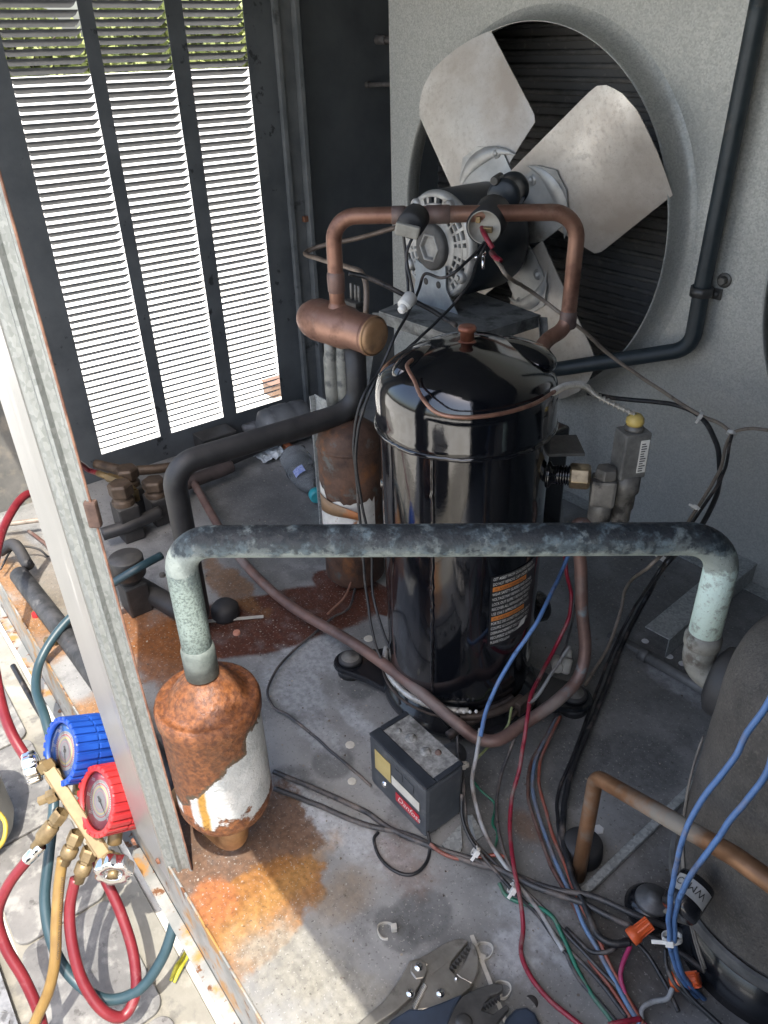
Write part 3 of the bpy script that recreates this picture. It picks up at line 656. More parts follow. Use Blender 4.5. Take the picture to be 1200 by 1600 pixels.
# --- trees beyond the roof edge, seen through the slots
leafm = mat('tree_leaf', (0.15, 0.19, 0.05), (0.36, 0.40, 0.15), scale=1.2, rough=.6, layers=[((0.22, 0.22, 0.10), 4, .55, .65, .6)])
barkm = mat('tree_bark', (0.06, 0.045, 0.03), (0.10, 0.08, 0.055), scale=3, rough=.8)
struct_g = MB(); struct_g.box((-160, -80, -7.2), (-46.5, 140, -7)); struct(build(struct_g, 'ground_below', mat('ground_dry', (0.10, 0.11, 0.05), (0.2, 0.18, 0.1), scale=.4, rough=.9)))
tree_lab = ['tree seen through the top slots of the left column', 'tree between the left and middle louver columns', 'tree seen through the top slots of the middle column', 'tree with the darkest gap at the middle column', 'tree seen through the top slots of the right column', 'tree behind the right edge of the louvers']
for i, (yy, h_, rx) in enumerate([(11.0, 1.6, 4.2), (17.0, 3.6, 5.0), (23.5, 4.2, 4.6), (29.5, 4.0, 5.2), (36.0, 3.5, 5.0), (43.5, 4.0, 6.0)]):
    rng = np.random.default_rng(10+i); root = thing('tree', tree_lab[i], 'tree', (-60, yy, -7), 'trees beyond the roof')
    mb = MB(); mb.tube([(-60, yy, -7), (-60.2, yy+.2, -4), (-60, yy-.1, -1), (-60, yy, 1)], .3, rr=[.4, .32, .22, .1])
    for b_ in range(6): a_ = rng.random()*6.28; mb.tube([(-60, yy, -3+b_*.5), (-60+math.cos(a_)*1.5, yy+math.sin(a_)*1.5, -1.6+b_*.6), (-60+math.cos(a_)*3, yy+math.sin(a_)*3, -.6+b_*.6)], .1, seg=6, sub=3, rr=[.14, .09, .03])
    build(mb, 'trunk', barkm, root)
    mb = MB(); nn = 4200; cl = rng.normal(size=(34, 3))*np.array([1.4, rx*.42, 2.0])+np.array([-60, yy, h_-3.6])
    idx = rng.integers(0, 34, nn); P_ = cl[idx]+rng.normal(size=(nn, 3))*.62; P_[:, 2] = np.minimum(P_[:, 2], h_+rng.random(nn)*.6)
    vs_ = []; 
    for p_ in P_:
        d1 = nrm(rng.normal(size=3))*.36; d2 = nrm(np.cross(d1, rng.normal(size=3)))*.20; vs_ += [p_-d1, p_+d2, p_+d1, p_-d2]
    mb.add(vs_, [(4*j, 4*j+1, 4*j+2, 4*j+3) for j in range(nn)], False); o = build(mb, 'crown', leafm, root)
# orange bin out on the roof
q = Z(424, 618, -.3); mb = MB(); 
x_, y_ = q[0]-.0, q[1]
t = thing('orange_crate', 'orange crate on the roof seen through the lowest right slots', 'crate', (x_, y_, -.3))
mb.box((x_-.04, y_-.01, -.3), (x_+.03, y_+.06, -.255), bev=.005); build(mb, 'body', mat('crate_orange', (0.24, 0.15, 0.10), (0.30, 0.19, 0.13), scale=10), t)
mb = MB(); mb.box((x_-.043, y_-.013, -.255), (x_+.033, y_+.063, -.249), bev=.003); build(mb, 'rim', mat('crate_rim', (0.24, 0.14, 0.09)), t)
# ================================================================== THINGS
def W(sp):
    out = []
    for s in sp:
        if len(s) == 3: out.append(Z(*s))
        elif s[2] == 'y': out.append(Y(s[0], s[1], s[3]))
        elif s[2] == 'd': out.append(D(s[0], s[1], s[3]))
        else: out.append(X(s[0], s[1], s[3]))
    return out
def one_tube(name, pts, r, m, label, cat, group=None, seg=10, sub=8, lin=False, rr=None, origin=None):
    mb = MB(); mb.tube(pts, r*(.87 if cat == 'wire' else 1), seg=seg, sub=sub+(5 if cat == 'wire' else 0), lin=lin, rr=rr, kink=.0011 if cat == 'wire' else 0); return tag(build(mb, name, m, origin=origin), label, cat, group)

# --- corner post of the cabinet, a folded channel standing on the front rail
def vline(px, py, p_at, *tops):
    return [p_at]+[f for f in tops]
pA0 = Z(213, 1290, 0); pB0 = Z(261, 1356, 0); pC0 = Z(302, 1357, 0)
def col_at(p0, targets):          # the fold line runs upright from p0; nearly vertical, fitted at the listed rows
    return np.array(p0)
H_ = 1.148
up = lambda p0, px, py: None
# lean of the folds: fit where each fold passes the picture's left side
def foldtop(p0, px, py, lean=None):
    q = up_at(p0, py)              # height where the row is met
    c = MC.T @ (q-CP); x_ = 600+1200*c[0]/c[2]; off = (px-x_)*c[2]/1200   # sideways metres at that height
    s = MC[:, 0].copy(); s[2] = 0; return p0, (s*off)/max(q[2], .05)
def at_h(p0, sl, z): return np.array([p0[0]+sl[0]*z, p0[1]+sl[1]*z, z])
_, sA = foldtop(pA0, 14, 660); _, sB = foldtop(pB0, 92, 800); _, sC = foldtop(pC0, 148, 796)
root = thing('corner_post', 'bright galvanised corner post crossing the left side beside the gauges', 'post', (pB0[0], pB0[1], 0))
ns = 24
def strip(path0, path1, zz=(0, H_), push=(0, 0, 0), n=ns):
    pass
def post_section():
    """fold positions across the post at height 0, as fractions from B to C with outward bumps"""
    return [(0.0, 0.0), (.16, .0012), (.30, .0), (.42, .0045), (.52, .0050), (.60, .0008), (.82, .0), (.90, .0035), (1.0, .0035)]
zs = np.linspace(0, H_, 40)
mb = MB(); out_n = nrm(np.cross(pC0-pB0, (0, 0, 1)));
if out_n @ (CP-pB0) < 0: out_n = -out_n
rows = []
for z_ in zs:
    B = at_h(pB0, sB, z_); C_ = at_h(pC0, sC, z_); rows.append([B+(C_-B)*f+out_n*h for f, h in post_section()])
nC = len(rows[0]); fl = [p for r_ in rows for p in r_]
th = -out_n*.0016; vs_ = fl+[p+th for p in fl]; N_ = len(fl); fs = []
for i in range(len(rows)-1):
    for j in range(nC-1):
        a_ = i*nC+j; fs.append((a_, a_+1, a_+nC+1, a_+nC)); fs.append((N_+a_, N_+a_+nC, N_+a_+nC+1, N_+a_+1))
    fs.append((i*nC+nC-1, N_+i*nC+nC-1, N_+(i+1)*nC+nC-1, (i+1)*nC+nC-1))
for j in range(nC-1): fs.append((j, N_+j, N_+j+1, j+1))
mb.add(vs_, fs, False); build(mb, 'ribbed_face', galv_post, root)
pm = mat('post_front', (0.28, 0.284, 0.272), (0.34, 0.34, 0.325), scale=12, rough=.28, metal=.3, bump=.04, bscale=60, layers=[((0.45, 0.44, 0.41), 40, .62, .72, .5)], stretch=(1, 1, .2))
mb = MB(); o2 = nrm(np.cross(pB0-pA0, (0, 0, 1)))
if o2 @ (CP-pA0) < 0: o2 = -o2
A0 = at_h(pA0, sA, -.045); B0 = at_h(pB0, sB, -.02)
low = [at_h(pA0, sA, -.012), at_h(pB0, sB, -.03), at_h(pB0, sB, H_), at_h(pA0, sA, H_)]
mb.prism([p+o2*.0012 for p in low], -o2*.0016); build(mb, 'front_face', pm, root)
# turned-in raw edge, rusty
mb = MB(); e0, e1 = at_h(pC0, sC, .004), at_h(pC0, sC, H_); mb.tube([e0+out_n*.0036+(e1-e0)*t_ for t_ in np.linspace(0, 1, 30)], .0011, seg=6, lin=True)
build(mb, 'raw_edge', mat('rusty_edge', (0.14, 0.065, 0.045), (0.27, 0.15, 0.10), scale=90, rough=.8), root)
q = at_h(pC0, sC, up_at(pC0, 800)[2]); mb = MB(); mb.box((-.006, -.004, -.012), (.004, .003, .012), ax=[nrm(pC0-pB0), out_n, (0, 0, 1)], org=q+out_n*.003, bev=.002)
build(mb, 'edge_clip', mat('rusty_clip2', (0.06, 0.035, 0.028), (0.13, 0.08, 0.06), scale=90, rough=.7), root)
mb = MB(); q = Z(214, 1312, -.004); mb.lathe([(0, -.003), (.004, -.003), (.005, 0)], q+o2*.003, -o2, 6, smooth=False); mb.lathe([(0, -.003), (.003, -.003), (.004, 0)], Z(252, 1342, .0)+o2*.003, -o2, 6, smooth=False)
build(mb, 'screw', mat('rusty_screw', (0.10, 0.04, 0.02), (0.2, 0.08, 0.04), scale=200, rough=.7), root)

# --- suction line (large, patina)
L = Z(372, 1335, 0.0); Rr = Z(1140, 835, .429); ZP = .425
k = custom('patina_pipe', .75)
n1 = k.noise(40, 8); n2 = k.noise(150, 8, (3, 3, 3)); n3 = k.noise(420, 5, (5, 5, 5))
s_ = k.n.new('ShaderNodeSeparateXYZ'); k.l.new(k.tc.outputs['Object'], s_.inputs[0])
c = k.mix(k.step(n2, .42, .58), (0.030, 0.043, 0.052), (0.11, 0.145, 0.16))
c = k.mix(k.math('MULTIPLY', k.step(n1, .50, .58, 0, .8), k.step(n2, .40, .5)), c, (0.17, 0.195, 0.19)); c = k.mix(k.math('MULTIPLY', k.step(k.noise(70, 9, (2, 2, 9)), .36, .54), k.step(s_.outputs[2], -.006, .010)), c, (0.014, 0.018, 0.022))
# bare verdigris on the two upright legs, dark coat with a ragged edge on the top run
topz = k.math('ADD', s_.outputs[2], k.math('MULTIPLY', k.math('SUBTRACT', k.noise(45, 9, (1, 2, 3)), .5), .06))
leg = k.math('MAXIMUM', k.step(topz, -.050, -.012, 1, 0), k.math('MULTIPLY', k.step(topz, -.012, -.008, 1, 0), k.step(s_.outputs[0], -.275, -.265, 0, 1)))
c = k.mix(leg, c, k.mix(k.step(n3, .40, .55), (0.13, 0.165, 0.15), (0.25, 0.31, 0.28)))
rl = k.math('MULTIPLY', leg, k.step(s_.outputs[0], -.30+.0, -.28, 0, 1)); c = k.mix(rl, c, k.mix(k.step(n2, .36, .5), (0.30, 0.36, 0.34), (0.52, 0.66, 0.62)))
# underside of the top run bleached
und = k.math('ADD', s_.outputs[2], k.math('MULTIPLY', k.math('SUBTRACT', k.noise(70, 8, (4, 2, 3)), .5), .035)); c = k.mix(k.math('MULTIPLY', k.step(und, -.010, -.002, 1, 0), k.step(topz, -.034, -.028, 0, 1)), c, k.mix(n2, (0.16, 0.20, 0.19), (0.36, 0.40, 0.37)))
c = k.mix(k.step(n3, .62, .68, 0, .7), c, (0.06, 0.07, 0.06)); k.l.new(c, k.b.inputs['Base Color'])
k.l.new(k.step(n2, .4, .6, .5, .85), k.b.inputs['Roughness']); k.bump(k.math('ADD', n2, n3), .5, .0015)
root = thing('suction_pipe', 'thick green patina pipe spanning the picture from rusty filter to dusty barrel', 'pipe', (L[0], L[1], .29))
BC = np.array([-.115, .566]); eld = nrm([BC[0]-Rr[0], BC[1]-Rr[1], 0])
path = bend([(L[0], L[1], .275), (L[0], L[1], ZP), (Rr[0], Rr[1], ZP), (Rr[0], Rr[1], .318)], [.030, .034], 10)
mb = MB(); mb.tube(path, .0139, seg=28, lin=True); build(mb, 'long_run', k.m, root, origin=(0, 0, ZP))
mb = MB(); mb.lathe([(.0139, 0), (.0158, 0), (.0158, .030), (.0150, .034), (.0139, .035)], (L[0], L[1], .276), (0, 0, 1), 28)
build(mb, 'solder_sleeve', mat('patina_dull', (0.09, 0.11, 0.10), (0.20, 0.23, 0.21), scale=50, rough=.7, bump=.4, bscale=160, layers=[((0.27, 0.31, 0.29), 70, .6, .68, .8), ((0.20, 0.12, 0.07), 26, .6, .68, .8)]), root)
elm = mat('dirty_elbow', (0.13, 0.13, 0.115), (0.24, 0.235, 0.21), scale=30, rough=.7, bump=.5, bscale=110, layers=[((0.07, 0.06, 0.05), 40, .52, .62, .7), ((0.28, 0.32, 0.29), 26, .6, .7, .8)])
mb = MB(); e_end = np.array([Rr[0], Rr[1], .2815])+eld*.045; mb.tube(bend([(Rr[0], Rr[1], .326), (Rr[0], Rr[1], .2815), tuple(e_end)], .018, 8), .0145, seg=24, lin=True)
mb.lathe([(.0146, 0), (.0162, .001), (.0162, .016), (.0146, .017)], np.array([Rr[0], Rr[1], .2815])+eld*.020, eld, 24); mb.lathe([(.0145, 0), (.0162, .002), (.0162, .010), (.0145, .013)], (Rr[0], Rr[1], .310), (0, 0, 1), 24)
build(mb, 'elbow', elm, root)

# --- rusty filter drier
k = custom('rusted_drier', .62)
n1 = k.noise(13, 8); n2 = k.noise(60, 8, (3, 3, 3)); n3 = k.noise(240, 6, (7, 3, 3))
s_ = k.n.new('ShaderNodeSeparateXYZ'); k.l.new(k.tc.outputs['Object'], s_.inputs[0])
c = k.mix(k.step(k.noise(190, 9, (3, 1, 3)), .34, .66), (0.10, 0.036, 0.016), (0.25, 0.092, 0.032)); c = k.mix(k.step(k.math('ADD', n1, k.math('MULTIPLY', n2, .25)), .66, .84, 0, .4), c, (0.12, 0.075, 0.05)); c = k.mix(k.step(n3, .60, .70, 0, .5), c, (0.34, 0.15, 0.06))
# paint that is left: a white band with an irregular upper edge, toward the camera's right
ang = k.math('ARCTAN2', s_.outputs[1], s_.outputs[0])       # about the axis
edge = k.math('ADD', s_.outputs[2], k.math('MULTIPLY', k.math('SUBTRACT', k.noise(22, 7, (2, 9, 1)), .5), .085))
a_cam = math.atan2(-.188, .537)
rel = k.math('SUBTRACT', ang, a_cam)                         # + = right side of the picture
thr = k.math('MINIMUM', .216, k.math('ADD', .186, k.math('MULTIPLY', rel, .042)))
paint = k.math('MULTIPLY', k.step(k.math('SUBTRACT', thr, edge), 0, .003), k.step(k.math('SUBTRACT', edge, .120), 0, .004))
wh = k.mix(k.step(k.noise(30, 8, (5, 5, 1)), .4, .6), (0.52, 0.54, 0.53), (0.70, 0.71, 0.69)); wh = k.mix(k.step(n3, .62, .68, 0, .5), wh, (0.3, 0.3, 0.28))
rn = k.math('ADD', rel, k.math('MULTIPLY', k.math('SUBTRACT', k.noise(26, 6, (1, 1, 7)), .5), .25))
st = k.math('MULTIPLY', k.step(rn, -.66, -.58), k.step(rn, -.46, -.38, 1, 0)); wh = k.mix(st, wh, (0.50, 0.27, 0.05))
st = k.math('MULTIPLY', k.step(rn, -1.15, -1.08), k.step(rn, -.85, -.78, 1, 0)); wh = k.mix(st, wh, (0.36, 0.12, 0.04))
c = k.mix(paint, c, wh)
ed2 = k.math('MULTIPLY', k.step(k.math('SUBTRACT', thr, edge), -.009, -.001), k.step(k.math('SUBTRACT', thr, edge), -.001, .003, 1, 0)); c = k.mix(k.math('MULTIPLY', ed2, .85), c, (0.08, 0.075, 0.05))
k.l.new(c, k.b.inputs['Base Color']); k.l.new(k.step(n2, .4, .6, .35, .75), k.b.inputs['Roughness']); k.bump(k.math('ADD', k.math('ADD', n2, n3), k.math('MULTIPLY', paint, .8)), .7, .0018)
fr = .049
root = thing('filter_drier', 'rusty orange brown filter canister with flaking white paint below thick green pipe', 'filter', (L[0], L[1], 0))
mb = MB(); mb.lathe([(0, .080), (.018, .080), (.034, .084), (.044, .093), (fr, .106), (fr, .226), (fr+.0022, .230), (fr+.0022, .240), (fr+.0006, .2455), (fr-.002, .247), (fr-.0045, .2455), (.038, .2475), (.036, .2505), (.028, .262), (.020, .269), (.0135, .274), (0, .274)], (L[0], L[1], 0), (0, 0, 1), 64)
build(mb, 'canister', k.m, root)
mb = MB(); 
tail = bend([(L[0], L[1], .085), (L[0], L[1], .024), (L[0]-.10, L[1]-.02, .0215)], .020, 8)
mb.tube(tail, .0165, seg=22, lin=True); build(mb, 'outlet_stub', mat('rusty_copper', (0.16, 0.075, 0.03), (0.34, 0.19, 0.08), scale=40, rough=.55, metal=.2, bump=.3, layers=[((0.45, 0.29, 0.10), 24, .55, .66, .6)]), root)
one_tube('insulated_pipe', bend(W([(30, 898, .022), (118, 1012, .022)])+[np.array([L[0]-.09, L[1]-.019, .0215])], .05), .0155, mat('crusty_insulation', (0.02, 0.021, 0.022), (0.06, 0.06, 0.062), scale=50, rough=.6, bump=.5, bscale=90, layers=[((0.16, 0.155, 0.15), 24, .58, .7, .7), ((0.20, 0.09, 0.05), 12, .66, .7, .7)]),
         'crusty black insulated pipe lying on the sunlit edge left of the post', 'pipe', lin=True, seg=18)
mb = MB(); mb.tube(W([(0, 862, .03), (20, 850, .045), (45, 885, .03)]), .010, seg=12); tag(build(mb, 'pipe_cap', blackmatt), 'black rubber end at the far left end of the crusty pipe', 'cap')

# --- compressor
CC = np.array([-.572, .558, 0.0])
root = thing('compressor', 'tall glossy black scroll compressor standing in the middle of the pan', 'compressor', tuple(CC))
r0 = .0965; r1 = .1005
mb = MB(); mb.lathe([(0, .040), (.080, .040), (.090, .046), (.095, .056), (r0, .070), (r0, .418)], CC, (0, 0, 1), 96); build(mb, 'shell', blackgloss, root)
mb = MB(); cap = [(r0+.0003, .4155), (r0+.0035, .414), (r0+.0050, .418), (r1+.0006, .423), (r1, .429), (r1, .452), (.0985, .463), (.094, .473), (.088, .480), (.080, .4855), (.070, .490), (.055, .496), (.035, .502), (.018, .505), (0, .506)]
mb.lathe(cap, CC, (0, 0, 1), 96)
# pressed flats and the raised ear on the dome
vv = []
for v_ in mb.v:
    x_, y_, z_ = v_; dx, dy = x_-CC[0], y_-CC[1]; rr_ = math.hypot(dx, dy); a_ = math.atan2(dy, dx)
    if z_ > .468: z_ += .0035*math.cos(2*(a_-2.2))*min(1, rr_/.06)*(1 if rr_ < .09 else .4)
    vv.append((x_, y_, z_))
mb.v = vv; build(mb, 'top_cap', blackgloss, root)
# saddle hump on the left shoulder of the dome
c2 = cv(-1, 0, 0); c2[2] = 0; c2 = nrm(c2); hb = CC+c2*.050+np.array([0, 0, .480])
mb = MB(); mb.sphere((0, 0, 0), 1, 24); hv = []
for v_ in mb.v: q = np.array(v_)*np.array([.044, .020, .020]); a_ = math.atan2(c2[1], c2[0])+.9; hv.append((hb[0]+q[0]*math.cos(a_)-q[1]*math.sin(a_), hb[1]+q[0]*math.sin(a_)+q[1]*math.cos(a_), hb[2]+q[2]))
mb.v = hv; build(mb, 'dome_rib', blackgloss, root)
hb = CC+np.array([.020, .060, .480]); mb = MB(); mb.sphere(tuple(hb), 1, 24, (.050, .028, .018)); build(mb, 'dome_rib', blackgloss, root)
mb = MB(); tc_ = CC+np.array([0, 0, .502]); mb.lathe([(0, .0), (.0075, .0), (.0075, .014), (.0095, .015), (.0098, .018), (.0085, .0205), (.006, .021), (0, .021)], tc_, (0, 0, 1), 24); mb.lathe([(.0076, 0), (.0125, .0), (.011, .004), (.0076, .007)], tc_-np.array([0, 0, .002]), (0, 0, 1), 20)
build(mb, 'charge_stub', mat('stub_copper', (0.18, 0.06, 0.035), (0.33, 0.14, 0.09), scale=60, rough=.45, metal=.5), root)
def around(px, zt):               # bearing on the shell of the point seen at column px, height zt
    best = None
    for a_ in np.linspace(-math.pi, math.pi, 1441):
        n_ = np.array([math.cos(a_), math.sin(a_), 0]); p_ = CC+n_*r0+np.array([0, 0, zt])
        if n_ @ (CP-p_) <= 0: continue
        c = MC.T @ (p_-CP); e = abs(600+1200*c[0]/c[2]-px)
        if best is None or e < best[0]: best = (e, a_)
    return best[1]
aS = around(679, .25)
# weld seam
mb = MB(); rng = np.random.default_rng(4)
pts = [CC+np.array([math.cos(aS), math.sin(aS), 0])*(r0+.0004)+np.array([rng.normal()*.0004, rng.normal()*.0004, z_]) for z_ in np.linspace(.06, .417, 80)]
mb.tube(pts, .0023, seg=8, lin=True); build(mb, 'weld_seam', blackgloss, root)
mb = MB(); rng = np.random.default_rng(5)
pts = [CC+np.array([math.cos(t_), math.sin(t_), 0])*(r0+.0036)+np.array([0, 0, .4150+rng.normal()*.0005]) for t_ in np.linspace(0, 2*math.pi, 160)]
mb.tube(pts, .0030, seg=8, lin=True); build(mb, 'rim_weld', blackgloss, root)
for px, z_ in ((592, .335), (797, .29)):       # plug welds
    a_ = around(px, z_); n_ = np.array([math.cos(a_), math.sin(a_), 0]); mb = MB(); mb.lathe([(0, .0012), (.003, .0022), (.0052, .0018), (.007, -.001)], CC+n_*r0+np.array([0, 0, z_]), n_, 16); build(mb, 'plug_weld', blackgloss, root)
# label wrapped on the shell
aL0, aL1 = around(766, .20), around(834, .20)
def wrap(r_): return lambda a_, z_: CC+np.array([math.cos(a_)*r_, math.sin(a_)*r_, z_])
mb = MB(); n_ = 14; zt_, zb_ = .262, .158; f = wrap(r0+.0006)
vs_ = [f(aL0+(aL1-aL0)*i/n_, z_) for i in range(n_+1) for z_ in (zb_, zt_)]; mb.add(vs_, [(2*i, 2*i+2, 2*i+3, 2*i+1) for i in range(n_)], True)
lab = build(mb, 'warning_label', blacklab, root); arc = (aL1-aL0)*r0
tm, om, wm2 = MB(), MB(), MB()
lines = ['GET ASSIST FROM QUALIFIED PERSON', 'DO NOT REMOVE CAP UNDER PRESSURE', None, 'WEAR SAFETY GLASSES AND GLOVES', 'VOLTAGE MAY REMAIN. DISCONNECT', 'LOCK OUT SUPPLY BEFORE SERVICE', 'RECOVER ALL REFRIGERANT FIRST', 'USE ONLY APPROVED LUBRICANTS', None, 'PORTEZ DES LUNETTES ET DES GANTS', 'COUPEZ LE COURANT AVANT TOUT', 'DEBRANCHEMENT DES CONDUITES', 'RECUPEREZ LE REFRIGERANT', 'PLEASE FOLLOW']
zz = zt_-.006
g = wrap(r0+.0010)
for ln in lines:
    if ln is None:
        vs_ = [g(aL0+(aL1-aL0)*(.04+.66*i/6), z_) for i in range(7) for z_ in (zz-.0012, zz+.0052)]; om.add(vs_, [(2*i, 2*i+2, 2*i+3, 2*i+1) for i in range(6)], True); build(om, 'orange_heading', orangelab, lab); om = MB()
        g2 = wrap(r0+.0014); text_into(wm2, '/!\\ AVERTISSEMENT', 0, 0, 0, .0052, fn=lambda u, v: g2(aL0+(aL1-aL0)*.07+u/r0*(1 if aL1 > aL0 else -1), zz+v)); build(wm2, 'heading_letters', blacklab, lab); wm2 = MB()
    else:
        z__ = zz; text_into(tm, ln, 0, 0, 0, .0058, fn=lambda u, v: g(aL0+(aL1-aL0)*.04+min(u*.62, arc if arc > 0 else -arc)/r0*(1 if aL1 > aL0 else -1), z__+v))
    zz -= .0072
build(tm, 'printed_lines', whitelab, lab); mb = MB(); vs_ = [g(aL0+(aL1-aL0)*t_, z_) for t_, z_ in ((.56, .170), (.74, .1715), (.80, .182), (.66, .180))]; mb.add(vs_, [(0, 1, 2, 3)], False); build(mb, 'torn_sticker', whitelab, lab)
# skirt, base plate and feet
mb = MB(); mb.lathe([(.070, .012), (.101, .012), (.106, .016), (.106, .024), (.101, .030), (.092, .042)], CC, (0, 0, 1), 72); build(mb, 'base_ring', mat('base_black', (0.006, 0.007, 0.009), (0.014, 0.015, 0.018), scale=20, rough=.25, coat=.3), root)
F1 = Z(548, 1033, .02)[:2]-CC[:2]; a1 = math.atan2(F1[1], F1[0]); rF = np.linalg.norm(F1)
for a_ in (a1, a1+R(178), a1-R(95)):
    u = np.array([math.cos(a_), math.sin(a_), 0]); v = np.array([-u[1], u[0], 0]); c = CC+u*rF
    mb = MB(); hw0, hw1 = .062, .025; prof = [(.045, hw0), (.09, .050), (.125, .034), (rF, hw1)]
    P = [CC+u*r_+v*h_ for r_, h_ in prof]+[c+u*(hw1*math.cos(t_))+v*(hw1*math.sin(t_)) for t_ in np.linspace(math.pi/2, -math.pi/2, 12)[1:-1]]+[CC+u*r_-v*h_ for r_, h_ in prof[::-1]]
    mb.prism([p_+np.array([0, 0, .014]) for p_ in P], (0, 0, .009)); ft = build(mb, 'foot', MATS['base_black'], root, bevel=.004)
    mb = MB(); mb.lathe([(0, .0005), (.020, .0005), (.020, .012), (.013, .013), (.013, .023), (.017, .024), (.017, .028), (.012, .030), (0, .030)], c, (0, 0, 1), 28); build(mb, 'rubber_grommet', blackmatt, ft)
    mb = MB(); mb.lathe([(.0, .0315), (.006, .0315), (.0065, .0305), (.0125, .0305), (.013, .0300)], c, (0, 0, 1), 20); build(mb, 'bolt_cap', mat('dusty_bolt', (0.10, 0.095, 0.085), (0.2, 0.19, 0.17), scale=90, rough=.7), ft)
# crankcase heater band
mb = MB(); aH = math.atan2(-CC[1], -CC[0]); 
def ringseg(mb, r_, z_, a0, a1, rt, n=60, seg=10): mb.tube([CC+np.array([math.cos(t_)*r_, math.sin(t_)*r_, z_]) for t_ in np.linspace(a0, a1, n)], rt, seg=seg, lin=True)
ringseg(mb, .1015, .0605, aH-R(95), aH+R(8), .0042); build(mb, 'heater_band', mat('heater_silver', (0.36, 0.35, 0.31), (0.62, 0.61, 0.57), scale=70, rough=.4, metal=.3, layers=[((0.10, 0.09, 0.08), 60, .56, .64, .6)]), root)
mb = MB()
for i in range(7): t_ = aH+R(3)-R(4.2)*i+R(10); n_ = np.array([math.cos(t_), math.sin(t_), 0]); mb.sphere(tuple(CC+n_*.1055+np.array([0, 0, .0625])), .0024, 8)
build(mb, 'heater_beads', whiteplas, root)
mb = MB(); ringseg(mb, .1035, .052, aH+R(2), aH+R(52), .0055); ringseg(mb, .1055, .0505, aH-R(90), aH+R(4), .0018)
build(mb, 'heater_strap', mat('strap_brown', (0.045, 0.035, 0.03), (0.10, 0.075, 0.06), scale=60, rough=.5, metal=.3), root)
t_ = aH+R(50); n_ = np.array([math.cos(t_), math.sin(t_), 0]); tg = np.array([-n_[1], n_[0], 0]); q = CC+n_*.112+np.array([0, 0, .05])
mb = MB(); mb.box((-.016, -.004, -.010), (.016, .005, .010), ax=[tg, n_, (0, 0, 1)], org=q, bev=.0015); mb.lathe([(0, 0), (.004, 0), (.004, .006), (0, .006)], q+n_*.005, n_, 8); mb.cyl(q-tg*.016-np.array([0, 0, .002]), q-tg*.030-np.array([0, 0, .004]), .0035, bev=.001)
build(mb, 'strap_buckle', MATS['strap_brown'], root)
# terminal box at the back right, and side fittings
rt = cv(1, 0, 0); rt[2] = 0; rt = nrm(rt); bk = np.cross((0, 0, 1), rt); bk = nrm(bk)
if bk @ (CP-CC) > 0: bk = -bk
nb = nrm(rt*.72+bk*.55)
q = CC+nb*.125
mb = MB(); mb.box((-.035, -.032, .215), (.022, .032, .372), ax=[nb, np.cross((0, 0, 1), nb), (0, 0, 1)], org=q, bev=.004); tb = build(mb, 'terminal_box', MATS['base_black'], root)
q2_ = Z(880, 690, .385); mb = MB(); mb.box((-.026, -.024, 0), (.024, .024, .004), ax=[nrm(cv(1, .02, 0)*[1, 1, 0]), np.cross((0, 0, 1), nrm(cv(1, .02, 0)*[1, 1, 0])), (0, 0, 1)], org=(q2_[0], q2_[1], .377), bev=.001)
build(mb, 'box_lid', mat('lid_plastic', (0.035, 0.036, 0.037), (0.065, 0.066, 0.066), scale=60, rough=.45, bump=.3, bscale=300), tb)
mb = MB(); mb.box((.0225, -.024, .27), (.026, -.004, .30), ax=[nb, np.cross((0, 0, 1), nb), (0, 0, 1)], org=q, bev=.002); mb.box((.0225, .002, .24), (.026, .024, .262), ax=[nb, np.cross((0, 0, 1), nb), (0, 0, 1)], org=q, bev=.002); build(mb, 'box_latch', darksteel, tb)
aN = math.atan2(rt[1], rt[0])-R(12); n_ = np.array([math.cos(aN), math.sin(aN), 0]); q = CC+n_*(r0-.002)+np.array([0, 0, .352])
mb = MB(); mb.lathe([(0, 0), (.016, 0), (.016, .004), (.011, .007), (.011, .012)], q, n_, 24)
for i in range(5): mb.lathe([(.0095, .012+i*.003), (.0122, .0132+i*.003), (.0095, .015+i*.003)], q, n_, 24)
build(mb, 'rotalock_port', blackgloss, root)
mb = MB(); mb.lathe([(0, .026), (.0135, .026), (.0150, .028), (.0150, .046), (.0135, .049), (.009, .050), (0, .050)], q, n_, 6, smooth=False); nut = build(mb, 'hex_nut', mat('brass_nut', (0.20, 0.155, 0.10), (0.42, 0.34, 0.22), scale=60, rough=.3, metal=.75), root, bevel=.0012)
q_b = CC+nrm(rt*.95+bk*.3)*.095+np.array([0, 0, .115]); mb = MB(); mb.lathe([(0, 0), (.019, 0), (.021, .004), (.021, .026), (.017, .031), (0, .032)], q_b, nrm(rt*.95+bk*.3), 28); build(mb, 'oil_plug', MATS['base_black'], root)
PORT = q+n_*.050
# small cap ear on the cap rim at left
mb = MB(); e_ = CC+c2*.094+np.array([0, 0, .472]); mb.tube([e_+np.array([0, 0, -.004]), e_+np.array(nrm(-c2))*.02+np.array([0, 0, .010]), e_-c2*.05+np.array([.015, .0, .004])], .004, seg=8); build(mb, 'cap_ear', blackgloss, root)

root.rotation_euler = (.0075, -.0058, 0)     # stands a little out of plumb
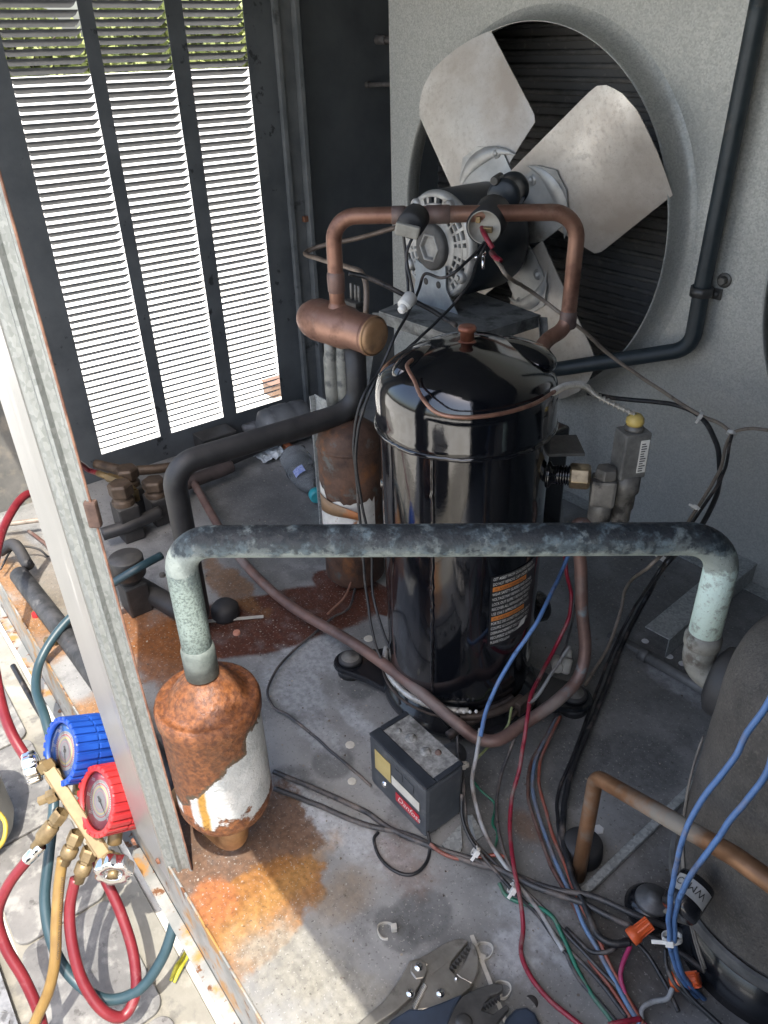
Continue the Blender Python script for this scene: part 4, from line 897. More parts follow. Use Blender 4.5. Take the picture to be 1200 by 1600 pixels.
# --- service valve with transducer beside the compressor
VP = PORT+n_*.012+np.array([0, 0, -.010])
root = thing('service_valve', 'dull grey service valve screwed to the right side of the black compressor', 'valve', tuple(VP))
ax3 = [n_, np.cross((0, 0, 1), n_), (0, 0, 1)]
mb = MB(); mb.box((-.014, -.013, -.022), (.014, .013, .012), ax=ax3, org=VP, bev=.004); mb.lathe([(.010, -.046), (.0135, -.042), (.0135, -.022), (.012, -.020)], VP, (0, 0, 1), 20); mb.lathe([(.009, -.062), (.009, -.045)], VP, (0, 0, 1), 20)
build(mb, 'valve_body', oldmetal, root)
mb = MB(); mb.lathe([(0, .012), (.0125, .012), (.0135, .014), (.0135, .020), (.012, .0245), (0, .026)], VP+n_*.001, (0, 0, 1), 6, smooth=False); build(mb, 'valve_cap', oldmetal, root, bevel=.001)
T = VP+np.array(rt)*.026+np.array(bk)*.006
mb = MB(); mb.lathe([(0, -.050), (.010, -.050), (.0115, -.047), (.0115, -.032), (.0135, -.030), (.0135, -.012), (.0165, -.008), (.0165, .014), (.0, .016)], T, (0, 0, 1), 24); mb.cyl(VP+np.array([0, 0, -.006]), T+np.array([0, 0, -.006]), .008)
build(mb, 'valve_stem', oldmetal, root)
root = thing('pressure_transducer', 'grey boxy pressure switch with yellow cap and white label beside the compressor', 'pressure switch', tuple(T))
mb = MB(); axT = [nrm(rt+bk*.25), np.cross((0, 0, 1), nrm(rt+bk*.25)), (0, 0, 1)]; mb.box((-.0155, -.013, .012), (.0155, .013, .068), ax=axT, org=T, bev=.002); build(mb, 'housing', mat('zinc_housing', (0.13, 0.13, 0.125), (0.25, 0.25, 0.235), scale=50, rough=.5, metal=.3), root)
mb = MB(); fs_ = -axT[1] if (-axT[1]) @ (CP-T) > 0 else axT[1]
mb.box((.003, -.0138, .020), (.0135, -.0132, .060), ax=[axT[0], -fs_, (0, 0, 1)], org=T); lb = build(mb, 'label', whitelab, root)
mb = MB(); rng = np.random.default_rng(2)
for i in range(12): mb.box((.0045+.0*i, -.01405, .022+i*.003), (.0045+.004+.004*rng.random(), -.01385, .0232+i*.003), ax=[axT[0], -fs_, (0, 0, 1)], org=T)
build(mb, 'print_bars', inkm, lb)
mb = MB(); mb.lathe([(0, .068), (.0105, .068), (.0105, .072), (.008, .073), (.008, .076), (0, .076)], T, (0, 0, 1), 20); build(mb, 'neck', oldmetal, root)
mb = MB(); mb.lathe([(0, .074), (.0085, .074), (.010, .077), (.0095, .082), (.006, .086), (0, .087)], T, (0, 0, 1), 20); build(mb, 'yellow_boot', mat('yellow_boot_m', (0.50, 0.36, 0.09), (0.6, 0.45, 0.14), scale=40, rough=.5), root)
TT = T+np.array([0, 0, .085]); dT = float((MC.T@(TT-CP))[2])
sp_ = [TT, D(932, 618, dT), D(915, 604, dT), D(888, 602, dT-.02), D(864, 613, dT-.05)]
mb = MB(); mb.tube(sp_, .0022, seg=8)
# spring wound round the end
cen = []; P_ = MB(); P_.tube(sp_, .001, seg=4, sub=60); nP = len(P_.v)//4; ctr = [np.mean(np.array(P_.v[4*i:4*i+4]), axis=0) for i in range(nP)]; co = []
for i, p_ in enumerate(ctr):
    t_ = nrm(ctr[min(i+1, nP-1)]-ctr[max(i-1, 0)]); a = nrm(np.cross(t_, (0.1, .2, 1))); b_ = np.cross(t_, a); th_ = i*.9; co.append(p_+(a*math.cos(th_)+b_*math.sin(th_))*.0034)
mb.tube(co, .0008, seg=5, lin=True); build(mb, 'spring_sleeve', mat('spring_steel', (0.34, 0.32, 0.28), (0.56, 0.54, 0.49), scale=60, rough=.35, metal=.5), root)
cp_ = [D(866, 612, dT-.048), D(832, 632, dT-.100), D(780, 647, dT-.118), D(720, 652, dT-.125), D(683, 645, dT-.118), D(660, 622, dT-.105), D(648, 596, dT-.085), D(636, 572, dT-.070), D(644, 562, dT-.055)]
one_tube('capillary_tube', cp_, .0021, copper, 'thin copper capillary looping over the black compressor dome', 'tube', seg=8)

# --- U-shaped discharge pipe, header and riser pipes
HB = Z(548, 890, 0)
hz = .4345; h0, h1 = Z(486, 496, hz), Z(583, 525, hz-.0); hd = nrm(h1-h0)
root = thing('discharge_pipe', 'bare copper pipe bent in an arch above the black compressor', 'pipe', (HB[0], HB[1], .45))
zu = .578
a_ = Z(530, 478, .462); b_ = Z(522, 341, zu); d_ = Z(908, 331, zu); Lx = np.array([a_[0], a_[1]])
Lx = (h0+(h1-h0)*.46)[:2]
lt = up_at(Lx, 338)[2]; zu = lt; d_ = Z(905, 331, zu)
pp = [np.array([*Lx, hz]), np.array([*Lx, zu]), d_]
dn = up_at(d_[:2], 512)[2]
pp += [np.array([d_[0], d_[1], dn]), Z(852, 532, dn-.012), np.array([-.60, .655, dn-.05])]
mb = MB(); mb.tube(bend(pp, [.032, .036, .034, .05], 10), .0108, seg=22, lin=True); build(mb, 'arch', copper, root)
mb = MB()
for (px, w_) in ((672, .03),):
    f_ = .40; c0 = pp[1]+(d_-pp[1])*.43; mb.lathe([(.0109, -.016), (.0120, -.015), (.0120, .015), (.0109, .016)], c0, nrm(d_-pp[1]), 22)
    build(mb, 'coupling', copper_old, root); mb = MB(); c0 = pp[1]+(d_-pp[1])*.27; mb.lathe([(.0109, -.009), (.0119, -.008), (.0119, .008), (.0109, .009)], c0, nrm(d_-pp[1]), 22)
build(mb, 'coupling', copper_old, root); mb = MB(); c0 = pp[0]+np.array([0, 0, .062]); mb.lathe([(.0109, -.014), (.0121, -.012), (.0125, .004), (.0121, .012), (.0109, .014)], c0, (0, 0, 1), 22)
build(mb, 'coupling', copper_old, root); mb = MB(); c0 = np.array([d_[0], d_[1], dn+.012]); mb.lathe([(.0109, -.012), (.0121, -.010), (.0121, .010), (.0109, .012)], c0, (0, 0, 1), 22)
build(mb, 'coupling', copper_old, root)
root = thing('copper_header', 'fat horizontal copper cylinder left of the compressor at the foot of the arch', 'header', (HB[0], HB[1], .41))
Lh = np.linalg.norm(h1-h0); mb = MB(); mb.lathe([(0, -.018), (.012, -.016), (.021, -.009), (.0275, .003), (.0305, .016), (.0305, Lh*.58), (.0265, Lh*.70), (.0270, Lh)], h0, hd, 40); mb.lathe([(.0270, Lh), (.0284, Lh-.004), (.0255, Lh)], h0, hd, 40); mb.lathe([(.0140, .000), (.0118, .004), (.0108, .006)], (Lx[0], Lx[1], hz+.0275), (0, 0, 1), 20)
build(mb, 'header_body', copper, root)
mb = MB(); mb.lathe([(.0255, Lh-.002), (.0250, Lh+.004), (.021, Lh+.008), (.012, Lh+.0088), (0, Lh+.0082)], h0, hd, 40); mb.lathe([(.0266, Lh-.001), (.0278, Lh+.001), (.0266, Lh+.003)], h0, hd, 40)
build(mb, 'end_cap', mat('cap_copper', (0.30, 0.17, 0.09), (0.46, 0.28, 0.15), scale=14, rough=.55, metal=.4, layers=[((0.22, 0.14, 0.09), 30, .5, .65, .6)]), root)
for i, (px, top) in enumerate(((514, 515), (532, 522), (553, 528))):
    q = Z(px, 522, hz-.012); b0 = up_at(q[:2], 612); c0 = up_at(q[:2], 560)
    if i < 2:
        lowp = up_at(q[:2], 640); one_tube('riser_pipe', [q, c0+[0, 0, .010], c0, b0, lowp], .0085, steel_old, ['left riser pipe dropping from the copper header, green tinged', 'middle riser pipe dropping from the copper header'][i], 'pipe', 'pipes under the header', seg=16, lin=True, rr=[.0082, .0085, .0108, .0112, .0095])
    else: RQ = (q, c0, b0)
q, c0, b0 = RQ
bp = [q, up_at(q[:2], 622), Z(450, 680, .305), Z(268, 712, .300)]
zb = .30; k1 = up_at(q[:2], 640); f0 = Z(268, 728, .295); foot = np.array([f0[0], f0[1], .02])
mb = MB(); pth = bend([q, k1, f0, foot, np.array([-1.08, .292, .02])], [.04, .036, .03], 10)
mb.tube(pth, .0165, seg=22, lin=True)
bpipe = tag(build(mb, 'black_pipe', insul), 'black insulated pipe bending from the risers down behind the green pipe', 'pipe')
mb = MB(); mb.lathe([(.0105, 0), (.0125, .004), (.0125, .045), (.0165, .058)], q-np.array([0, 0, .068]), (0, 0, 1), 18); mb.lathe([(.0096, 0.0), (.0096, .07)], q-np.array([0, 0, .07]), (0, 0, 1), 18); build(mb, 'upper_sleeve', steel_old, bpipe)

# --- old rusty receiver behind, grey bracket plate
k2 = mat('receiver_rust', (0.045, 0.025, 0.018), (0.13, 0.07, 0.045), scale=26, rough=.7, bump=.5, bscale=120, layers=[((0.20, 0.085, 0.035), 14, .55, .66, .8), ((0.10, 0.10, 0.09), 30, .58, .66, .7)])
RC = Z(556, 905, 0)
root = thing('receiver', 'brown rusty cylinder with peeling label standing left behind the compressor', 'cylinder', (RC[0], RC[1], 0))
rh = up_at(RC[:2], 660)[2]; rr0 = .049
mb = MB(); mb.lathe([(0, .004), (rr0*.7, .004), (rr0, .02), (rr0, rh-.03), (rr0*.92, rh-.012), (rr0*.6, rh), (0, rh+.004)], RC, (0, 0, 1), 48); mb.lathe([(rr0, rh-.036), (rr0+.002, rh-.033), (rr0, rh-.030)], RC, (0, 0, 1), 48); build(mb, 'tank', k2, root)
def rwrap(r_, a_, z_): return RC+np.array([math.cos(a_)*r_, math.sin(a_)*r_, z_])
aR = math.atan2(-RC[1], -RC[0])
zlo, zhi = up_at(RC[:2]+nrm(CP[:2]-RC[:2])*rr0, 835)[2], up_at(RC[:2]+nrm(CP[:2]-RC[:2])*rr0, 760)[2]
mb = MB(); n_ = 20; rng = np.random.default_rng(8); vs_ = []
for i in range(n_+1): t_ = aR-R(75)+R(120)*i/n_; vs_ += [rwrap(rr0+.0008, t_, zlo+rng.random()*.004), rwrap(rr0+.0008, t_, (zlo+zhi)/2+.008+rng.random()*.012+(.016 if i < 4 else 0))]
mb.add(vs_, [(2*i, 2*i+2, 2*i+3, 2*i+1) for i in range(n_)], True); build(mb, 'white_label', mat('old_white_label', (0.50, 0.49, 0.45), (0.66, 0.65, 0.61), scale=60, rough=.7, layers=[((0.28, 0.13, 0.06), 34, .6, .64, .7)]), root)
mb = MB(); vs_ = []
for i in range(13):
    t_ = aR-R(68)+R(78)*i/12; lift = .003+.012*max(0, (i-7)/5)**2; vs_ += [rwrap(rr0+lift, t_, (zlo+zhi)/2-.012+.001*i*.2), rwrap(rr0+lift*1.2, t_, (zlo+zhi)/2+.018-.0012*i)]
mb.add(vs_, [(2*i, 2*i+2, 2*i+3, 2*i+1) for i in range(12)], True); o = build(mb, 'peeling_label', mat('rusty_tag', (0.18, 0.12, 0.07), (0.32, 0.2, 0.11), scale=30, rough=.6, layers=[((0.36, 0.14, 0.05), 22, .52, .62, .7)]), root)
sm = o.modifiers.new('t', 'SOLIDIFY'); sm.thickness = .0012
g0 = Z(515, 893, 0); g1 = Z(592, 880, 0); hgt = up_at(g0[:2], 618)[2]
gx = nrm(g1-g0)
# grey bracket: upright plate with a foot
root = thing('bracket_plate', 'grey sheet metal bracket standing behind the rusty cylinder', 'bracket', tuple(g0))
u0 = Z(497, 870, 0); u0 = np.array([RC[0]-.062, RC[1]+.005, 0]); bx = np.array([1., 0, 0]); 
top1, top0 = up_at(u0[:2], 616)[2], 0
yv = u0[1]+.048
Pz = Y(491, 616, yv); Pz2 = Y(572, 600, yv)
mb = MB(); mb.box((Pz[0], yv, .002), (Pz[0]+.13, yv+.002, Pz[2])); mb.box((Pz[0]-.0, yv-.010, .002), (Pz[0]+.002, yv-.0005, Pz[2]-.001)); build(mb, 'upright_plate', galv, root)
q0, q1, q2_, q3 = Z(517, 893, .004), Z(590, 883, .004), Z(590, 848, .004), Z(512, 856, .004)
mb = MB(); mb.prism([q0, q1, q2_, q3], (0, 0, -.0025)); build(mb, 'foot_plate', dustgrey, root); mb = MB(); mb.lathe([(0, .0015), (.0025, .001), (.003, 0)], Z(533, 883, .004), (0, 0, 1), 10); build(mb, 'rivet', inkm, root)
# --- fan motor on its stand
MX, MZ = FC[0], FC[2]
root = thing('fan_motor', 'dark fan motor with pale slotted end bell behind the copper arch', 'motor', (MX, .95, MZ))
y0, y1 = .868, 1.005; mr = .087; MZ = FC[2]-.008; BS = 1.09
mb = MB(); mb.lathe([(0, 0), (mr-.004, 0), (mr, .004), (mr, y1-y0-.028), (mr-.006, y1-y0-.010), (mr*.62, y1-y0), (0, y1-y0)], (MX, y0+.012, MZ), (0, 1, 0), 64); build(mb, 'motor_shell', motorblack, root)
mb = MB(); mb.lathe([(0, -.02), (.008, -.02), (.008, .07), (0, .07)], (MX, 1.0, MZ), (0, 1, 0), 20); build(mb, 'shaft', oldmetal, root)
# end bell with real slots: ring sectors
mb = MB(); cB = (MX, y0, MZ)
mb.lathe([(BS*.0785, .016), (BS*.0800, .010), (BS*.0775, .003), (BS*.0705, .0), (BS*.0705, .006), (BS*.0735, .012), (BS*.0735, .016)], cB, (0, 1, 0), 64)
mb.lathe([(.034, -.003), (.046, .0), (.048, .0), (.048, .006), (.034, .006)], cB, (0, 1, 0), 48)
for i in range(24):
    a0_ = 2*math.pi*i/24; wdt = R(4.0) if i % 4 else R(15)
    vs_ = []; 
    for r_, yy in ((.047, .000), (BS*.0715, .0005)):
        for s__ in (-1, 1): t_ = a0_+s__*wdt/2; vs_ += [(MX+math.cos(t_)*r_, y0+yy, MZ+math.sin(t_)*r_), (MX+math.cos(t_)*r_, y0+.007, MZ+math.sin(t_)*r_)]
    mb.add(vs_, [(0, 4, 6, 2), (1, 3, 7, 5), (0, 1, 5, 4), (2, 6, 7, 3)], False)

for ra_, rb_ in ((.0535, .0580), (.0635, .0675)): mb.lathe([(ra_, .007), (ra_, .0003), (rb_, .0003), (rb_, .007)], cB, (0, 1, 0), 64)
build(mb, 'end_bell', alu, root)
for s__, a_ in enumerate((R(62), R(128), R(-30), R(212))):
    c_ = np.array([MX+math.cos(a_)*BS*.069, y0-.001, MZ+math.sin(a_)*BS*.069]); mb = MB(); mb.lathe([(0, -.005), (.0085, -.005), (.0105, -.002), (.0105, .004)], c_, (0, 1, 0), 20); mb.lathe([(0, -.008), (.004, -.008), (.0045, -.005)], c_, (0, 1, 0), 6, smooth=False); build(mb, 'bell_lug', alu, root)
mb = MB(); mb.lathe([(.020, -.012), (.033, -.012), (.0365, -.009), (.0370, .0), (.0370, .004), (.020, .004)], cB, (0, 1, 0), 48); build(mb, 'rubber_ring', mat('ring_rubber', (0.06, 0.058, 0.055), (0.11, 0.105, 0.10), scale=50, rough=.6), root)
mb = MB(); mb.lathe([(0, -.006), (.0185, -.006), (.0200, -.013), (.0225, -.014), (.0245, -.0125), (.0245, -.008)], cB, (0, 1, 0), 6, smooth=False, ref=(1, 0, 0)); build(mb, 'hexagon_cap', mat('hex_grey', (0.24, 0.235, 0.22), (0.40, 0.39, 0.37), scale=60, rough=.45, metal=.3), root, bevel=.0012)
# stand
root = thing('motor_stand', 'grey sheet metal stand with a cradle plate carrying the fan motor', 'stand', (MX, .93, 0))
bl = mat('cradle_zinc', (0.24, 0.27, 0.30), (0.36, 0.40, 0.43), scale=26, rough=.38, metal=.4, layers=[((0.14, 0.15, 0.16), 24, .62, .72, .6)])
zp_ = FC[2]-.105
mb = MB(); hx = .040
P = [(MX-hx*1.05, y0-.006, MZ-.026), (MX-.020, y0-.006, MZ-.033), (MX, y0-.006, MZ-.038), (MX+.020, y0-.006, MZ-.033), (MX+hx*.85, y0-.006, MZ-.024), (MX+hx*.9, y0-.006, MZ-.062), (MX+.066, y0-.006, zp_), (MX-.050, y0-.006, zp_), (MX-hx*1.05, y0-.006, MZ-.062)]
mb.prism(P, (0, .002, 0)); cr = build(mb, 'cradle_plate', bl, root)
for dx in (-.014, .018): mb = MB(); mb.lathe([(0, -.0003), (.0055, -.0003), (.0060, 0)], (MX+dx, y0-.0065, MZ-.058), (0, 1, 0), 18); build(mb, 'slot_hole', inkm, cr)
A_, B_, C__, D_ = Z(592, 486, zp_), Z(722, 530, zp_), Z(845, 492, zp_), Z(700, 440, zp_)
mb = MB(); mb.prism([A_, B_, C__, D_], (0, 0, -.0025)); dn_ = np.array([0, 0, -.020])
mb.prism([A_-(0, 0, .003), B_-(0, 0, .003), B_+dn_, A_+dn_], (B_-A_)*0+np.array(nrm(np.cross(B_-A_, (0, 0, 1))))*-.002); mb.prism([B_-(0, 0, .003), C__-(0, 0, .003), C__+dn_, B_+dn_], np.array(nrm(np.cross(C__-B_, (0, 0, 1))))*-.002)
build(mb, 'platform', mat('platform_grey', (0.17, 0.175, 0.17), (0.28, 0.285, 0.27), scale=40, rough=.5, metal=.2, layers=[((0.09, 0.09, 0.085), 30, .5, .65, .7)]), root)
for (p_, tgt) in ((A_, (-.05, -.05)), (B_, (.05, -.03)), (C__, (.06, .03)), (D_, (-.05, .04))):
    q = np.array([p_[0]+tgt[0], p_[1]+tgt[1], .002]); mb = MB(); s1 = nrm(np.array([tgt[1], -tgt[0], 0]))*.011; s2 = nrm(np.array([tgt[0], tgt[1], 0]))*.011
    for sv in (s1, s2): mb.prism([p_-(0, 0, .003), p_+sv-(0, 0, .003), q+sv, q], (np.cross(nrm(sv), nrm(p_-q)))*.0018)
    build(mb, 'leg', MATS['platform_grey'], root)
# rubber boots and clamps around the arch
def dv(px, py, d): return D(px, py, d)
dm = float((MC.T@(Z(755, 330, .578)-CP))[2])
root = thing('capacitor', 'black capacitor lying across the copper arch with open cream end and wires', 'capacitor', tuple(dv(765, 350, dm-.03)))
ca, cb = dv(756, 356, dm-.050), dv(778, 322, dm+.01); ax_ = nrm(cb-ca)
mb = MB(); mb.lathe([(.0225, 0), (.0245, .002), (.0245, .058), (.020, .064), (0, .066)], ca, ax_, 36); mb.lathe([(.0225, .0), (.0215, .006)], ca, ax_, 36); build(mb, 'boot', blackmatt, root)
mb = MB(); mb.lathe([(.0224, .001), (.0215, .0), (.0205, .001), (.0200, .010), (0, .010)], ca, ax_, 36); build(mb, 'end_face', mat('cream_end', (0.27, 0.255, 0.22), (0.40, 0.385, 0.34), scale=40, rough=.6), root)
a3 = nrm(np.cross(ax_, (0, 0, 1))); b3 = np.cross(a3, ax_)
mb = MB(); mb.box((-.002, -.008, .003), (.010, -.001, .010), ax=[a3, b3, ax_], org=ca, bev=.001); mb.box((-.012, .004, .004), (-.006, .012, .010), ax=[a3, b3, ax_], org=ca, bev=.001); build(mb, 'terminal', brass_old, root)
dl = float((MC.T@(Z(650, 332, zu)-CP))[2])-.004; root = thing('wire_boot', 'small black rubber boot with grey terminal block hanging on the left of the copper arch', 'boot', tuple(dv(645, 345, dl-.02)))
ca, cb = dv(640, 354, dl-.035), dv(658, 328, dl+.0); ax_ = nrm(cb-ca)
mb = MB(); mb.lathe([(0, 0), (.016, 0), (.018, .003), (.018, .030), (.015, .034), (0, .035)], ca, ax_, 28); build(mb, 'boot', blackmatt, root)
a3 = nrm(cv(1, .25, 0)); b3 = nrm(np.cross(ax_, a3)); mb = MB(); mb.box((-.017, -.011, -.006), (.015, .006, .001), ax=[a3, nrm(np.cross(ax_, a3)), ax_], org=dv(638, 362, dl-.045), bev=.003); build(mb, 'terminal_block', mat('pale_block', (0.24, 0.235, 0.21), (0.36, 0.35, 0.31), scale=50, rough=.6), root)
root = thing('pressure_control', 'black boxy control with dusty blue edge above the motor in front of the fan hub', 'control', tuple(dv(790, 300, dm+.06)))
mb = MB(); ca, cb = dv(785, 308, dm+.02), dv(815, 285, dm+.10); ax_ = nrm(cb-ca); mb.lathe([(0, 0), (.019, 0), (.024, .005), (.024, .011), (.021, .013), (.021, .050), (.024, .052), (.024, .058), (.016, .063), (0, .063)], ca, ax_, 36); build(mb, 'body', motorblack, root)
mb = MB(); mb.lathe([(0.0215, .016), (.0250, .018), (.0250, .030), (.0215, .032)], ca, ax_, 36, a0=R(-10), a1=R(100)); build(mb, 'dusty_band', mat('band_blue', (0.15, 0.19, 0.25), (0.3, 0.33, 0.38), scale=60, rough=.6), root)
mb = MB(); mb.cyl(dv(772, 283, dm+.01), dv(782, 276, dm+.03), .006, bev=.001); mb.box((-.012, -.004, -.004), (.012, .004, .004), ax=[nrm(cv(1, 0, 0)), nrm(cv(0, 1, 0)), nrm(cv(0, 0, 1))], org=dv(765, 316, dm+.0)); build(mb, 'knob', darksteel, root)
mb = MB(); q = dv(755, 397, dm-.0); mb.cyl(q, dv(755, 420, dm), .0022); mb.sphere(tuple(dv(755, 396, dm)), .0045, 12); mb.sphere(tuple(dv(745, 402, dm)), .0035, 12); tag(build(mb, 'ground_stud', chrome), 'small bright bolt on the dark motor side under the black capacitor', 'bolt')

# --- wires round the motor
d0 = dm
wires = [
 ([(757, 378, 'd', d0-.05), (738, 400, 'd', d0-.05), (712, 424, 'd', d0-.06), (690, 434, 'd', d0-.05), (664, 428, 'd', d0-.045), (655, 452, 'd', d0-.05), (640, 485, 'd', d0-.06), (618, 525, 'd', d0-.08), (596, 575, 'd', .98), (566, 622, 'd', .97), (553, 690, 'd', .99), (560, 780, 'd', 1.02), (566, 860, 'd', 1.04), (573, 930, 'd', 1.05), (588, 1010, 'd', 1.04), (618, 1075, 'd', 1.02), (625, 1100, 'd', 1.01)], .0023, w_black, 'black wire from the capacitor, upper of two running down left of the compressor'),
 ([(760, 380, 'd', d0-.05), (745, 410, 'd', d0-.05), (735, 440, 'd', d0-.06), (700, 485, 'd', d0-.07), (655, 528, 'd', d0-.08), (606, 574, 'd', .97), (584, 600, 'd', .96), (565, 650, 'd', .97), (556, 720, 'd', .99), (568, 800, 'd', 1.02), (580, 870, 'd', 1.04), (583, 930, 'd', 1.05), (604, 1000, 'd', 1.03), (640, 1060, 'd', 1.0), (680, 1110, 'd', .985), (708, 1145, 'd', .985)], .0023, w_black, 'black wire from the capacitor, lower of two, passing behind the connector'),
 ([(630, 366, 'd', d0-.06), (634, 400, 'd', d0-.05), (637, 440, 'd', d0-.05), (637, 466, 'd', d0-.05)], .0023, w_black, 'left black wire from the terminal block down to the white connector'),
 ([(646, 366, 'd', d0-.06), (636, 395, 'd', d0-.055), (640, 430, 'd', d0-.055), (646, 462, 'd', d0-.05)], .0023, w_black, 'right black wire from the terminal block down to the white connector'),
 ([(545, 427, 'd', 1.12), (575, 434, 'd', 1.12), (620, 455, 'd', 1.12), (700, 500, 'd', 1.12), (712, 508, 'd', 1.1)], .0042, w_black, 'dark cable behind the motor stand beside the copper header'),
 ([(769, 396, 'd', d0+.0), (790, 428, 'd', d0-.03), (830, 456, 'y', .86), (905, 512, 'y', .90), (960, 560, 'y', .95), (1030, 608, 'y', .98), (1092, 648, 'y', 1.0), (1125, 662, 'y', 1.0), (1142, 676, 'y', .99)], .0032, w_tan, 'tan lead from the motor slanting down across the fan to the zip tie'),
 ([(918, 614, 'y', .94), (960, 622, 'y', .98), (1010, 627, 'y', 1.0), (1060, 634, 'y', 1.0), (1095, 652, 'y', 1.0), (1118, 690, 'y', .98), (1125, 735, 'y', .95), (1117, 780, 'y', .90), (1090, 830, 'y', .84), (1042, 880, 'y', .76), (1012, 930, .05), (975, 1000, .015), (944, 1080, .012), (915, 1150, .012), (890, 1215, .012), (880, 1285, .014), (886, 1340, .02), (900, 1385, .022), (918, 1425, .022), (935, 1462, .022), (955, 1474, .022), (985, 1474, .024)], .0042, w_black, 'thick black cable curving from the fan wall down over the pan'),
 ([(1200, 672, 'y', .98), (1165, 670, 'y', .985), (1143, 678, 'y', .985), (1122, 740, 'y', .92), (1085, 800, 'y', .86), (1052, 848, 'y', .80), (1020, 880, 'y', .74), (977, 922, .09), (968, 962, .05), (950, 1010, .02), (915, 1070, .012)], .0028, w_tan, 'tan cable tied to the black cable and ending near the bare connectors'),
 ([(1143, 680, 'y', .982), (1128, 745, 'y', .915), (1092, 800, 'y', .855), (1050, 862, 'y', .79), (1030, 893, 'y', .74), (985, 960, .05), (960, 1010, .02), (930, 1085, .01), (896, 1180, .01), (872, 1240, .01), (874, 1300, .014), (890, 1372, .014)], .0026, w_black, 'thin black wire beside the thick cable'),
]
for pts, r_, m_, lb_ in wires: one_tube('wire', W(pts), r_, m_, lb_, 'wire', 'loose wires in the unit', seg=8, sub=6)
mb = MB(); q = dv(632, 466, d0-.055); mb.cyl(dv(643, 463, d0-.05), dv(630, 480, d0-.06), .0095, bev=.002); mb.cyl(dv(634, 474, d0-.058), dv(626, 487, d0-.064), .0055, bev=.002)
tag(build(mb, 'wire_connector', whiteplas), 'round white plastic connector on the black wires left of the motor', 'connector')
mb = MB(); mb.tube(W([(770, 388, 'd', d0-.05), (762, 375, 'd', d0-.052), (755, 362, 'd', d0-.045), (752, 350, 'd', d0-.03)]), .0035, seg=8); tag(build(mb, 'red_lead', w_red), 'red lead at the open end of the black capacitor', 'wire')
mb = MB(); mb.tube(W([(768, 394, 'd', d0), (774, 402, 'd', d0-.012), (782, 408, 'd', d0-.02)]), .0042, seg=8); tag(build(mb, 'red_lead_end', w_red), 'frayed red end where the tan lead leaves the motor', 'wire')

# --- zip ties
def tie(c, axis, r_, label, tail=None, m_=whiteplas, grp='zip ties'):
    c = np.array(c); axis = nrm(axis); mb = MB(); rf = nrm(np.cross(axis, (0.2, .1, 1))); bb = np.cross(axis, rf)
    mb.lathe([(r_, -.0022), (r_+.0012, -.0022), (r_+.0012, .0022), (r_, .0022), (r_, -.0022)], c, axis, 24, smooth=False)
    tc__ = nrm(CP-c); tc__ = nrm(tc__-axis*(tc__@axis)); sd = np.cross(axis, tc__); 
    mb.box((-.0035, -.0028, -.001), (.0035, .0028, .0045), ax=[sd, axis, tc__], org=c+tc__*(r_)+sd*r_*.35, bev=.0008)
    if tail: mb.box((.003, -.0018, .0005), (.003+tail, .0018, .0016), ax=[sd, axis, tc__], org=c+tc__*(r_)+sd*r_*.35, bev=.0005)
    return tag(build(mb, 'zip_tie', m_), label, 'zip tie', grp)
t1, t2 = W([(1086, 652, 'y', 1.0), (1100, 646, 'y', 1.0)]); tie((t1+t2)/2+(0, 0, .001), cv(1, .55, 0), .006, 'zip tie where the tan lead meets the cable on the fan wall', .008)
tie(W([(1143, 677, 'y', .985)])[0], cv(-.3, 1, 0), .0055, 'zip tie at the right where a wire leaves the picture', 0)
tie(W([(1088, 795, 'y', .86)])[0], cv(-.55, 1, 0), .006, 'zip tie just above the right bend of the green pipe', .006)
tie(W([(1034, 872, 'y', .77)])[0], cv(-.7, 1, 0), .007, 'zip tie just below the green pipe', .006)

# --- Danfoss-style control box
P0 = Z(665, 1318, 0.0); P1 = Z(580, 1228, 0.0); P2 = Z(723, 1283, 0.0); P2 = P0+nrm(P2-P0)*.054; bh = .093
ex = nrm(P1-P0); ey = nrm(P2-P0); ey = nrm(ey-ex*(ex@ey)); Lx_ = np.linalg.norm(P1-P0); Ly_ = .056
root = thing('control_box', 'dark grey control box with red Danfoss label on its left face', 'control box', tuple(P0+ex*Lx_/2+ey*Ly_/2)); root['label'] = 'dark grey control box with yellow, cream and red labels below the compressor'
axb = [ex, ey, np.array([0, 0, 1.])]
mb = MB(); mb.box((0, 0, .008), (Lx_, Ly_, bh-.004), ax=axb, org=P0, bev=.005); build(mb, 'case', dustgrey, root)
mb = MB()
mb.box((.000, .0, bh-.0038), (Lx_, .016, bh), ax=axb, org=P0, bev=.002); mb.box((Lx_-.007, .0161, bh-.0038), (Lx_, Ly_, bh), ax=axb, org=P0, bev=.002); mb.box((0, .0161, bh-.0038), (.007, Ly_, bh), ax=axb, org=P0, bev=.002)
build(mb, 'top_rim', mat('box_rim', (0.016, 0.02, 0.026), (0.032, 0.038, 0.046), scale=30, rough=.4), root)
mb = MB(); mb.box((.0072, .0162, bh-.0045), (Lx_-.0072, Ly_-.0005, bh-.0015), ax=axb, org=P0); tp = build(mb, 'top_plate', dustplate, root)
for (u_, v_, r_) in ((.040, .034, .0065), (.066, .034, .0072), (.030, .044, .004), (.083, .030, .003)):
    c_ = P0+ex*u_+ey*v_+np.array([0, 0, bh-.0015]); mb = MB(); mb.lathe([(0, .0035), (r_*.55, .0035), (r_*.6, .0015), (r_*.95, .001), (r_, 0)], c_, (0, 0, 1), 24)
    if r_ > .005: mb.box((-.0006, -r_*.5, .0035), (.0006, r_*.5, .0042), ax=axb, org=c_)
    build(mb, 'screw', dustplate if r_ != .004 else mat('rust_screw', (0.1, 0.06, 0.05), (0.18, 0.12, 0.10), scale=200, rough=.8), root)
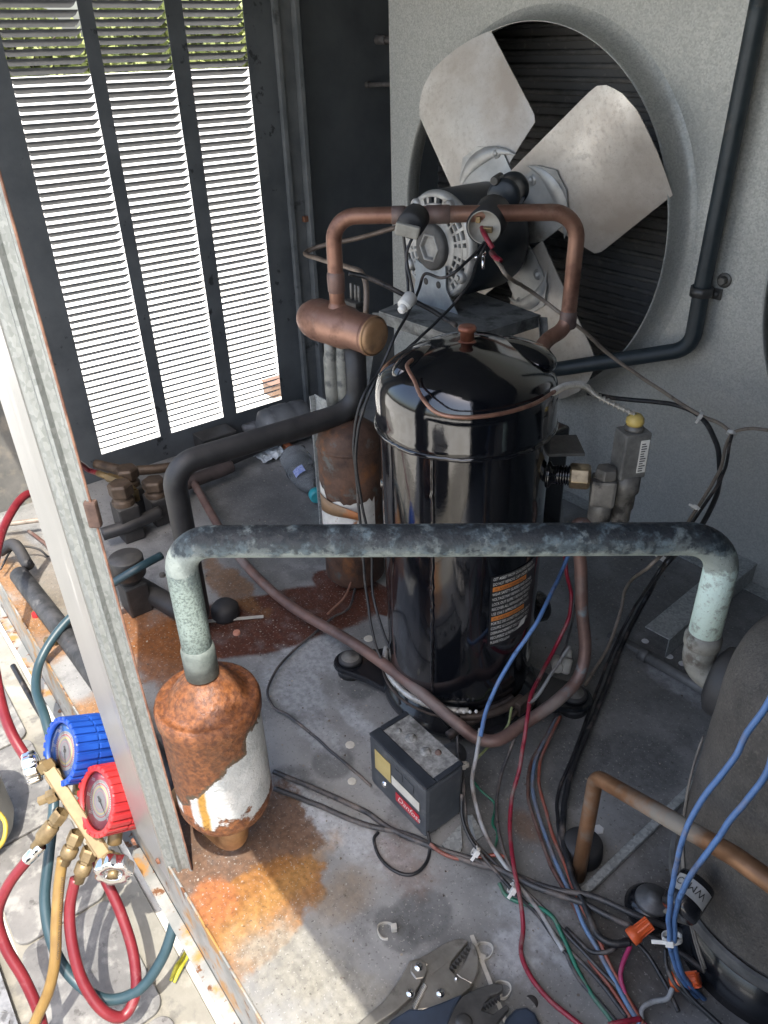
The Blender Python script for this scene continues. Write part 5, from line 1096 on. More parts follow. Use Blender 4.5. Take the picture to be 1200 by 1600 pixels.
# labels on the long face (outward normal = -ey)
nf = -ey; ux = -ex; 
def face_pt(u_, z_, h=0.0006): return P0+ex*(Lx_-u_)+nf*h+np.array([0, 0, z_])
def face_rect(u0, u1, z0_, z1_, h=.0006, th=.0005):
    mb = MB(); mb.prism([face_pt(u0, z0_, h), face_pt(u1, z0_, h), face_pt(u1, z1_, h), face_pt(u0, z1_, h)], nf*th); return mb
yl = build(face_rect(.012, .041, .045, .077), 'yellow_label', yellowlab, root)
mb = MB(); mb.lathe([(0, .0028), (.003, .0028), (.0042, .001), (.0045, 0)], face_pt(.028, .030, 0), nf, 16); build(mb, 'face_screw', chrome, root)
build(face_rect(.043, .092, .046, .060), 'cream_label', mat('cream_label', (0.5, 0.48, 0.42), (0.62, 0.6, 0.53), scale=40, rough=.6), root)
rl = build(face_rect(.050, .092, .0245, .0385), 'red_label', redlab, root)
mb = MB(); text_into(mb, 'Danfoss', face_pt(.0535, .0282, .0014), ux, (0, 0, 1), .0125, shear=.35)
build(mb, 'danfoss_lettering', whitelab, rl); bpy.data.objects['danfoss_lettering'].name = 'script_lettering'
for (u_, w_) in ((.050, .012), (.066, .016)):
    b_ = build(face_rect(u_, u_+w_, .066, .078, .0002, .0008), 'raised_pad', dustgrey, root)
# conduit and bracket behind the box
one_tube('flexible_conduit', W([(700, 1150, .04), (735, 1128, .045), (770, 1108, .05), (800, 1090, .05)]), .006, mat('conduit_brown', (0.04, 0.032, 0.03), (0.09, 0.075, 0.07), scale=200, rough=.5, metal=.2), 'brown ribbed conduit at the foot of the compressor behind the box', 'conduit')
mb = MB(); q = Z(705, 1165, .04); mb.lathe([(0, 0), (.014, 0), (.016, .005), (.014, .016), (0, .018)], q-np.array([0, 0, .02]), nrm(cv(.3, -.4, -.6)), 20); tag(build(mb, 'conduit_knob', dustgrey), 'dusty round knob between control box and compressor foot', 'knob')
mb = MB(); mb.prism([Z(690, 1322, .002), Z(720, 1290, .002), Z(722, 1325, .002), Z(716, 1340, .002)], (0, 0, .003)); mb.prism([Z(724, 1275, .002), Z(738, 1272, .03), Z(756, 1305, .002), Z(745, 1312, .002)], (0, -.002, 0)); tag(build(mb, 'box_bracket', galv), 'pale bent metal tab sticking out under the control box', 'bracket')

# --- small copper liquid line
lp = W([(300, 750, .03), (372, 868, .03), (445, 940, .035), (560, 1010, .055), (650, 1076, .075), (716, 1132, .065), (745, 1153, .055), (775, 1157, .055), (815, 1133, .06), (870, 1095, .075), (903, 1060, .09), (914, 1020, .12), (909, 950, .18), (907, 880, .24), (902, 820, .29)])
lp.append(VP+np.array([0, 0, -.055]))
one_tube('liquid_line', lp, .0078, copper_old, 'tarnished copper tube looping round the front foot of the black compressor up to the valve', 'tube', seg=14, sub=8)
# --- small copper bend at the lower right
c0 = Z(903, 1370, 0.0); ctop = up_at(c0[:2], 1213)
one_tube('copper_stub_pipe', bend([c0, ctop, D(1148, 1338, .575), D(1290, 1440, .50)], .022, 8), .0078, mat('brown_copper', (0.17, 0.085, 0.04), (0.30, 0.16, 0.085), scale=20, rough=.45, metal=.5, bump=.2, layers=[((0.26, 0.235, 0.2), 10, .48, .6, .8)]), 'brown copper tube rising from the pan and bending toward the barrel', 'tube', lin=True, seg=16)

# --- barrel (second compressor in a dusty jacket)
k = custom('dusty_jacket', .8)
n1 = k.noise(9, 8); n2 = k.noise(55, 8, (3, 3, 3)); n3 = k.noise(420, 4, (3, 1, 3))
c = k.mix(k.step(n1, .38, .62), (0.045, 0.042, 0.038), (0.11, 0.10, 0.088)); c = k.mix(k.step(n2, .42, .6, 0, .6), c, (0.08, 0.072, 0.064)); c = k.mix(k.step(n3, .52, .70, 0, .35), c, (0.19, 0.17, 0.145)); c = k.mix(k.step(n3, .36, .44, .5, 0), c, (0.03, 0.028, 0.026))
k.l.new(c, k.b.inputs['Base Color']); k.bump(k.math('ADD', n2, n3), .6, .002)
B3 = np.array([BC[0], BC[1], 0]); rb = .108
root = thing('jacketed_compressor', 'big dusty brown barrel in a wrinkled jacket cut off by the right edge', 'compressor', tuple(B3))
mb = MB(); prof = [(rb*.90, .052), (rb*.97, .064), (rb*1.0, .085), (rb, .14), (rb*.985, .20), (rb, .29), (rb*.99, .325), (rb*.93, .348), (rb*.80, .364), (rb*.55, .374), (rb*.25, .380), (0, .381)]
mb.lathe(prof, B3, (0, 0, 1), 120)
vv = []
for v_ in mb.v:
    q = Vector(v_)*14; dx, dy = v_[0]-B3[0], v_[1]-B3[1]; rr_ = math.hypot(dx, dy)
    if rr_ > 1e-4: s__ = 1+.035*mnoise.noise(Vector((q.x*.7, q.y*.7, q.z*.35)))+.012*mnoise.noise(q*2.5); dx *= s__; dy *= s__
    vv.append((B3[0]+dx, B3[1]+dy, v_[2]+.004*mnoise.noise(q)))
mb.v = vv; o = build(mb, 'jacket', k.m, root); sbd = o.modifiers.new('s', 'SUBSURF'); sbd.levels = 1; sbd.render_levels = 1
mb = MB(); mb.lathe([(rb*.80, .0), (rb*.93, .002), (rb*.88, .010), (rb*.88, .052), (rb*.8, .055)], B3, (0, 0, 1), 64); build(mb, 'base', MATS['base_black'], root)
# seams stitched in the jacket
for (pa, pb_) in (((1096, 1190, .17), (1200, 1325, .09)), ((1115, 1200, .16), (1200, 1300, .10))):
    pass
aE = math.atan2(*( (np.array([Rr[0], Rr[1]])-BC)[::-1]))
nE = np.array([math.cos(aE), math.sin(aE), 0]); qE = B3+nE*(rb*.985)+np.array([0, 0, .2815])
mb = MB(); mb.lathe([(.0150, .0), (.0165, .010), (.024, .011), (.031, .007), (.033, .002), (.034, -.006)], qE, nE, 40); build(mb, 'rubber_collar', blackmatt, root)
for dz, da in ((.02, .0), (-.03, .3)):
    pass
mb = MB(); 
for s__ in (0, .006):
    mb.tube([B3+np.array([math.cos(t_), math.sin(t_), 0])*(rb*1.022)+np.array([0, 0, .20+s__-.14*(t_-aE-.1)]) for t_ in np.linspace(aE+.05, aE+1.25, 24)], .0012, seg=6, lin=True)
build(mb, 'jacket_seam', mat('seam_dust', (0.13, 0.115, 0.10), (0.22, 0.2, 0.17), scale=60, rough=.8), root)
# grey flat strap round the barrel's foot
mb = MB(); n_ = 40; ts_ = np.linspace(aE-.3, aE+1.9, n_+1); vs_ = []
for t_ in ts_:
    for (r_, z_) in ((rb*1.04, .078), (rb*1.04, .090), (rb*1.01, .091), (rb*1.01, .078)): vs_.append(B3+np.array([math.cos(t_)*r_, math.sin(t_)*r_, z_]))
for i in range(n_):
    for j in range(4): mb.f.append((4*i+j, 4*i+(j+1) % 4, 4*i+4+(j+1) % 4, 4*i+4+j)); mb.sm.append(False)
mb.v = [tuple(p_) for p_ in vs_]; build(mb, 'foot_band', mat('band_grey', (0.09, 0.09, 0.088), (0.17, 0.17, 0.165), scale=50, rough=.6, metal=.2), root)
mb = MB(); q = Z(1192, 1180, .20); mb.tube(W([(1185, 1205, .19), (1192, 1175, .205), (1206, 1150, .21)]), .008, seg=12); mb.lathe([(0, 0), (.011, 0), (.011, .008), (0, .008)], Z(1186, 1208, .185), nrm(cv(.2, -1, 0)), 16); tag(build(mb, 'green_fitting', MATS['patina_dull']), 'small green corroded fitting at the right edge beside the blue wire', 'fitting')

# --- heater component with printed band
q = D(1074, 1402, .66); axm = nrm(cv(.62, -.55, .35)*1.0); 
root = thing('crankcase_sensor', 'short black cylinder with white printed band beside the barrel foot', 'sensor', tuple(q))
mb = MB(); mb.lathe([(0, -.016), (.0145, -.016), (.016, -.013), (.016, .014), (.015, .017), (0, .018)], q, axm, 40); build(mb, 'body', MATS['base_black'], root)
u_ = nrm(CP-q); u_ = nrm(u_-axm*(u_@axm)); v__ = np.cross(axm, u_)
def mwrap(t_, h_, r_=.0164): return q+axm*h_+(u_*math.cos(t_)+v__*math.sin(t_))*r_
mb = MB(); vs_ = [mwrap(-1.1+2.2*i/20, h_) for i in range(21) for h_ in (-.004, .0110)]; mb.add(vs_, [(2*i, 2*i+2, 2*i+3, 2*i+1) for i in range(20)], True); wb = build(mb, 'printed_band', mat('band_white', (0.30, 0.30, 0.29), (0.44, 0.44, 0.42), scale=60, rough=.5), root)
mb = MB(); text_into(mb, 'C  MW', 0, 0, 0, .0105, fn=lambda a_, b_: mwrap(-.95+a_/.0164*.85, .0075-b_*.9, .0168)); build(mb, 'band_letters', inkm, wb)
mb = MB(); mb.prism([D(1036, 1425, .69), D(1058, 1408, .675), D(1082, 1425, .67), D(1082, 1448, .68), D(1060, 1442, .69)], (0, 0, .003)); build(mb, 'mount_tab', oldmetal, root)
root = thing('mount_bolt', 'large dusty bolt on a black rubber pad left of the printed cylinder', 'bolt', tuple(Z(1016, 1420, 0)))
q = Z(1016, 1422, 0); mb = MB(); mb.lathe([(0, 0), (.026, 0), (.027, .006), (.022, .014), (.016, .018), (0, .018)], q, (0, 0, 1), 28); build(mb, 'rubber_pad', MATS['base_black'], root)
mb = MB(); mb.lathe([(0, .026), (.0065, .026), (.0075, .022), (.0165, .021), (.018, .019), (.018, .017)], q, (0, 0, 1), 28); build(mb, 'bolt_head', mat('bolt_grey', (0.09, 0.09, 0.09), (0.16, 0.16, 0.155), scale=80, rough=.5, metal=.3), root)
# ================================================================== LOOSE WIRES ON THE PAN
WG = 'loose wires in the unit'
floor_wires = [
 ([(893, 858, .24), (880, 888, .225), (862, 925, .22), (838, 975, .20), (805, 1022, .165), (778, 1068, .135), (760, 1112, .11), (750, 1150, .095)], .0029, w_blue, 'blue wire slanting down in front of the black compressor'),
 ([(750, 1138, .092), (744, 1180, .075), (738, 1225, .05), (748, 1275, .03), (768, 1320, .018), (800, 1368, .014), (832, 1410, .012), (858, 1448, .010), (880, 1485, .008)], .0030, w_white, 'greyish white wire continuing from the blue wire past the control box'),
 ([(882, 860, .22), (884, 890, .20), (893, 930, .16), (888, 965, .14), (868, 1010, .11), (842, 1060, .10), (828, 1095, .10), (822, 1140, .09), (812, 1195, .05), (800, 1250, .03), (797, 1300, .022), (802, 1350, .022), (812, 1400, .018), (817, 1450, .008), (815, 1490, .005), (832, 1530, .005), (862, 1565, .005), (905, 1600, .005), (930, 1620, .005)], .0029, w_red, 'long red wire from behind the green pipe down to the bottom edge'),
 ([(890, 1010, .11), (862, 1052, .10), (838, 1090, .10), (826, 1100, .10)], .0024, w_white, 'short dirty white wire lying along the red wire'),
 ([(905, 905, .16), (898, 950, .13), (885, 1005, .11), (865, 1048, .10), (850, 1068, .09), (835, 1090, .06)], .0018, w_dark, 'thin stranded dark wire between the red wire and the copper tube'),
 ([(735, 1215, .02), (752, 1235, .016), (773, 1255, .01), (770, 1288, .008), (777, 1300, .008), (772, 1330, .008)], .0018, w_green, 'thin green wire right of the control box'),
 ([(780, 1380, .006), (790, 1398, .006), (812, 1410, .006), (845, 1420, .012), (865, 1435, .014), (882, 1468, .010), (900, 1510, .006), (925, 1555, .005), (952, 1590, .005), (965, 1612, .005)], .0026, w_green, 'bright green wire running over the pan to the bottom edge'),
 ([(805, 1150, .05), (790, 1190, .03), (777, 1240, .02), (778, 1290, .018), (790, 1340, .016), (812, 1380, .014), (845, 1430, .010), (880, 1475, .008), (925, 1520, .006), (980, 1590, .005)], .0025, w_dark, 'dark wire falling between the red and white wires'),
 ([(870, 1120, .01), (845, 1165, .01), (828, 1200, .01), (826, 1245, .01), (838, 1290, .01), (858, 1345, .012), (885, 1395, .012), (912, 1445, .012), (942, 1500, .010), (975, 1550, .008), (1010, 1605, .008)], .0027, w_brown, 'brown wire, left strand of the bundle over the dark round stain'),
 ([(872, 1120, .015), (850, 1160, .014), (834, 1200, .012), (836, 1250, .012), (850, 1300, .012), (870, 1350, .014), (893, 1400, .014), (915, 1450, .014), (938, 1490, .012), (975, 1560, .01), (1000, 1600, .01)], .0028, w_bluedirty, 'dusty blue wire in the bundle right of the red wire'),
 ([(876, 1120, .02), (856, 1160, .018), (842, 1205, .014), (850, 1255, .013), (862, 1300, .013), (882, 1350, .016), (905, 1410, .018), (928, 1450, .016), (955, 1510, .012), (990, 1575, .01), (1005, 1600, .01)], .0024, w_redbrown, 'red brown wire beside the dusty blue wire'),
 ([(560, 880, .02), (545, 950, .01), (520, 965, .008), (497, 985, .006), (455, 1020, .005), (430, 1050, .005), (418, 1080, .005), (428, 1105, .008), (450, 1118, .010), (485, 1145, .008), (530, 1185, .006), (580, 1228, .005)], .0022, w_dark, 'thin dark capillary looping over the pan left of the control box'),
 ([(565, 882, .05), (553, 900, .035), (540, 930, .02), (512, 960, .012)], .0022, copper, 'thin copper end of the looping capillary near the grey foot plate'),
 ([(428, 1205, .008), (500, 1236, .006), (570, 1268, .006), (620, 1300, .006), (690, 1328, .008), (760, 1350, .010), (835, 1385, .020), (905, 1410, .022), (970, 1440, .022), (1050, 1480, .014), (1120, 1530, .010), (1220, 1600, .010)], .0036, w_dark, 'upper long grey tube crossing the pan under the control box'),
 ([(428, 1232, .008), (490, 1255, .006), (560, 1285, .006), (640, 1305, .006), (720, 1342, .008), (790, 1362, .010), (860, 1388, .020), (930, 1402, .024), (1000, 1432, .022), (1080, 1462, .012), (1150, 1500, .010), (1240, 1560, .010)], .0036, w_dark, 'lower long grey tube crossing the pan under the control box'),
 ([(592, 1300, .004), (585, 1310, .004), (592, 1338, .004), (615, 1360, .004), (645, 1366, .004), (664, 1350, .004), (672, 1325, .006), (668, 1300, .02)], .0022, w_black, 'small black wire loop on the pan below the control box'),
 ([(672, 1318, .012), (690, 1332, .010), (715, 1342, .008), (745, 1340, .008), (775, 1336, .012), (790, 1340, .016)], .0026, w_redbrown, 'short red brown wire from under the control box'),
 ([(722, 1240, .06), (722, 1275, .04), (735, 1310, .025), (765, 1350, .014), (800, 1390, .010), (840, 1430, .008), (885, 1490, .006), (900, 1500, .005)], .0024, w_black, 'black wire down the right edge of the control box'),
 ([(715, 1150, .06), (716, 1180, .05), (724, 1215, .05), (726, 1255, .045), (733, 1300, .02), (770, 1345, .012), (830, 1400, .012), (905, 1480, .010), (980, 1560, .010)], .0022, w_dark, 'dark grey wire from the compressor foot past the control box'),
 ([(800, 1105, .06), (795, 1130, .05), (780, 1150, .035), (758, 1172, .025), (740, 1190, .02)], .0020, w_yg, 'thin yellow green ground wire at the foot of the compressor'),
 ([(885, 1450, .008), (905, 1470, .010), (925, 1487, .012), (955, 1485, .018), (975, 1470, .02), (990, 1472, .022), (1010, 1490, .018), (1040, 1540, .012), (1060, 1580, .008)], .0026, w_black, 'black wire bending up over the pan below the orange connector'),
 ([(985, 1478, .022), (975, 1500, .018), (970, 1525, .014), (978, 1555, .010), (995, 1582, .008), (1010, 1605, .008)], .0027, w_pink, 'magenta wire hanging from the upper orange connector'),
 ([(1050, 1545, .016), (1043, 1560, .014), (1020, 1566, .012), (1004, 1578, .010), (1004, 1610, .008)], .0027, w_white, 'frayed whitish wire leaving the lower orange connector'),
 ([(920, 1500, .005), (955, 1545, .005), (985, 1590, .006), (1000, 1615, .006)], .0024, w_redbrown, 'dusty red wire at the bottom right of the pan'),
 ([(875, 1470, .006), (905, 1530, .005), (940, 1570, .005), (975, 1610, .005)], .0024, w_dark, 'dark wire between the green wire and the bundle at the bottom'),
 ([(950, 1602, .012), (975, 1596, .014), (1000, 1592, .012)], .0030, w_red, 'short red wire end at the bottom edge'),
 ([(1040, 1482, .03), (1042, 1510, .024), (1052, 1535, .02), (1068, 1552, .016), (1110, 1590, .012), (1140, 1615, .012)], .0024, w_black, 'left black wire running with the blue wires through the zip tie'),
 ([(1048, 1482, .032), (1052, 1510, .026), (1062, 1535, .022), (1085, 1565, .016), (1130, 1605, .012)], .0024, w_black, 'right black wire running with the blue wires through the zip tie'),
 ([(1215, 1070, 'd', .50), (1195, 1105, 'd', .515), (1168, 1145, 'd', .53), (1150, 1180, 'd', .54), (1112, 1228, 'd', .56), (1080, 1282, 'd', .58), (1060, 1340, 'd', .60), (1048, 1400, 'd', .63), (1046, 1465, 'd', .67), (1056, 1510, 'd', .70), (1076, 1545, 'd', .72), (1110, 1575, 'd', .74), (1160, 1610, 'd', .75)], .0027, w_blue, 'left bright blue wire arching in front of the dusty barrel'),
 ([(1215, 1150, 'd', .50), (1205, 1190, 'd', .51), (1190, 1222, 'd', .52), (1155, 1265, 'd', .54), (1110, 1325, 'd', .57), (1075, 1375, 'd', .60), (1057, 1420, 'd', .64), (1054, 1465, 'd', .67), (1064, 1515, 'd', .70), (1088, 1550, 'd', .72), (1120, 1575, 'd', .735), (1180, 1608, 'd', .74)], .0027, w_blue, 'right bright blue wire arching in front of the dusty barrel'),
]
for pts, r_, m_, lb_ in floor_wires: one_tube('wire', W(pts), r_, m_, lb_, 'wire', WG, seg=8, sub=6)
tie(D(1050, 1465, .68), cv(.1, 1, 0), .0075, 'largest white zip tie round the two blue wires', .012)
tie(D(1112, 1576, .735), cv(.8, .7, 0), .0065, 'white zip tie round the blue wires near the bottom right corner', .004)
def loose_tie(c, r_, rot, label, flat=True):
    c = np.array(c); mb = MB(); pts = [c+np.array([math.cos(t_)*r_, math.sin(t_)*r_, .003+.002*math.sin(t_*2)]) for t_ in np.linspace(rot, rot+R(275), 24)]
    vs_ = []
    for i, p_ in enumerate(pts):
        o_ = nrm(p_-c); vs_ += [p_+np.array([0, 0, -.0022])+o_*.0006, p_+np.array([0, 0, .0022])+o_*.0006, p_+np.array([0, 0, .0022])-o_*.0006, p_+np.array([0, 0, -.0022])-o_*.0006]
    mb.add(vs_, [(4*i+j, 4*i+(j+1) % 4, 4*i+4+(j+1) % 4, 4*i+4+j) for i in range(len(pts)-1) for j in range(4)], False)
    e_ = pts[0]; mb.box((-.003, -.0032, -.003), (.003, .0032, .004), ax=[[math.cos(rot), math.sin(rot), 0], [-math.sin(rot), math.cos(rot), 0], [0, 0, 1]], org=e_, bev=.0008)
    return tag(build(mb, 'zip_tie', dirtywhite), label, 'zip tie', 'zip ties')
loose_tie(Z(603, 1456, 0), .0085, R(60), 'broken loop zip tie lying alone on the pan left of the pliers')
loose_tie(Z(757, 1487, 0), .0080, R(-60), 'curled zip tie lying right of the locking pliers jaw')
loose_tie(Z(785, 1548, 0.008), .0075, R(-80), 'curled zip tie beside the dark pliers jaw')
mb = MB(); mb.box((0, -.0020, 0), (.118, .0020, .0012), ax=[nrm(Z(795, 1610, 0)-Z(737, 1462, 0)), nrm(np.cross((0, 0, 1), Z(795, 1610, 0)-Z(737, 1462, 0))), (0, 0, 1)], org=Z(737, 1462, 0.003)); tag(build(mb, 'zip_tie', dirtywhite), 'long straight zip tie strip lying past both plier jaws', 'zip tie', 'zip ties')
tie(Z(725, 1195, .055), cv(.1, 1, 0), .0050, 'small zip tie at the back corner of the control box', .0, m_=dirtywhite)
tie(Z(800, 1388, .012), cv(1, .8, 0), .0045, 'small zip tie at the start of the green wire', .006)
tie(Z(743, 1330, .02), cv(1, .8, 0), .0045, 'small zip tie on the wires under the control box bracket', .006)
for (px, py, z_) in ((893, 1010, .03), (880, 1045, .03)):
    pass
mb = MB(); mb.cyl(Z(882, 1052, .02), Z(888, 1028, .04), .007, bev=.002); mb.cyl(Z(888, 1028, .04), Z(890, 1016, .045), .0045, bev=.001); tag(build(mb, 'wire_connector', dirtywhite), 'dusty white wire connector behind the foot of the copper tube', 'connector')
mb = MB(); mb.cyl(Z(868, 1030, .02), Z(872, 1045, .03), .008, bev=.002); mb.box((-.007, -.004, 0), (.007, .004, .008), org=Z(902, 1080, .004), bev=.001); tag(build(mb, 'wire_terminal', dirtywhite), 'small dusty pale terminal lying right of the copper tube bend', 'terminal')

# --- wire nuts
def wire_nut(tipc, mouth, label):
    tipc, mouth = np.array(tipc), np.array(mouth); ax_ = nrm(tipc-mouth); Lw = np.linalg.norm(tipc-mouth); root = thing('wire_nut', label, 'wire nut', tuple(mouth), 'orange wire nuts')
    mb = MB(); mb.lathe([(.0062, 0), (.0080, .000), (.0086, .002), (.0084, Lw*.30), (.0070, Lw*.36), (.0058, Lw*.95), (.0050, Lw), (0, Lw)], mouth, ax_, 28); rf = nrm(np.cross(ax_, (.1, .2, 1))); bb = np.cross(ax_, rf)
    build(mb, 'cone', orange_p, root)
    mb = MB()
    for i in range(10):
        t_ = 2*math.pi*i/10; o_ = rf*math.cos(t_)+bb*math.sin(t_); sd = np.cross(ax_, o_); mb.box((-.0006, Lw*.36, 0), (.0006, Lw*.97, .0014), ax=[sd, ax_, o_], org=mouth+o_*.0057)
    o = build(mb, 'ridges', orange_p, root)
    mb = MB(); mb.lathe([(0, .0008), (.0060, .0006)], mouth, ax_, 20); build(mb, 'mouth', inkm, root)
wire_nut(Z(1016, 1441, .034), Z(985, 1466, .022), 'upper orange wire nut left of the blue wires')
wire_nut(D(1092, 1530, .715), D(1052, 1534, .73), 'lower orange wire nut partly behind the blue wires')
mb = MB(); a_, b_ = D(1130, 1567, .735), D(1195, 1615, .72); mb.lathe([(.0105, .0), (.0120, .0), (.0120, .032), (.0095, .040), (.0095, .09), (0, .09)], a_, nrm(b_-a_), 28); mb.lathe([(.0105, .0), (.0105, .03), (0, .03)], a_, nrm(b_-a_), 28)
tag(build(mb, 'splice_sleeve', dirtywhite), 'white plastic sleeve at the bottom right corner with blue wires going in', 'sleeve')

# ================================================================== TOOLS
def slab(pts, z_, th, m_, name, root, bev=.0012):
    mb = MB(); mb.prism([Z(a, b, z_) for a, b in pts], (0, 0, th)); return build(mb, name, m_, root, bevel=bev)
root = thing('locking_pliers', 'nickel locking pliers lying open on the pan at the bottom edge', 'pliers', tuple(Z(690, 1530, 0)))
slab([(645, 1507), (660, 1500), (672, 1494), (690, 1482), (708, 1474), (722, 1472), (732, 1476), (725, 1484), (717, 1493), (710, 1502), (705, 1508), (702, 1520), (712, 1530), (735, 1541), (736, 1548), (722, 1560), (700, 1572), (680, 1582), (660, 1584), (652, 1585), (656, 1560), (664, 1535), (666, 1515), (655, 1512)], .006, .0075, toolsteel, 'upper_jaw', root)
slab([(737, 1477), (744, 1486), (747, 1500), (747, 1520), (742, 1535), (737, 1543), (722, 1536), (712, 1528), (720, 1518), (727, 1507), (733, 1494)], .0055, .0065, toolsteel, 'lower_jaw', root)
slab([(640, 1508), (652, 1503), (662, 1508), (664, 1520), (658, 1540), (645, 1562), (620, 1585), (590, 1605), (545, 1640), (530, 1640), (560, 1605), (600, 1570), (625, 1535)], .0085, .0075, toolsteel, 'handle', root)
slab([(655, 1500), (665, 1506), (668, 1517), (662, 1530), (650, 1532), (641, 1520), (643, 1505)], .0165, .0022, toolsteel, 'link_plate', root)
slab([(650, 1585), (670, 1580), (690, 1583), (640, 1625), (610, 1645), (590, 1640), (625, 1605)], .005, .006, toolsteel, 'lower_handle', root)
for (px, py) in ((654, 1511), (641, 1552), (688, 1552), (713, 1530)):
    mb = MB(); r_ = .0045 if px != 713 else .0022; mb.lathe([(0, .0030), (r_*.5, .0028), (r_*.9, .0014), (r_, 0)], Z(px, py, .0150 if px != 654 else .0185), (0, 0, 1), 20); build(mb, 'rivet', chrome, root)
mb = MB(); s0, s1 = Z(664, 1540, .012), Z(646, 1580, .012); n_ = 120; mb.tube([s0+(s1-s0)*i/n_+np.array([math.cos(i*.75)*.0032, 0, math.sin(i*.75)*.0032]) for i in range(n_)], .0008, seg=5, lin=True); build(mb, 'spring', toolsteel, root)
for i in range(7):      # teeth either side of the mouth
    t_ = i/6; a_ = np.array(Z(731-26*t_, 1479+32*t_, .0130)); mb = MB(); dr = nrm(Z(705, 1511, .013)-Z(731, 1479, .013)); nr = np.cross((0, 0, 1), dr); mb.prism([a_-dr*.0022-nr*.001, a_+dr*.0022-nr*.001, a_+nr*.0032], (0, 0, -.006)); build(mb, 'tooth', darksteel, root)
mb = MB(); mb.lathe([(.0018, .0004), (.003, .001), (.0042, .0004)], Z(676, 1514, .0135), (0, 0, 1), 16); mb.lathe([(.0018, .0004), (.003, .001), (.0042, .0004)], Z(690, 1503, .0135), (0, 0, 1), 16); mb.box((-.010, -.0042, 0), (.010, .0042, .0008), ax=[nrm(Z(690, 1503, .0135)-Z(676, 1514, .0135)), nrm(np.cross((0, 0, 1), Z(690, 1503, .0135)-Z(676, 1514, .0135))), (0, 0, 1)], org=Z(683, 1508, .0135), bev=.0003); build(mb, 'embossed_mark', toolsteel, root)
root = thing('slip_joint_pliers', 'dark pliers with blue grips at the bottom edge below the locking pliers', 'pliers', tuple(Z(730, 1590, 0)))
slab([(700, 1600), (708, 1580), (722, 1562), (745, 1550), (770, 1542), (785, 1543), (786, 1552), (778, 1558), (765, 1562), (758, 1572), (752, 1584), (770, 1590), (790, 1575), (796, 1580), (770, 1612), (745, 1630), (690, 1640)], .0145, .007, darksteel, 'jaw', root)
slab([(640, 1583), (660, 1584), (690, 1573), (712, 1564), (722, 1560), (712, 1578), (700, 1605), (680, 1640), (600, 1650), (590, 1625), (612, 1600)], .014, .009, bluegrip, 'grip', root, .0025)
slab([(783, 1615), (790, 1598), (805, 1583), (822, 1580), (835, 1590), (842, 1605), (840, 1630), (790, 1640)], .004, .010, bluegrip, 'grip', root, .003)
for i in range(6):
    t_ = i/5; a_ = np.array(Z(779-22*t_, 1557+13*t_, .0213)); dr = nrm(Z(755, 1571, .02)-Z(779, 1557, .02)); nr = np.cross((0, 0, 1), dr); mb = MB(); mb.prism([a_-dr*.0018-nr*.001, a_+dr*.0018-nr*.001, a_+nr*.003], (0, 0, -.005)); build(mb, 'tooth', inkm, root)
mb = MB(); mb.lathe([(0, .003), (.005, .003), (.0075, .0015), (.0082, 0)], Z(725, 1598, .0215), (0, 0, 1), 24); build(mb, 'pivot', darksteel, root)
mb = MB(); mb.lathe([(0, .003), (.004, .003), (.0062, .001), (.0065, 0)], Z(830, 1566, 0), (0, 0, 1), 18, a0=0, a1=math.pi); tag(build(mb, 'black_plug', blackmatt), 'small black half plug lying right of the dark pliers', 'plug')

# ================================================================== PAN ITEMS
def disc(px, py, r_, m_, label, name, sides=6, z_=0, h=.0012, cat='plug', grp='pale discs painted as lit pan holes'):
    mb = MB(); mb.lathe([(0, h), (r_*.9, h), (r_, h*.4), (r_, 0)], Z(px, py, z_), (0, 0, 1), sides, smooth=False); return tag(build(mb, name, m_), label, cat, grp)
holelightm = mat('hole_light_cream', (0.50, 0.47, 0.40), (0.62, 0.60, 0.52), scale=60, rough=.6); holelightw = mat('hole_light_white', (0.70, 0.70, 0.68), (0.80, 0.80, 0.78), rough=.5)  # pale colour stands in for daylight seen through holes in the pan
disc(576, 998, .0075, holelightm, 'pale disc painted as a lit hole in the pan left of the compressor foot', 'lit_hole_disc', 12); disc(547, 1164, .0065, holelightm, 'pale disc painted as a lit hole in the pan left of the control box top', 'lit_hole_disc', 8); disc(550, 1221, .0055, holelightm, 'pale disc painted as a lit hole in the pan left of the control box bottom', 'lit_hole_disc', 12)
disc(935, 1296, .0068, holelightw, 'white six sided disc painted as a lit hole beside the brown copper tube', 'lit_hole_disc', 6); disc(1008, 1002, .0055, holelightw, 'topmost white disc painted as a lit hole in the pan left of the right pipe leg', 'lit_hole_disc', 10); disc(1046, 1026, .0055, holelightw, 'white disc painted as a lit hole nearest under the right pipe leg, left one', 'lit_hole_disc', 10); disc(1066, 1037, .0055, holelightw, 'white disc painted as a lit hole nearest under the right pipe leg, right one', 'lit_hole_disc', 10)
q = Z(353, 962, 0); mb = MB(); mb.lathe([(0, 0), (.022, 0), (.023, .005), (.022, .018), (.016, .025), (.006, .028), (0, .028)], q, (0, 0, 1), 36); tag(build(mb, 'rubber_bumper', blackmatt), 'round black rubber bumper standing in the brown stain', 'bumper')
q = Z(908, 1335, 0); mb = MB(); mb.lathe([(0, 0), (.022, 0), (.023, .004), (.0215, .020), (.018, .024), (0, .024)], q, (0, 0, 1), 36); tag(build(mb, 'rubber_bumper', blackmatt), 'black rubber bumper behind the lower end of the brown copper tube', 'bumper')
mb = MB(); a_, b_ = Z(318, 972, .003), Z(412, 964, .003); dr = nrm(b_-a_); mb.box((0, -.003, 0), (np.linalg.norm(b_-a_), .003, .002), ax=[dr, np.cross((0, 0, 1), dr), (0, 0, 1)], org=a_, bev=.0006); tag(build(mb, 'zip_tie', dirtywhite), 'straight dusty zip tie under the round rubber bumper', 'zip tie', 'zip ties')
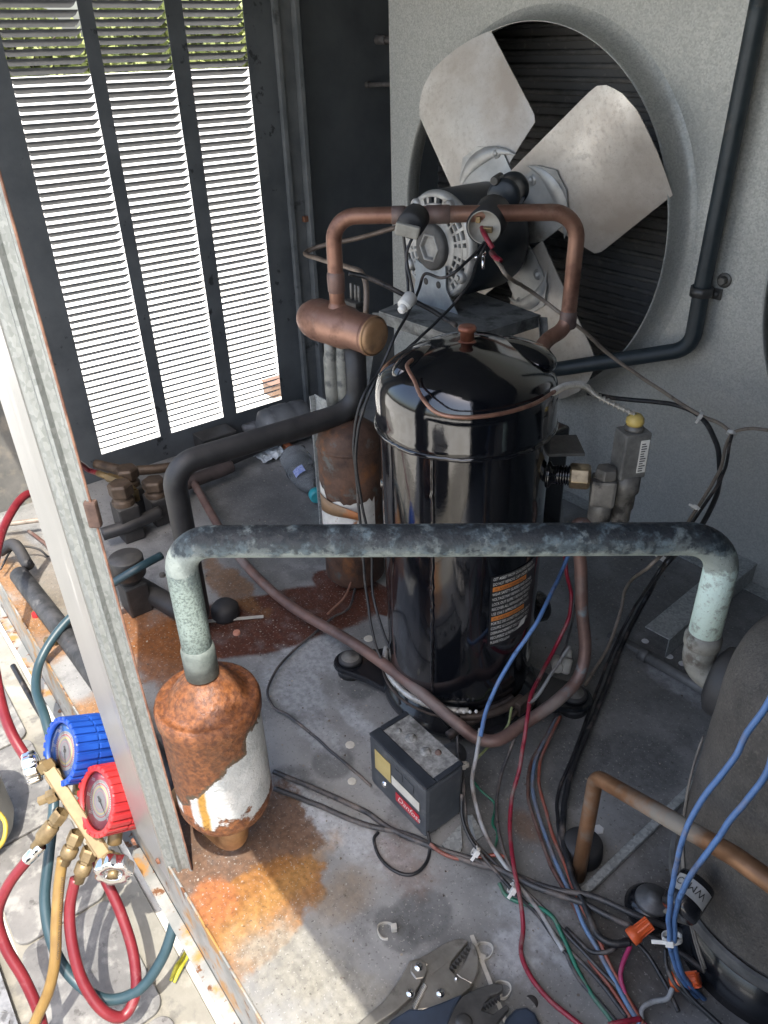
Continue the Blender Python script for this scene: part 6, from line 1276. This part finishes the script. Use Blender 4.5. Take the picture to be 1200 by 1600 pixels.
disc(370, 990, .006, mat('peach_plastic', (0.45, 0.2, 0.13), (0.55, 0.28, 0.2)), 'small peach coloured cap below the rubber bumper', 'small_cap', 10, h=.004, cat='cap', grp=None)
disc(57, 962, .007, red_p, 'small red cap on the sunlit rim left of the insulated pipe', 'small_cap', 12, z_=.0, h=.006, cat='cap', grp=None)
mb = MB(); a_, b_ = Z(70, 1000, .006), Z(90, 1003, .006); mb.cyl(a_, b_, .005, bev=.001); tag(build(mb, 'brass_cap', brass), 'small brass cap on the sunlit rim beside the teal hose', 'cap')
# diagonal ledge, braces at the right rear
mb = MB(); a_, b_ = Z(905, 1392, .004), Z(1100, 1205, .004); dr = nrm(b_-a_); mb.box((0, -.010, -.002), (np.linalg.norm(b_-a_), .0, .006), ax=[dr, np.cross((0, 0, 1), dr), (0, 0, 1)], org=a_, bev=.002); struct(build(mb, 'pan_ledge', galv))
br = mat('brace_steel', (0.10, 0.10, 0.10), (0.2, 0.2, 0.195), scale=30, rough=.55, metal=.2)
mb = MB(); mb.cyl(Z(1000, 1020, .008), Z(1130, 1095, .008), .0075, bev=.002); mb.cyl(Z(1000, 1020, .008), Z(1012, 1027, .008), .0095, bev=.001); tag(build(mb, 'floor_tube', br), 'dark tube lying on the pan behind the right pipe leg', 'tube')
mb = MB(); a_, b_ = Z(1040, 1028, .004), Z(1240, 850, .004); dr = nrm(b_-a_); nn_ = np.cross((0, 0, 1), dr); Lb = np.linalg.norm(b_-a_)
mb.box((0, 0, 0), (Lb, .002, .035), ax=[dr, nn_, (0, 0, 1)], org=a_); mb.box((0, .0021, .033), (Lb, .040, .035), ax=[dr, nn_, (0, 0, 1)], org=a_); tag(build(mb, 'steel_channel', galv, bevel=.0008), 'grey steel channel running to the right rear behind the pipe', 'channel')
mb = MB(); a_, b_ = Z(948, 996, .002), Z(1010, 1030, .002); dr = nrm(b_-a_); mb.box((0, 0, 0), (.09, .012, .008), ax=[dr, np.cross((0, 0, 1), dr), (0, 0, 1)], org=a_, bev=.002); tag(build(mb, 'floor_strip', br), 'low dark strip on the pan under the tan cable end', 'strip')
for (px, py) in ((1040, 985), (1012, 1042), (955, 860)):
    pass
disc(1042, 984, .007, oldmetal, 'small dull bolt head on the pan above the white discs', 'pan_bolt', 6, h=.005, cat='bolt', grp=None)
disc(254, 900, .006, oldmetal, 'small dull bolt head on the pan left of the green pipe bend', 'pan_bolt', 6, h=.005, cat='bolt', grp=None)
disc(1165, 1470, .006, oldmetal, 'small dull bolt head at the lower right of the pan', 'pan_bolt', 6, h=.005, cat='bolt', grp=None)

# ================================================================== REAR LEFT: valves and litter
vb = mat('valve_black', (0.018, 0.018, 0.018), (0.045, 0.042, 0.04), scale=40, rough=.5, bump=.3, dust=((0.2, 0.19, 0.17), .35)); vbr = mat('valve_brown', (0.05, 0.035, 0.025), (0.13, 0.09, 0.06), scale=30, rough=.55, metal=.3, bump=.3)
def valve(base, h, label, m1=vb, m2=vbr, w_=.024, capn=True):
    base = np.array(base, float); root = thing('line_valve', label, 'valve', tuple(base), 'old line valves')
    mb = MB(); mb.box((-w_, -w_*.8, 0), (w_, w_*.8, h*.62), org=base, bev=.004); build(mb, 'body', m1, root)
    mb = MB(); mb.lathe([(w_*.85, h*.62), (w_*.85, h*.70), (w_*.7, h*.72), (w_*.7, h*.78)], base, (0, 0, 1), 24); mb.lathe([(0, h*.78), (w_*.9, h*.78), (w_*.95, h*.81), (w_*.95, h*.96), (w_*.8, h), (0, h)], base, (0, 0, 1), 6, smooth=False); build(mb, 'hex_cap', m2, root, bevel=.0015)
valve(Z(245, 905, 0)+np.array([-.16, .02, 0]), .115, 'old black service valve with brown hexagon cap under the lowest louvers')
valve(Z(212, 800, 0), .10, 'dark brown hexagon valve against the louvered panel left of the black pipe')
b1 = Z(252, 812, .0); valve(b1, .09, 'black square valve body just left of the black pipe')
root = thing('line_valve', 'black round topped valve above the blue teal hose on the square block', 'valve', tuple(Z(212, 955, 0)), 'old line valves')
q = Z(215, 950, 0); mb = MB(); mb.box((-.022, -.018, 0), (.022, .018, .055), org=q, bev=.003); build(mb, 'body', vb, root); mb = MB(); mb.lathe([(.016, .055), (.016, .066), (.0255, .068), (.0265, .070), (.0265, .100), (.0255, .102), (0, .102)], q, (0, 0, 1), 32); build(mb, 'round_cap', vb, root)
one_tube('line_pipe', W([(150, 725, .05), (205, 735, .05), (290, 725, .045), (385, 690, .04)]), .010, vbr, 'brown pipe running along the foot of the louvered panel', 'pipe')
one_tube('line_pipe', W([(160, 835, .03), (205, 820, .035), (250, 800, .035)]), .0125, insul, 'short black pipe joining the square valve bodies', 'pipe')
one_tube('line_pipe', W([(262, 770, .03), (300, 752, .03), (345, 735, .03), (362, 728, .03)]), .014, mat('brown_insul', (0.03, 0.024, 0.022), (0.08, 0.06, 0.055), scale=20, rough=.6, bump=.3), 'brown sleeved pipe end behind the black pipe bend', 'pipe', rr=[.012, .014, .0145, .013])
one_tube('line_pipe', W([(355, 722, .03), (395, 705, .03), (430, 690, .03)]), .010, insul, 'black pipe end pointing to the white litter', 'pipe')
mb = MB(); a_ = Z(350, 702, .0); mb.box((-.035, -.055, 0), (.02, .03, .045), org=a_, bev=.004); tag(build(mb, 'black_block', vb), 'black rubber block leaning at the foot of the right louver column', 'block')
# red hose with brass coupler reaching the valve behind the post
root = thing('charging_hose', 'red charging hose end with brass coupler behind the post', 'hose', tuple(Z(170, 742, .09)))
hp = W([(60, 770, 'd', 1.35), (110, 722, 'd', 1.40), (140, 735, .085), (155, 740, .085)])
mb = MB(); mb.tube(hp, .0052, seg=12); build(mb, 'hose', redhose, root)
mb = MB(); a_, b_, c_, e_ = W([(153, 739, .085), (168, 745, .085), (200, 757, .083), (211, 766, .08)]); mb.cyl(a_, b_, .0065, bev=.001); mb.lathe([(0, 0), (.0085, 0), (.0092, .002), (.0092, np.linalg.norm(c_-b_)-.002), (.0085, np.linalg.norm(c_-b_)), (0, np.linalg.norm(c_-b_))], b_, nrm(c_-b_), 6, smooth=False); mb.cyl(c_, e_, .0045, bev=.0006); mb.cyl(e_, e_+np.array([0, 0, -.022]), .006, bev=.001); build(mb, 'brass_coupler', brass, root)
# litter
root = thing('plastic_drum', 'dusty grey ribbed plastic canister lying at the foot of the dark trim', 'canister', tuple(Z(440, 672, 0)))
a_, b_ = Z(408, 672, .045), Z(482, 652, .045); Ld = np.linalg.norm(b_-a_)
mb = MB(); mb.lathe([(0, 0), (.030, 0), (.042, .008), (.045, Ld*.2), (.043, Ld*.24), (.046, Ld*.3), (.046, Ld*.6), (.0435, Ld*.64), (.046, Ld*.7), (.044, Ld*.92), (.034, Ld), (0, Ld)], a_, nrm(b_-a_), 36); build(mb, 'body', mat('grey_drum', (0.11, 0.115, 0.12), (0.18, 0.185, 0.19), scale=20, rough=.55, layers=[((0.28, 0.28, 0.28), 30, .6, .75, .7)]), root)
mb = MB(); mb.lathe([(.012, 0), (.020, 0), (.024, .004), (.024, .014), (.020, .018), (.012, .018), (.012, 0)], Z(395, 672, .012), nrm(cv(-.2, -1, -.3)), 28); tag(build(mb, 'grey_ring', MATS['grey_drum']), 'grey plastic ring beside the grey canister', 'ring')
rng = np.random.default_rng(21)
mb = MB(); c_ = Z(420, 712, 0); n_ = 11
gr = [[c_+np.array([(i-n_/2)*.0085, (j-n_/2)*.0065, .006+.020*abs(mnoise.noise(Vector((i*.6, j*.6, 3))))+.006*rng.random()]) for j in range(n_)] for i in range(n_)]
mb.add([p_ for r_ in gr for p_ in r_], [(i*n_+j, i*n_+j+1, (i+1)*n_+j+1, (i+1)*n_+j) for i in range(n_-1) for j in range(n_-1)], False); o = build(mb, 'crumpled_wrapper', mat('wrapper_white', (0.36, 0.42, 0.46), (0.62, 0.66, 0.68), scale=60, rough=.35)); sm = o.modifiers.new('t', 'SOLIDIFY'); sm.thickness = .001; tag(o, 'crumpled white wrapper on the pan below the grey canister', 'wrapper')
mb = MB(); mb.box((-.018, -.008, 0), (.018, .008, .012), org=Z(452, 703, 0), bev=.003); tag(build(mb, 'orange_scrap', mat('orange_scrap_m', (0.3, 0.1, 0.05), (0.42, 0.16, 0.08))), 'small reddish orange scrap right of the white wrapper', 'scrap')
glass = bpy.data.materials.new('clear_plastic'); glass.use_nodes = True; b_ = glass.node_tree.nodes['Principled BSDF']; b_.inputs['Transmission Weight'].default_value = .85; b_.inputs['Roughness'].default_value = .12; b_.inputs['IOR'].default_value = 1.08; b_.inputs['Base Color'].default_value = (.85, .9, .93, 1)
root = thing('plastic_bottle', 'clear crushed plastic bottle lying behind the rusty cylinder with blue label', 'bottle', tuple(Z(480, 745, 0)))
a_, b_ = Z(458, 712, .030), Z(492, 770, .022); Lb = np.linalg.norm(b_-a_); mb = MB(); prof = [(0, 0), (.022, 0), (.030, .006), (.031, .02), (.028, .026), (.031, .034), (.028, .042), (.031, .05), (.028, .058), (.031, .066), (.030, .09), (.022, .11), (.012, .125), (.012, .14)]
sc_ = Lb/.14; mb.lathe([(r_, h_*sc_) for r_, h_ in prof], a_, nrm(b_-a_), 32)
mb.v = [tuple(np.array(v_)+np.array([.004, .003, .003])*mnoise.noise(Vector(v_)*45)*1.5) for v_ in mb.v]; build(mb, 'bottle_body', glass, root)
mb = MB(); t0 = nrm(b_-a_); cc_ = a_+t0*Lb*.60; u_ = nrm(CP-cc_); u_ = nrm(u_-t0*(u_@t0)); v_ = np.cross(t0, u_); vs_ = [cc_+t0*h_+(u_*math.cos(t_)+v_*math.sin(t_))*.0325 for t_ in np.linspace(-.2, .55, 6) for h_ in (0, .026)]; mb.add(vs_, [(2*i, 2*i+2, 2*i+3, 2*i+1) for i in range(5)], True); build(mb, 'bottle_label', mat('label_blue', (0.14, 0.2, 0.50), (0.5, 0.55, 0.75), scale=180, rough=.4), root)
mb = MB(); mb.cyl(b_, b_+t0*.018, .0145, bev=.002); build(mb, 'bottle_cap', mat('teal_cap', (0.03, 0.28, 0.33), (0.05, 0.36, 0.4), rough=.4), root)
# thin copper tube and dark valve cluster near the header
one_tube('thin_tube', W([(620, 355, 'y', 1.02), (560, 372, 'y', .98), (500, 385, 'y', .93), (478, 394, 'y', .90), (500, 405, 'y', .86), (545, 418, 'y', .82), (566, 428, 'y', .80), (572, 445, 'y', .795), (572, 490, 'y', .78)]), .0050, mat('dull_copper', (0.16, 0.12, 0.09), (0.26, 0.2, 0.16), scale=30, rough=.5, metal=.3), 'thin dull tube bending round left of the copper arch behind it', 'tube')
root = thing('solenoid_valve', 'small dark valve with coil behind the copper header', 'valve', tuple(Y(560, 480, .80)))
q = Y(556, 486, .80); mb = MB(); mb.lathe([(0, -.03), (.022, -.03), (.024, -.026), (.024, .0), (.014, .004), (.014, .012), (0, .012)], q, (0, 0, 1), 24); mb.box((-.020, -.014, .012), (.020, .014, .020), org=q, bev=.002); build(mb, 'body', vb, root)
for dx in (-.011, .002, .012): mb = MB(); mb.cyl(q+np.array([dx, 0, .018]), q+np.array([dx, 0, .048]), .0028, bev=.0005); build(mb, 'pin', oldmetal, root)

# ================================================================== OUTSIDE: manifold gauges and hoses
GD = .93
G = lambda px, py, dd=0.0: D(px, py, GD+dd)
root = thing('manifold', 'brass manifold block hanging under the blue and red gauges left of the post', 'manifold', tuple(G(120, 1265)))
ma, mbb = G(72, 1195, .01), G(168, 1345, -.01); md_ = nrm(mbb-ma); mf = nrm(CP-ma); mf = nrm(mf-md_*(mf@md_)); ms = np.cross(md_, mf); Lm = np.linalg.norm(mbb-ma)
axm = [md_, ms, mf]
mb = MB(); mb.box((.005, -.0075, -.010), (Lm-.005, .0075, .008), ax=axm, org=ma, bev=.0015); mb.box((.012, -.009, -.008), (.030, .009, .006), ax=axm, org=ma, bev=.001); mb.box((Lm-.034, -.009, -.008), (Lm-.012, .009, .006), ax=axm, org=ma, bev=.001)
mb.lathe([(0, Lm-.008), (.011, Lm-.008), (.0125, Lm-.005), (.0125, Lm+.006), (.009, Lm+.009), (0, Lm+.009)], ma, md_, 6, smooth=False); mb.lathe([(0, -.004), (.010, -.004), (.011, 0), (.011, .008), (0, .008)], ma, md_, 6, smooth=False)
build(mb, 'bar', brass, root)
dwn = nrm(cv(-.55, .75, .1))
ports = [((90, 1240), (62, 1252), .006), ((98, 1268), (55, 1325), .0), ((122, 1300), (100, 1350), .0), ((142, 1325), (122, 1378), .0)]
for i, (pa, pb_, rr_) in enumerate(ports):
    a_, b_ = G(*pa), G(*pb_, .0); Lp = np.linalg.norm(b_-a_); dr = nrm(b_-a_); mb = MB()
    if i == 0: mb.lathe([(.007, 0), (.009, .002), (.009, Lp*.5), (.006, Lp*.55), (.006, Lp), (0, Lp)], a_, dr, 6, smooth=False)
    else:
        mb.lathe([(.009, 0), (.0100, .003), (.0100, .014), (.0078, .016), (.0078, .020)], a_, dr, 6, smooth=False); mb.lathe([(.0080, .019), (.0098, .021), (.0098, Lp*.72), (.0080, Lp*.78), (.0068, Lp*.80), (.0068, Lp), (0, Lp)], a_, dr, 28)
    build(mb, 'port', brass_old, root)
def knob(c, ax_, rf_, label_, r_=.023):
    c = np.array(c); ax_ = nrm(ax_); rf_ = nrm(rf_-ax_*(rf_@ax_)); b2 = np.cross(ax_, rf_); n_ = 7; N = n_*12; prof = []
    ring = [(r_*(1-.14*(.5-.5*math.cos(2*math.pi*n_*i/N))**1.5)) for i in range(N)]
    mb = MB(); lv = [(.55, .0085), (.88, .0085), (1.0, .006), (1.0, -.006), (.88, -.0085), (.45, -.0085), (.40, -.003), (.0, -.003)]
    lv = [(.0, .004), (.42, .004), (.46, .0080)]+lv[1:]
    for f_, h_ in lv:
        for i in range(N): t_ = 2*math.pi*i/N; q_ = ring[i] if f_ > .6 else r_; mb.v.append(tuple(c+ax_*h_+(rf_*math.cos(t_)+b2*math.sin(t_))*q_*max(f_, 1e-4)))
    for j in range(len(lv)-1):
        for i in range(N): mb.f.append((j*N+i, j*N+(i+1) % N, (j+1)*N+(i+1) % N, (j+1)*N+i)); mb.sm.append(True)
    kb = build(mb, 'hand_wheel', chrome, root, bevel=.0006)
    mb = MB(); mb.lathe([(0, .010), (.0045, .010), (.006, .008), (.006, .004)], c, ax_, 20); mb.cyl(c-ax_*.004, c-ax_*.018, .0055); build(mb, 'stem', brass_old, kb)
knob(G(178, 1358, -.02), cv(.10, .55, -.80), cv(1, 0, .2), '')
knob(G(50, 1200, .02), cv(-.85, .25, -.35), cv(0, 1, .2), '', .021)
ga = nrm(cv(-.617, -.10, -.75))
def gauge(face, m_, label, pointer):
    face = np.array(face); root = thing('pressure_gauge', label, 'gauge', tuple(face), 'manifold gauges'); ref = nrm(cv(0, -1, 0)); ref = nrm(ref-ga*(ref@ga)); b2 = np.cross(ga, ref)
    mb = MB(); ro = .0405; mb.lathe([(.0335, -.003), (.0345, .0015), (.0375, .001), (.0385, -.003), (.0385, -.052), (.034, -.056), (0, -.056)], face, ga, 48)
    bt = build(mb, 'boot', m_, root)
    mb = MB(); n_ = 24
    for i in range(n_):
        t_ = 2*math.pi*i/n_; o_ = ref*math.cos(t_)+b2*math.sin(t_); sd = np.cross(ga, o_)
        for (h0_, h1_) in ((-.027, .0015), (-.051, -.0285)): mb.box((-.0036, h0_, 0), (.0036, h1_, .0048), ax=[sd, ga, o_], org=face+o_*.0365, bev=.0014)
    build(mb, 'grip_ribs', m_, bt)
    mb = MB(); mb.lathe([(0, -.006), (.0335, -.006)], face, ga, 48); dl_ = build(mb, 'dial', mat('dial_white', (0.36, 0.34, 0.33), (0.42, 0.40, 0.39), rough=.5), root)
    def ringm(r0_, r1_, mm, h, nm, a0=0, a1=2*math.pi): mb = MB(); mb.lathe([(r0_, h), (r1_, h)], face, ga, 60, ref=ref, a0=a0, a1=a1); build(mb, nm, mm, dl_)
    c1 = mat('dial_'+m_.name, *( ((0.03, 0.12, 0.38), (0.06, 0.18, 0.45)) if 'blue' in m_.name else ((0.34, 0.06, 0.08), (0.40, 0.10, 0.12)) ), scale=30, rough=.4)
    ringm(.0235, .0334, c1, -.0057, 'outer_scale'); ringm(.0185, .0195, mat('dial_red', (0.5, 0.06, 0.05), (0.55, 0.08, 0.07)), -.0056, 'red_scale'); ringm(.0145, .0165, mat('dial_yellow', (0.6, 0.5, 0.2), (0.65, 0.55, 0.25)), -.0056, 'yellow_scale'); ringm(.0105, .0118, mat('dial_pink', (0.55, 0.3, 0.32), (0.6, 0.35, 0.36)), -.0056, 'inner_scale')
    mb = MB()
    for i in range(41):
        t_ = R(-135+270*i/40); o_ = ref*math.cos(t_)+b2*math.sin(t_); sd = np.cross(ga, o_); l_ = .0035 if i % 5 == 0 else .0018; mb.box((-.00022, -.00561, -l_), (.00022, -.00555, 0), ax=[sd, ga, o_], org=face+o_*.0230)
    o = build(mb, 'scale_ticks', inkm, dl_); o['kind'] = 'stuff'
    mb = MB()
    for i, s__ in enumerate(('0', '50', '100', '150', '200', '250', '300')):
        t_ = R(-135+270*i/6); o_ = ref*math.cos(t_)+b2*math.sin(t_); text_into(mb, s__, face+o_*.0272-b2*.0018*len(s__)*.5*-1-ga*.0050, -b2, ref, .0050)
    build(mb, 'scale_numbers', whitelab, dl_)
    t_ = R(pointer); o_ = ref*math.cos(t_)+b2*math.sin(t_); sd = np.cross(ga, o_); mb = MB(); mb.prism([face-ga*.0048-o_*.006-sd*.0011, face-ga*.0048+o_*.020, face-ga*.0048-o_*.006+sd*.0011], ga*.0004); mb.lathe([(0, -.0040), (.0022, -.0042), (.0024, -.005)], face, ga, 16); build(mb, 'pointer', inkm, dl_)
    mb = MB(); mb.lathe([(0, .0015), (.018, .0010), (.030, -.0012), (.0335, -.0030)], face, ga, 48); lens = build(mb, 'lens', LENS, root)
    mb = MB(); mb.cyl(face-ga*.030-ref*.036, face-ga*.030-ref*.056, .0085, bev=.001); build(mb, 'gauge_neck', brass, root)
LENS = bpy.data.materials.new('gauge_lens'); LENS.use_nodes = True; n_ = LENS.node_tree.nodes; l_ = LENS.node_tree.links
tr = n_.new('ShaderNodeBsdfTransparent'); gl = n_.new('ShaderNodeBsdfGlossy'); gl.inputs['Roughness'].default_value = .08; mx = n_.new('ShaderNodeMixShader'); fr_ = n_.new('ShaderNodeFresnel'); fr_.inputs[0].default_value = 1.45
l_.new(fr_.outputs[0], mx.inputs[0]); l_.new(tr.outputs[0], mx.inputs[1]); l_.new(gl.outputs[0], mx.inputs[2]); l_.new(mx.outputs[0], n_['Material Output'].inputs[0])
gauge(G(95, 1174, .01), blue_p, 'pressure gauge in a ribbed blue rubber boot', 200)
gauge(G(150, 1252, -.02), red_p, 'pressure gauge in a ribbed red rubber boot', 230)
# hoses
HG = 'charging hoses at the lower left'
def hose(pts, r_, m_, label): return one_tube('hose', W(pts), r_, m_, label, 'hose', HG, seg=14, sub=8)
hose([(60, 768, 'd', 1.28), (38, 775, 'd', 1.25), (10, 815, 'd', 1.2), (-8, 880, 'd', 1.12), (-15, 980, 'd', 1.05), (0, 1090, 'd', 1.0), (18, 1145, 'd', .97), (46, 1192, 'd', .955)], .0066, redhose, 'bright red hose curving down the left edge to the blue gauge side')
hose([(62, 1322, 'd', .93), (42, 1345, 'd', .93), (12, 1385, 'd', .93), (-4, 1430, 'd', .93), (8, 1478, 'd', .93), (38, 1530, 'd', .93), (60, 1580, 'd', .93), (70, 1620, 'd', .93)], .0066, redhose, 'thick red hose from the left fitting down the bottom left corner')
hose([(118, 1372, 'd', .93), (109, 1420, 'd', .93), (112, 1470, 'd', .925), (130, 1535, 'd', .92), (165, 1582, 'd', .92), (192, 1588, 'd', .93), (210, 1560, 'd', .94), (210, 1500, 'd', .95), (190, 1430, 'd', .96), (165, 1375, 'd', .965), (148, 1340, 'd', .965)], .0066, redhose, 'red hose hanging in a long loop under the chrome knob')
hose([(98, 1340, 'd', .93), (92, 1385, 'd', .93), (88, 1440, 'd', .925), (86, 1500, 'd', .92), (76, 1548, 'd', .92), (58, 1590, 'd', .92), (40, 1630, 'd', .92)], .0066, yellowhose, 'yellow hose hanging straight down beside the red loop')
hose([(252, 868, .10), (215, 888, .10), (150, 930, .07), (92, 985, .04), (62, 1035, .015), (56, 1075, 'd', 1.1), (70, 1120, 'd', 1.06), (84, 1180, 'd', 1.03), (84, 1260, 'd', .99), (76, 1340, 'd', .97), (70, 1410, 'd', .96), (84, 1480, 'd', .95), (115, 1530, 'd', .945), (165, 1562, 'd', .94), (215, 1548, 'd', .94), (252, 1500, 'd', .945), (272, 1440, 'd', .95), (276, 1395, 'd', .955), (268, 1360, 'd', .96)], .0066, tealhose, 'dark teal hose looping from the unit down under the gauges')
one_tube('cable', W([(20, 1040, 'd', 1.2), (60, 1110, 'd', 1.15), (120, 1200, 'd', 1.12), (190, 1300, 'd', 1.08), (250, 1380, 'd', 1.05), (330, 1480, 'd', 1.0)]), .0042, w_black, 'thin dark cable slanting over the roof behind the gauges', 'cable')
one_tube('cable', W([(-10, 950, -.2), (25, 1010, -.25), (55, 1060, -.28), (70, 1095, -.285), (95, 1110, -.285)]), .0028, w_black, 'thin black cable on the white roof left of the teal hose', 'cable')
for (pa, pb_, m2) in (((65, 1320), (36, 1350), chrome),):
    mb = MB(); a_, b_ = G(*pa), G(*pb_); mb.lathe([(.0070, 0), (.0076, .002), (.0076, .010), (.0070, .011), (.0076, .0125), (.0076, .024), (.0068, .026)], a_, nrm(b_-a_), 24); tag(build(mb, 'hose_crimp', m2), 'chrome crimp sleeve on the thick red hose end', 'sleeve')
# print along the yellow hose
mb = MB(); yh = W([(94, 1400, 'd', .918), (88, 1500, 'd', .91)]); dr = nrm(yh[0]-yh[1]); vdir = nrm(CP-yh[0]); sd = nrm(np.cross(vdir, dr)); text_into(mb, 'CHARGING HOSE 800 PSI MAX WORKING PRESSURE', yh[1]+vdir*.0005, dr, -sd, .0040); build(mb, 'hose_print', inkm, bpy.data.objects['hose.003'])
# refrigerant cylinder at the left edge
q = Z(-42, 1330, -.29); root = thing('refrigerant_cylinder', 'pale grey cylinder cut off by the left edge with yellow tag below', 'cylinder', tuple(q))
qc = D(-66, 1235, 1.15); mb = MB(); mb.lathe([(0, .11), (.03, .10), (.05, .085), (.056, .06), (.058, .04), (.058, -.08), (.052, -.10), (0, -.11)], qc, (0, 0, 1), 48); build(mb, 'tank', mat('tank_grey', (0.22, 0.22, 0.21), (0.30, 0.30, 0.28), scale=10, rough=.4, layers=[((0.4, 0.25, 0.1), 30, .64, .7, .6)]), root)
mb = MB(); mb.tube([D(-10, 1262, 1.1), D(8, 1285, 1.09), D(6, 1312, 1.08), D(-12, 1335, 1.08)], .0035, seg=8); build(mb, 'yellow_tag', mat('tag_yellow', (0.35, 0.25, 0.03), (0.42, 0.32, 0.05)), root)
root['label'] = 'pale grey round cylinder cut off by the left edge beside the gauges'
# yellow scrap of tape on the roof
rib = Z(272, 1530, -.286), Z(285, 1505, -.286), Z(300, 1478, -.286)
mb = MB(); 
for off in (-.003, .002): mb.tube([p_+np.array([off, off*.6, .001*abs(off)*500]) for p_ in (Z(270, 1535, -.285), Z(280, 1512, -.282), Z(288, 1500, -.284), Z(301, 1476, -.283))], .0030, seg=6, rr=[.002, .0035, .0025, .003])
tag(build(mb, 'yellow_tape', mat('tape_yellow', (0.36, 0.33, 0.02), (0.48, 0.44, 0.05), scale=80, rough=.5)), 'crumpled strip of bright yellow tape on the roof below the rail', 'tape')
# loose twigs and wires at the far left of the sunlit rim
one_tube('wire', W([(0, 820, .03), (40, 815, .03), (66, 812, .03)]), .0055, w_tan, 'thick beige cable at the left edge behind the post', 'wire', WG)
one_tube('wire', W([(0, 890, .02), (25, 855, .03), (60, 858, .02), (75, 870, .01)]), .0022, w_black, 'thin black wire tangled at the far left rim', 'wire', WG)
one_tube('wire', W([(45, 830, .006), (75, 855, .006), (100, 915, .006), (130, 985, .006)]), .0040, w_brown, 'brown wire lying on the sunlit rim beside the insulated pipe', 'wire', WG)
# grit and flakes scattered over the pan
rng = np.random.default_rng(77); mb = MB()
for i in range(900):
    x_, y_ = rng.uniform(-1.45, .0), rng.uniform(.13, 1.05)
    if math.hypot(x_-CC[0], y_-CC[1]) < .12: continue
    s_ = rng.uniform(.0006, .0022)*(1.6 if rng.random() < .06 else 1); a_ = rng.uniform(0, 6.28); n_ = 5
    top = [(x_+s_*math.cos(a_+j*1.2566)*rng.uniform(.5, 1), y_+s_*math.sin(a_+j*1.2566)*rng.uniform(.5, 1), .0004+s_*.35*rng.random()) for j in range(n_)]
    bot = [(p_[0], p_[1], .0001) for p_ in top]; mb.add(top+bot, [tuple(range(n_))]+[(j, (j+1) % n_, n_+(j+1) % n_, n_+j) for j in range(n_)], False)
gm = custom('grit_mixed', .85); pi_ = gm.n.new('ShaderNodeNewGeometry'); gm.l.new(gm.mix(pi_.outputs['Random Per Island'], (0.06, 0.045, 0.035), (0.42, 0.38, 0.32)), gm.b.inputs['Base Color'])
o = build(mb, 'grit', gm.m); tag(o, 'small grit and rust flakes scattered over the metal pan', 'grit'); o['kind'] = 'stuff'
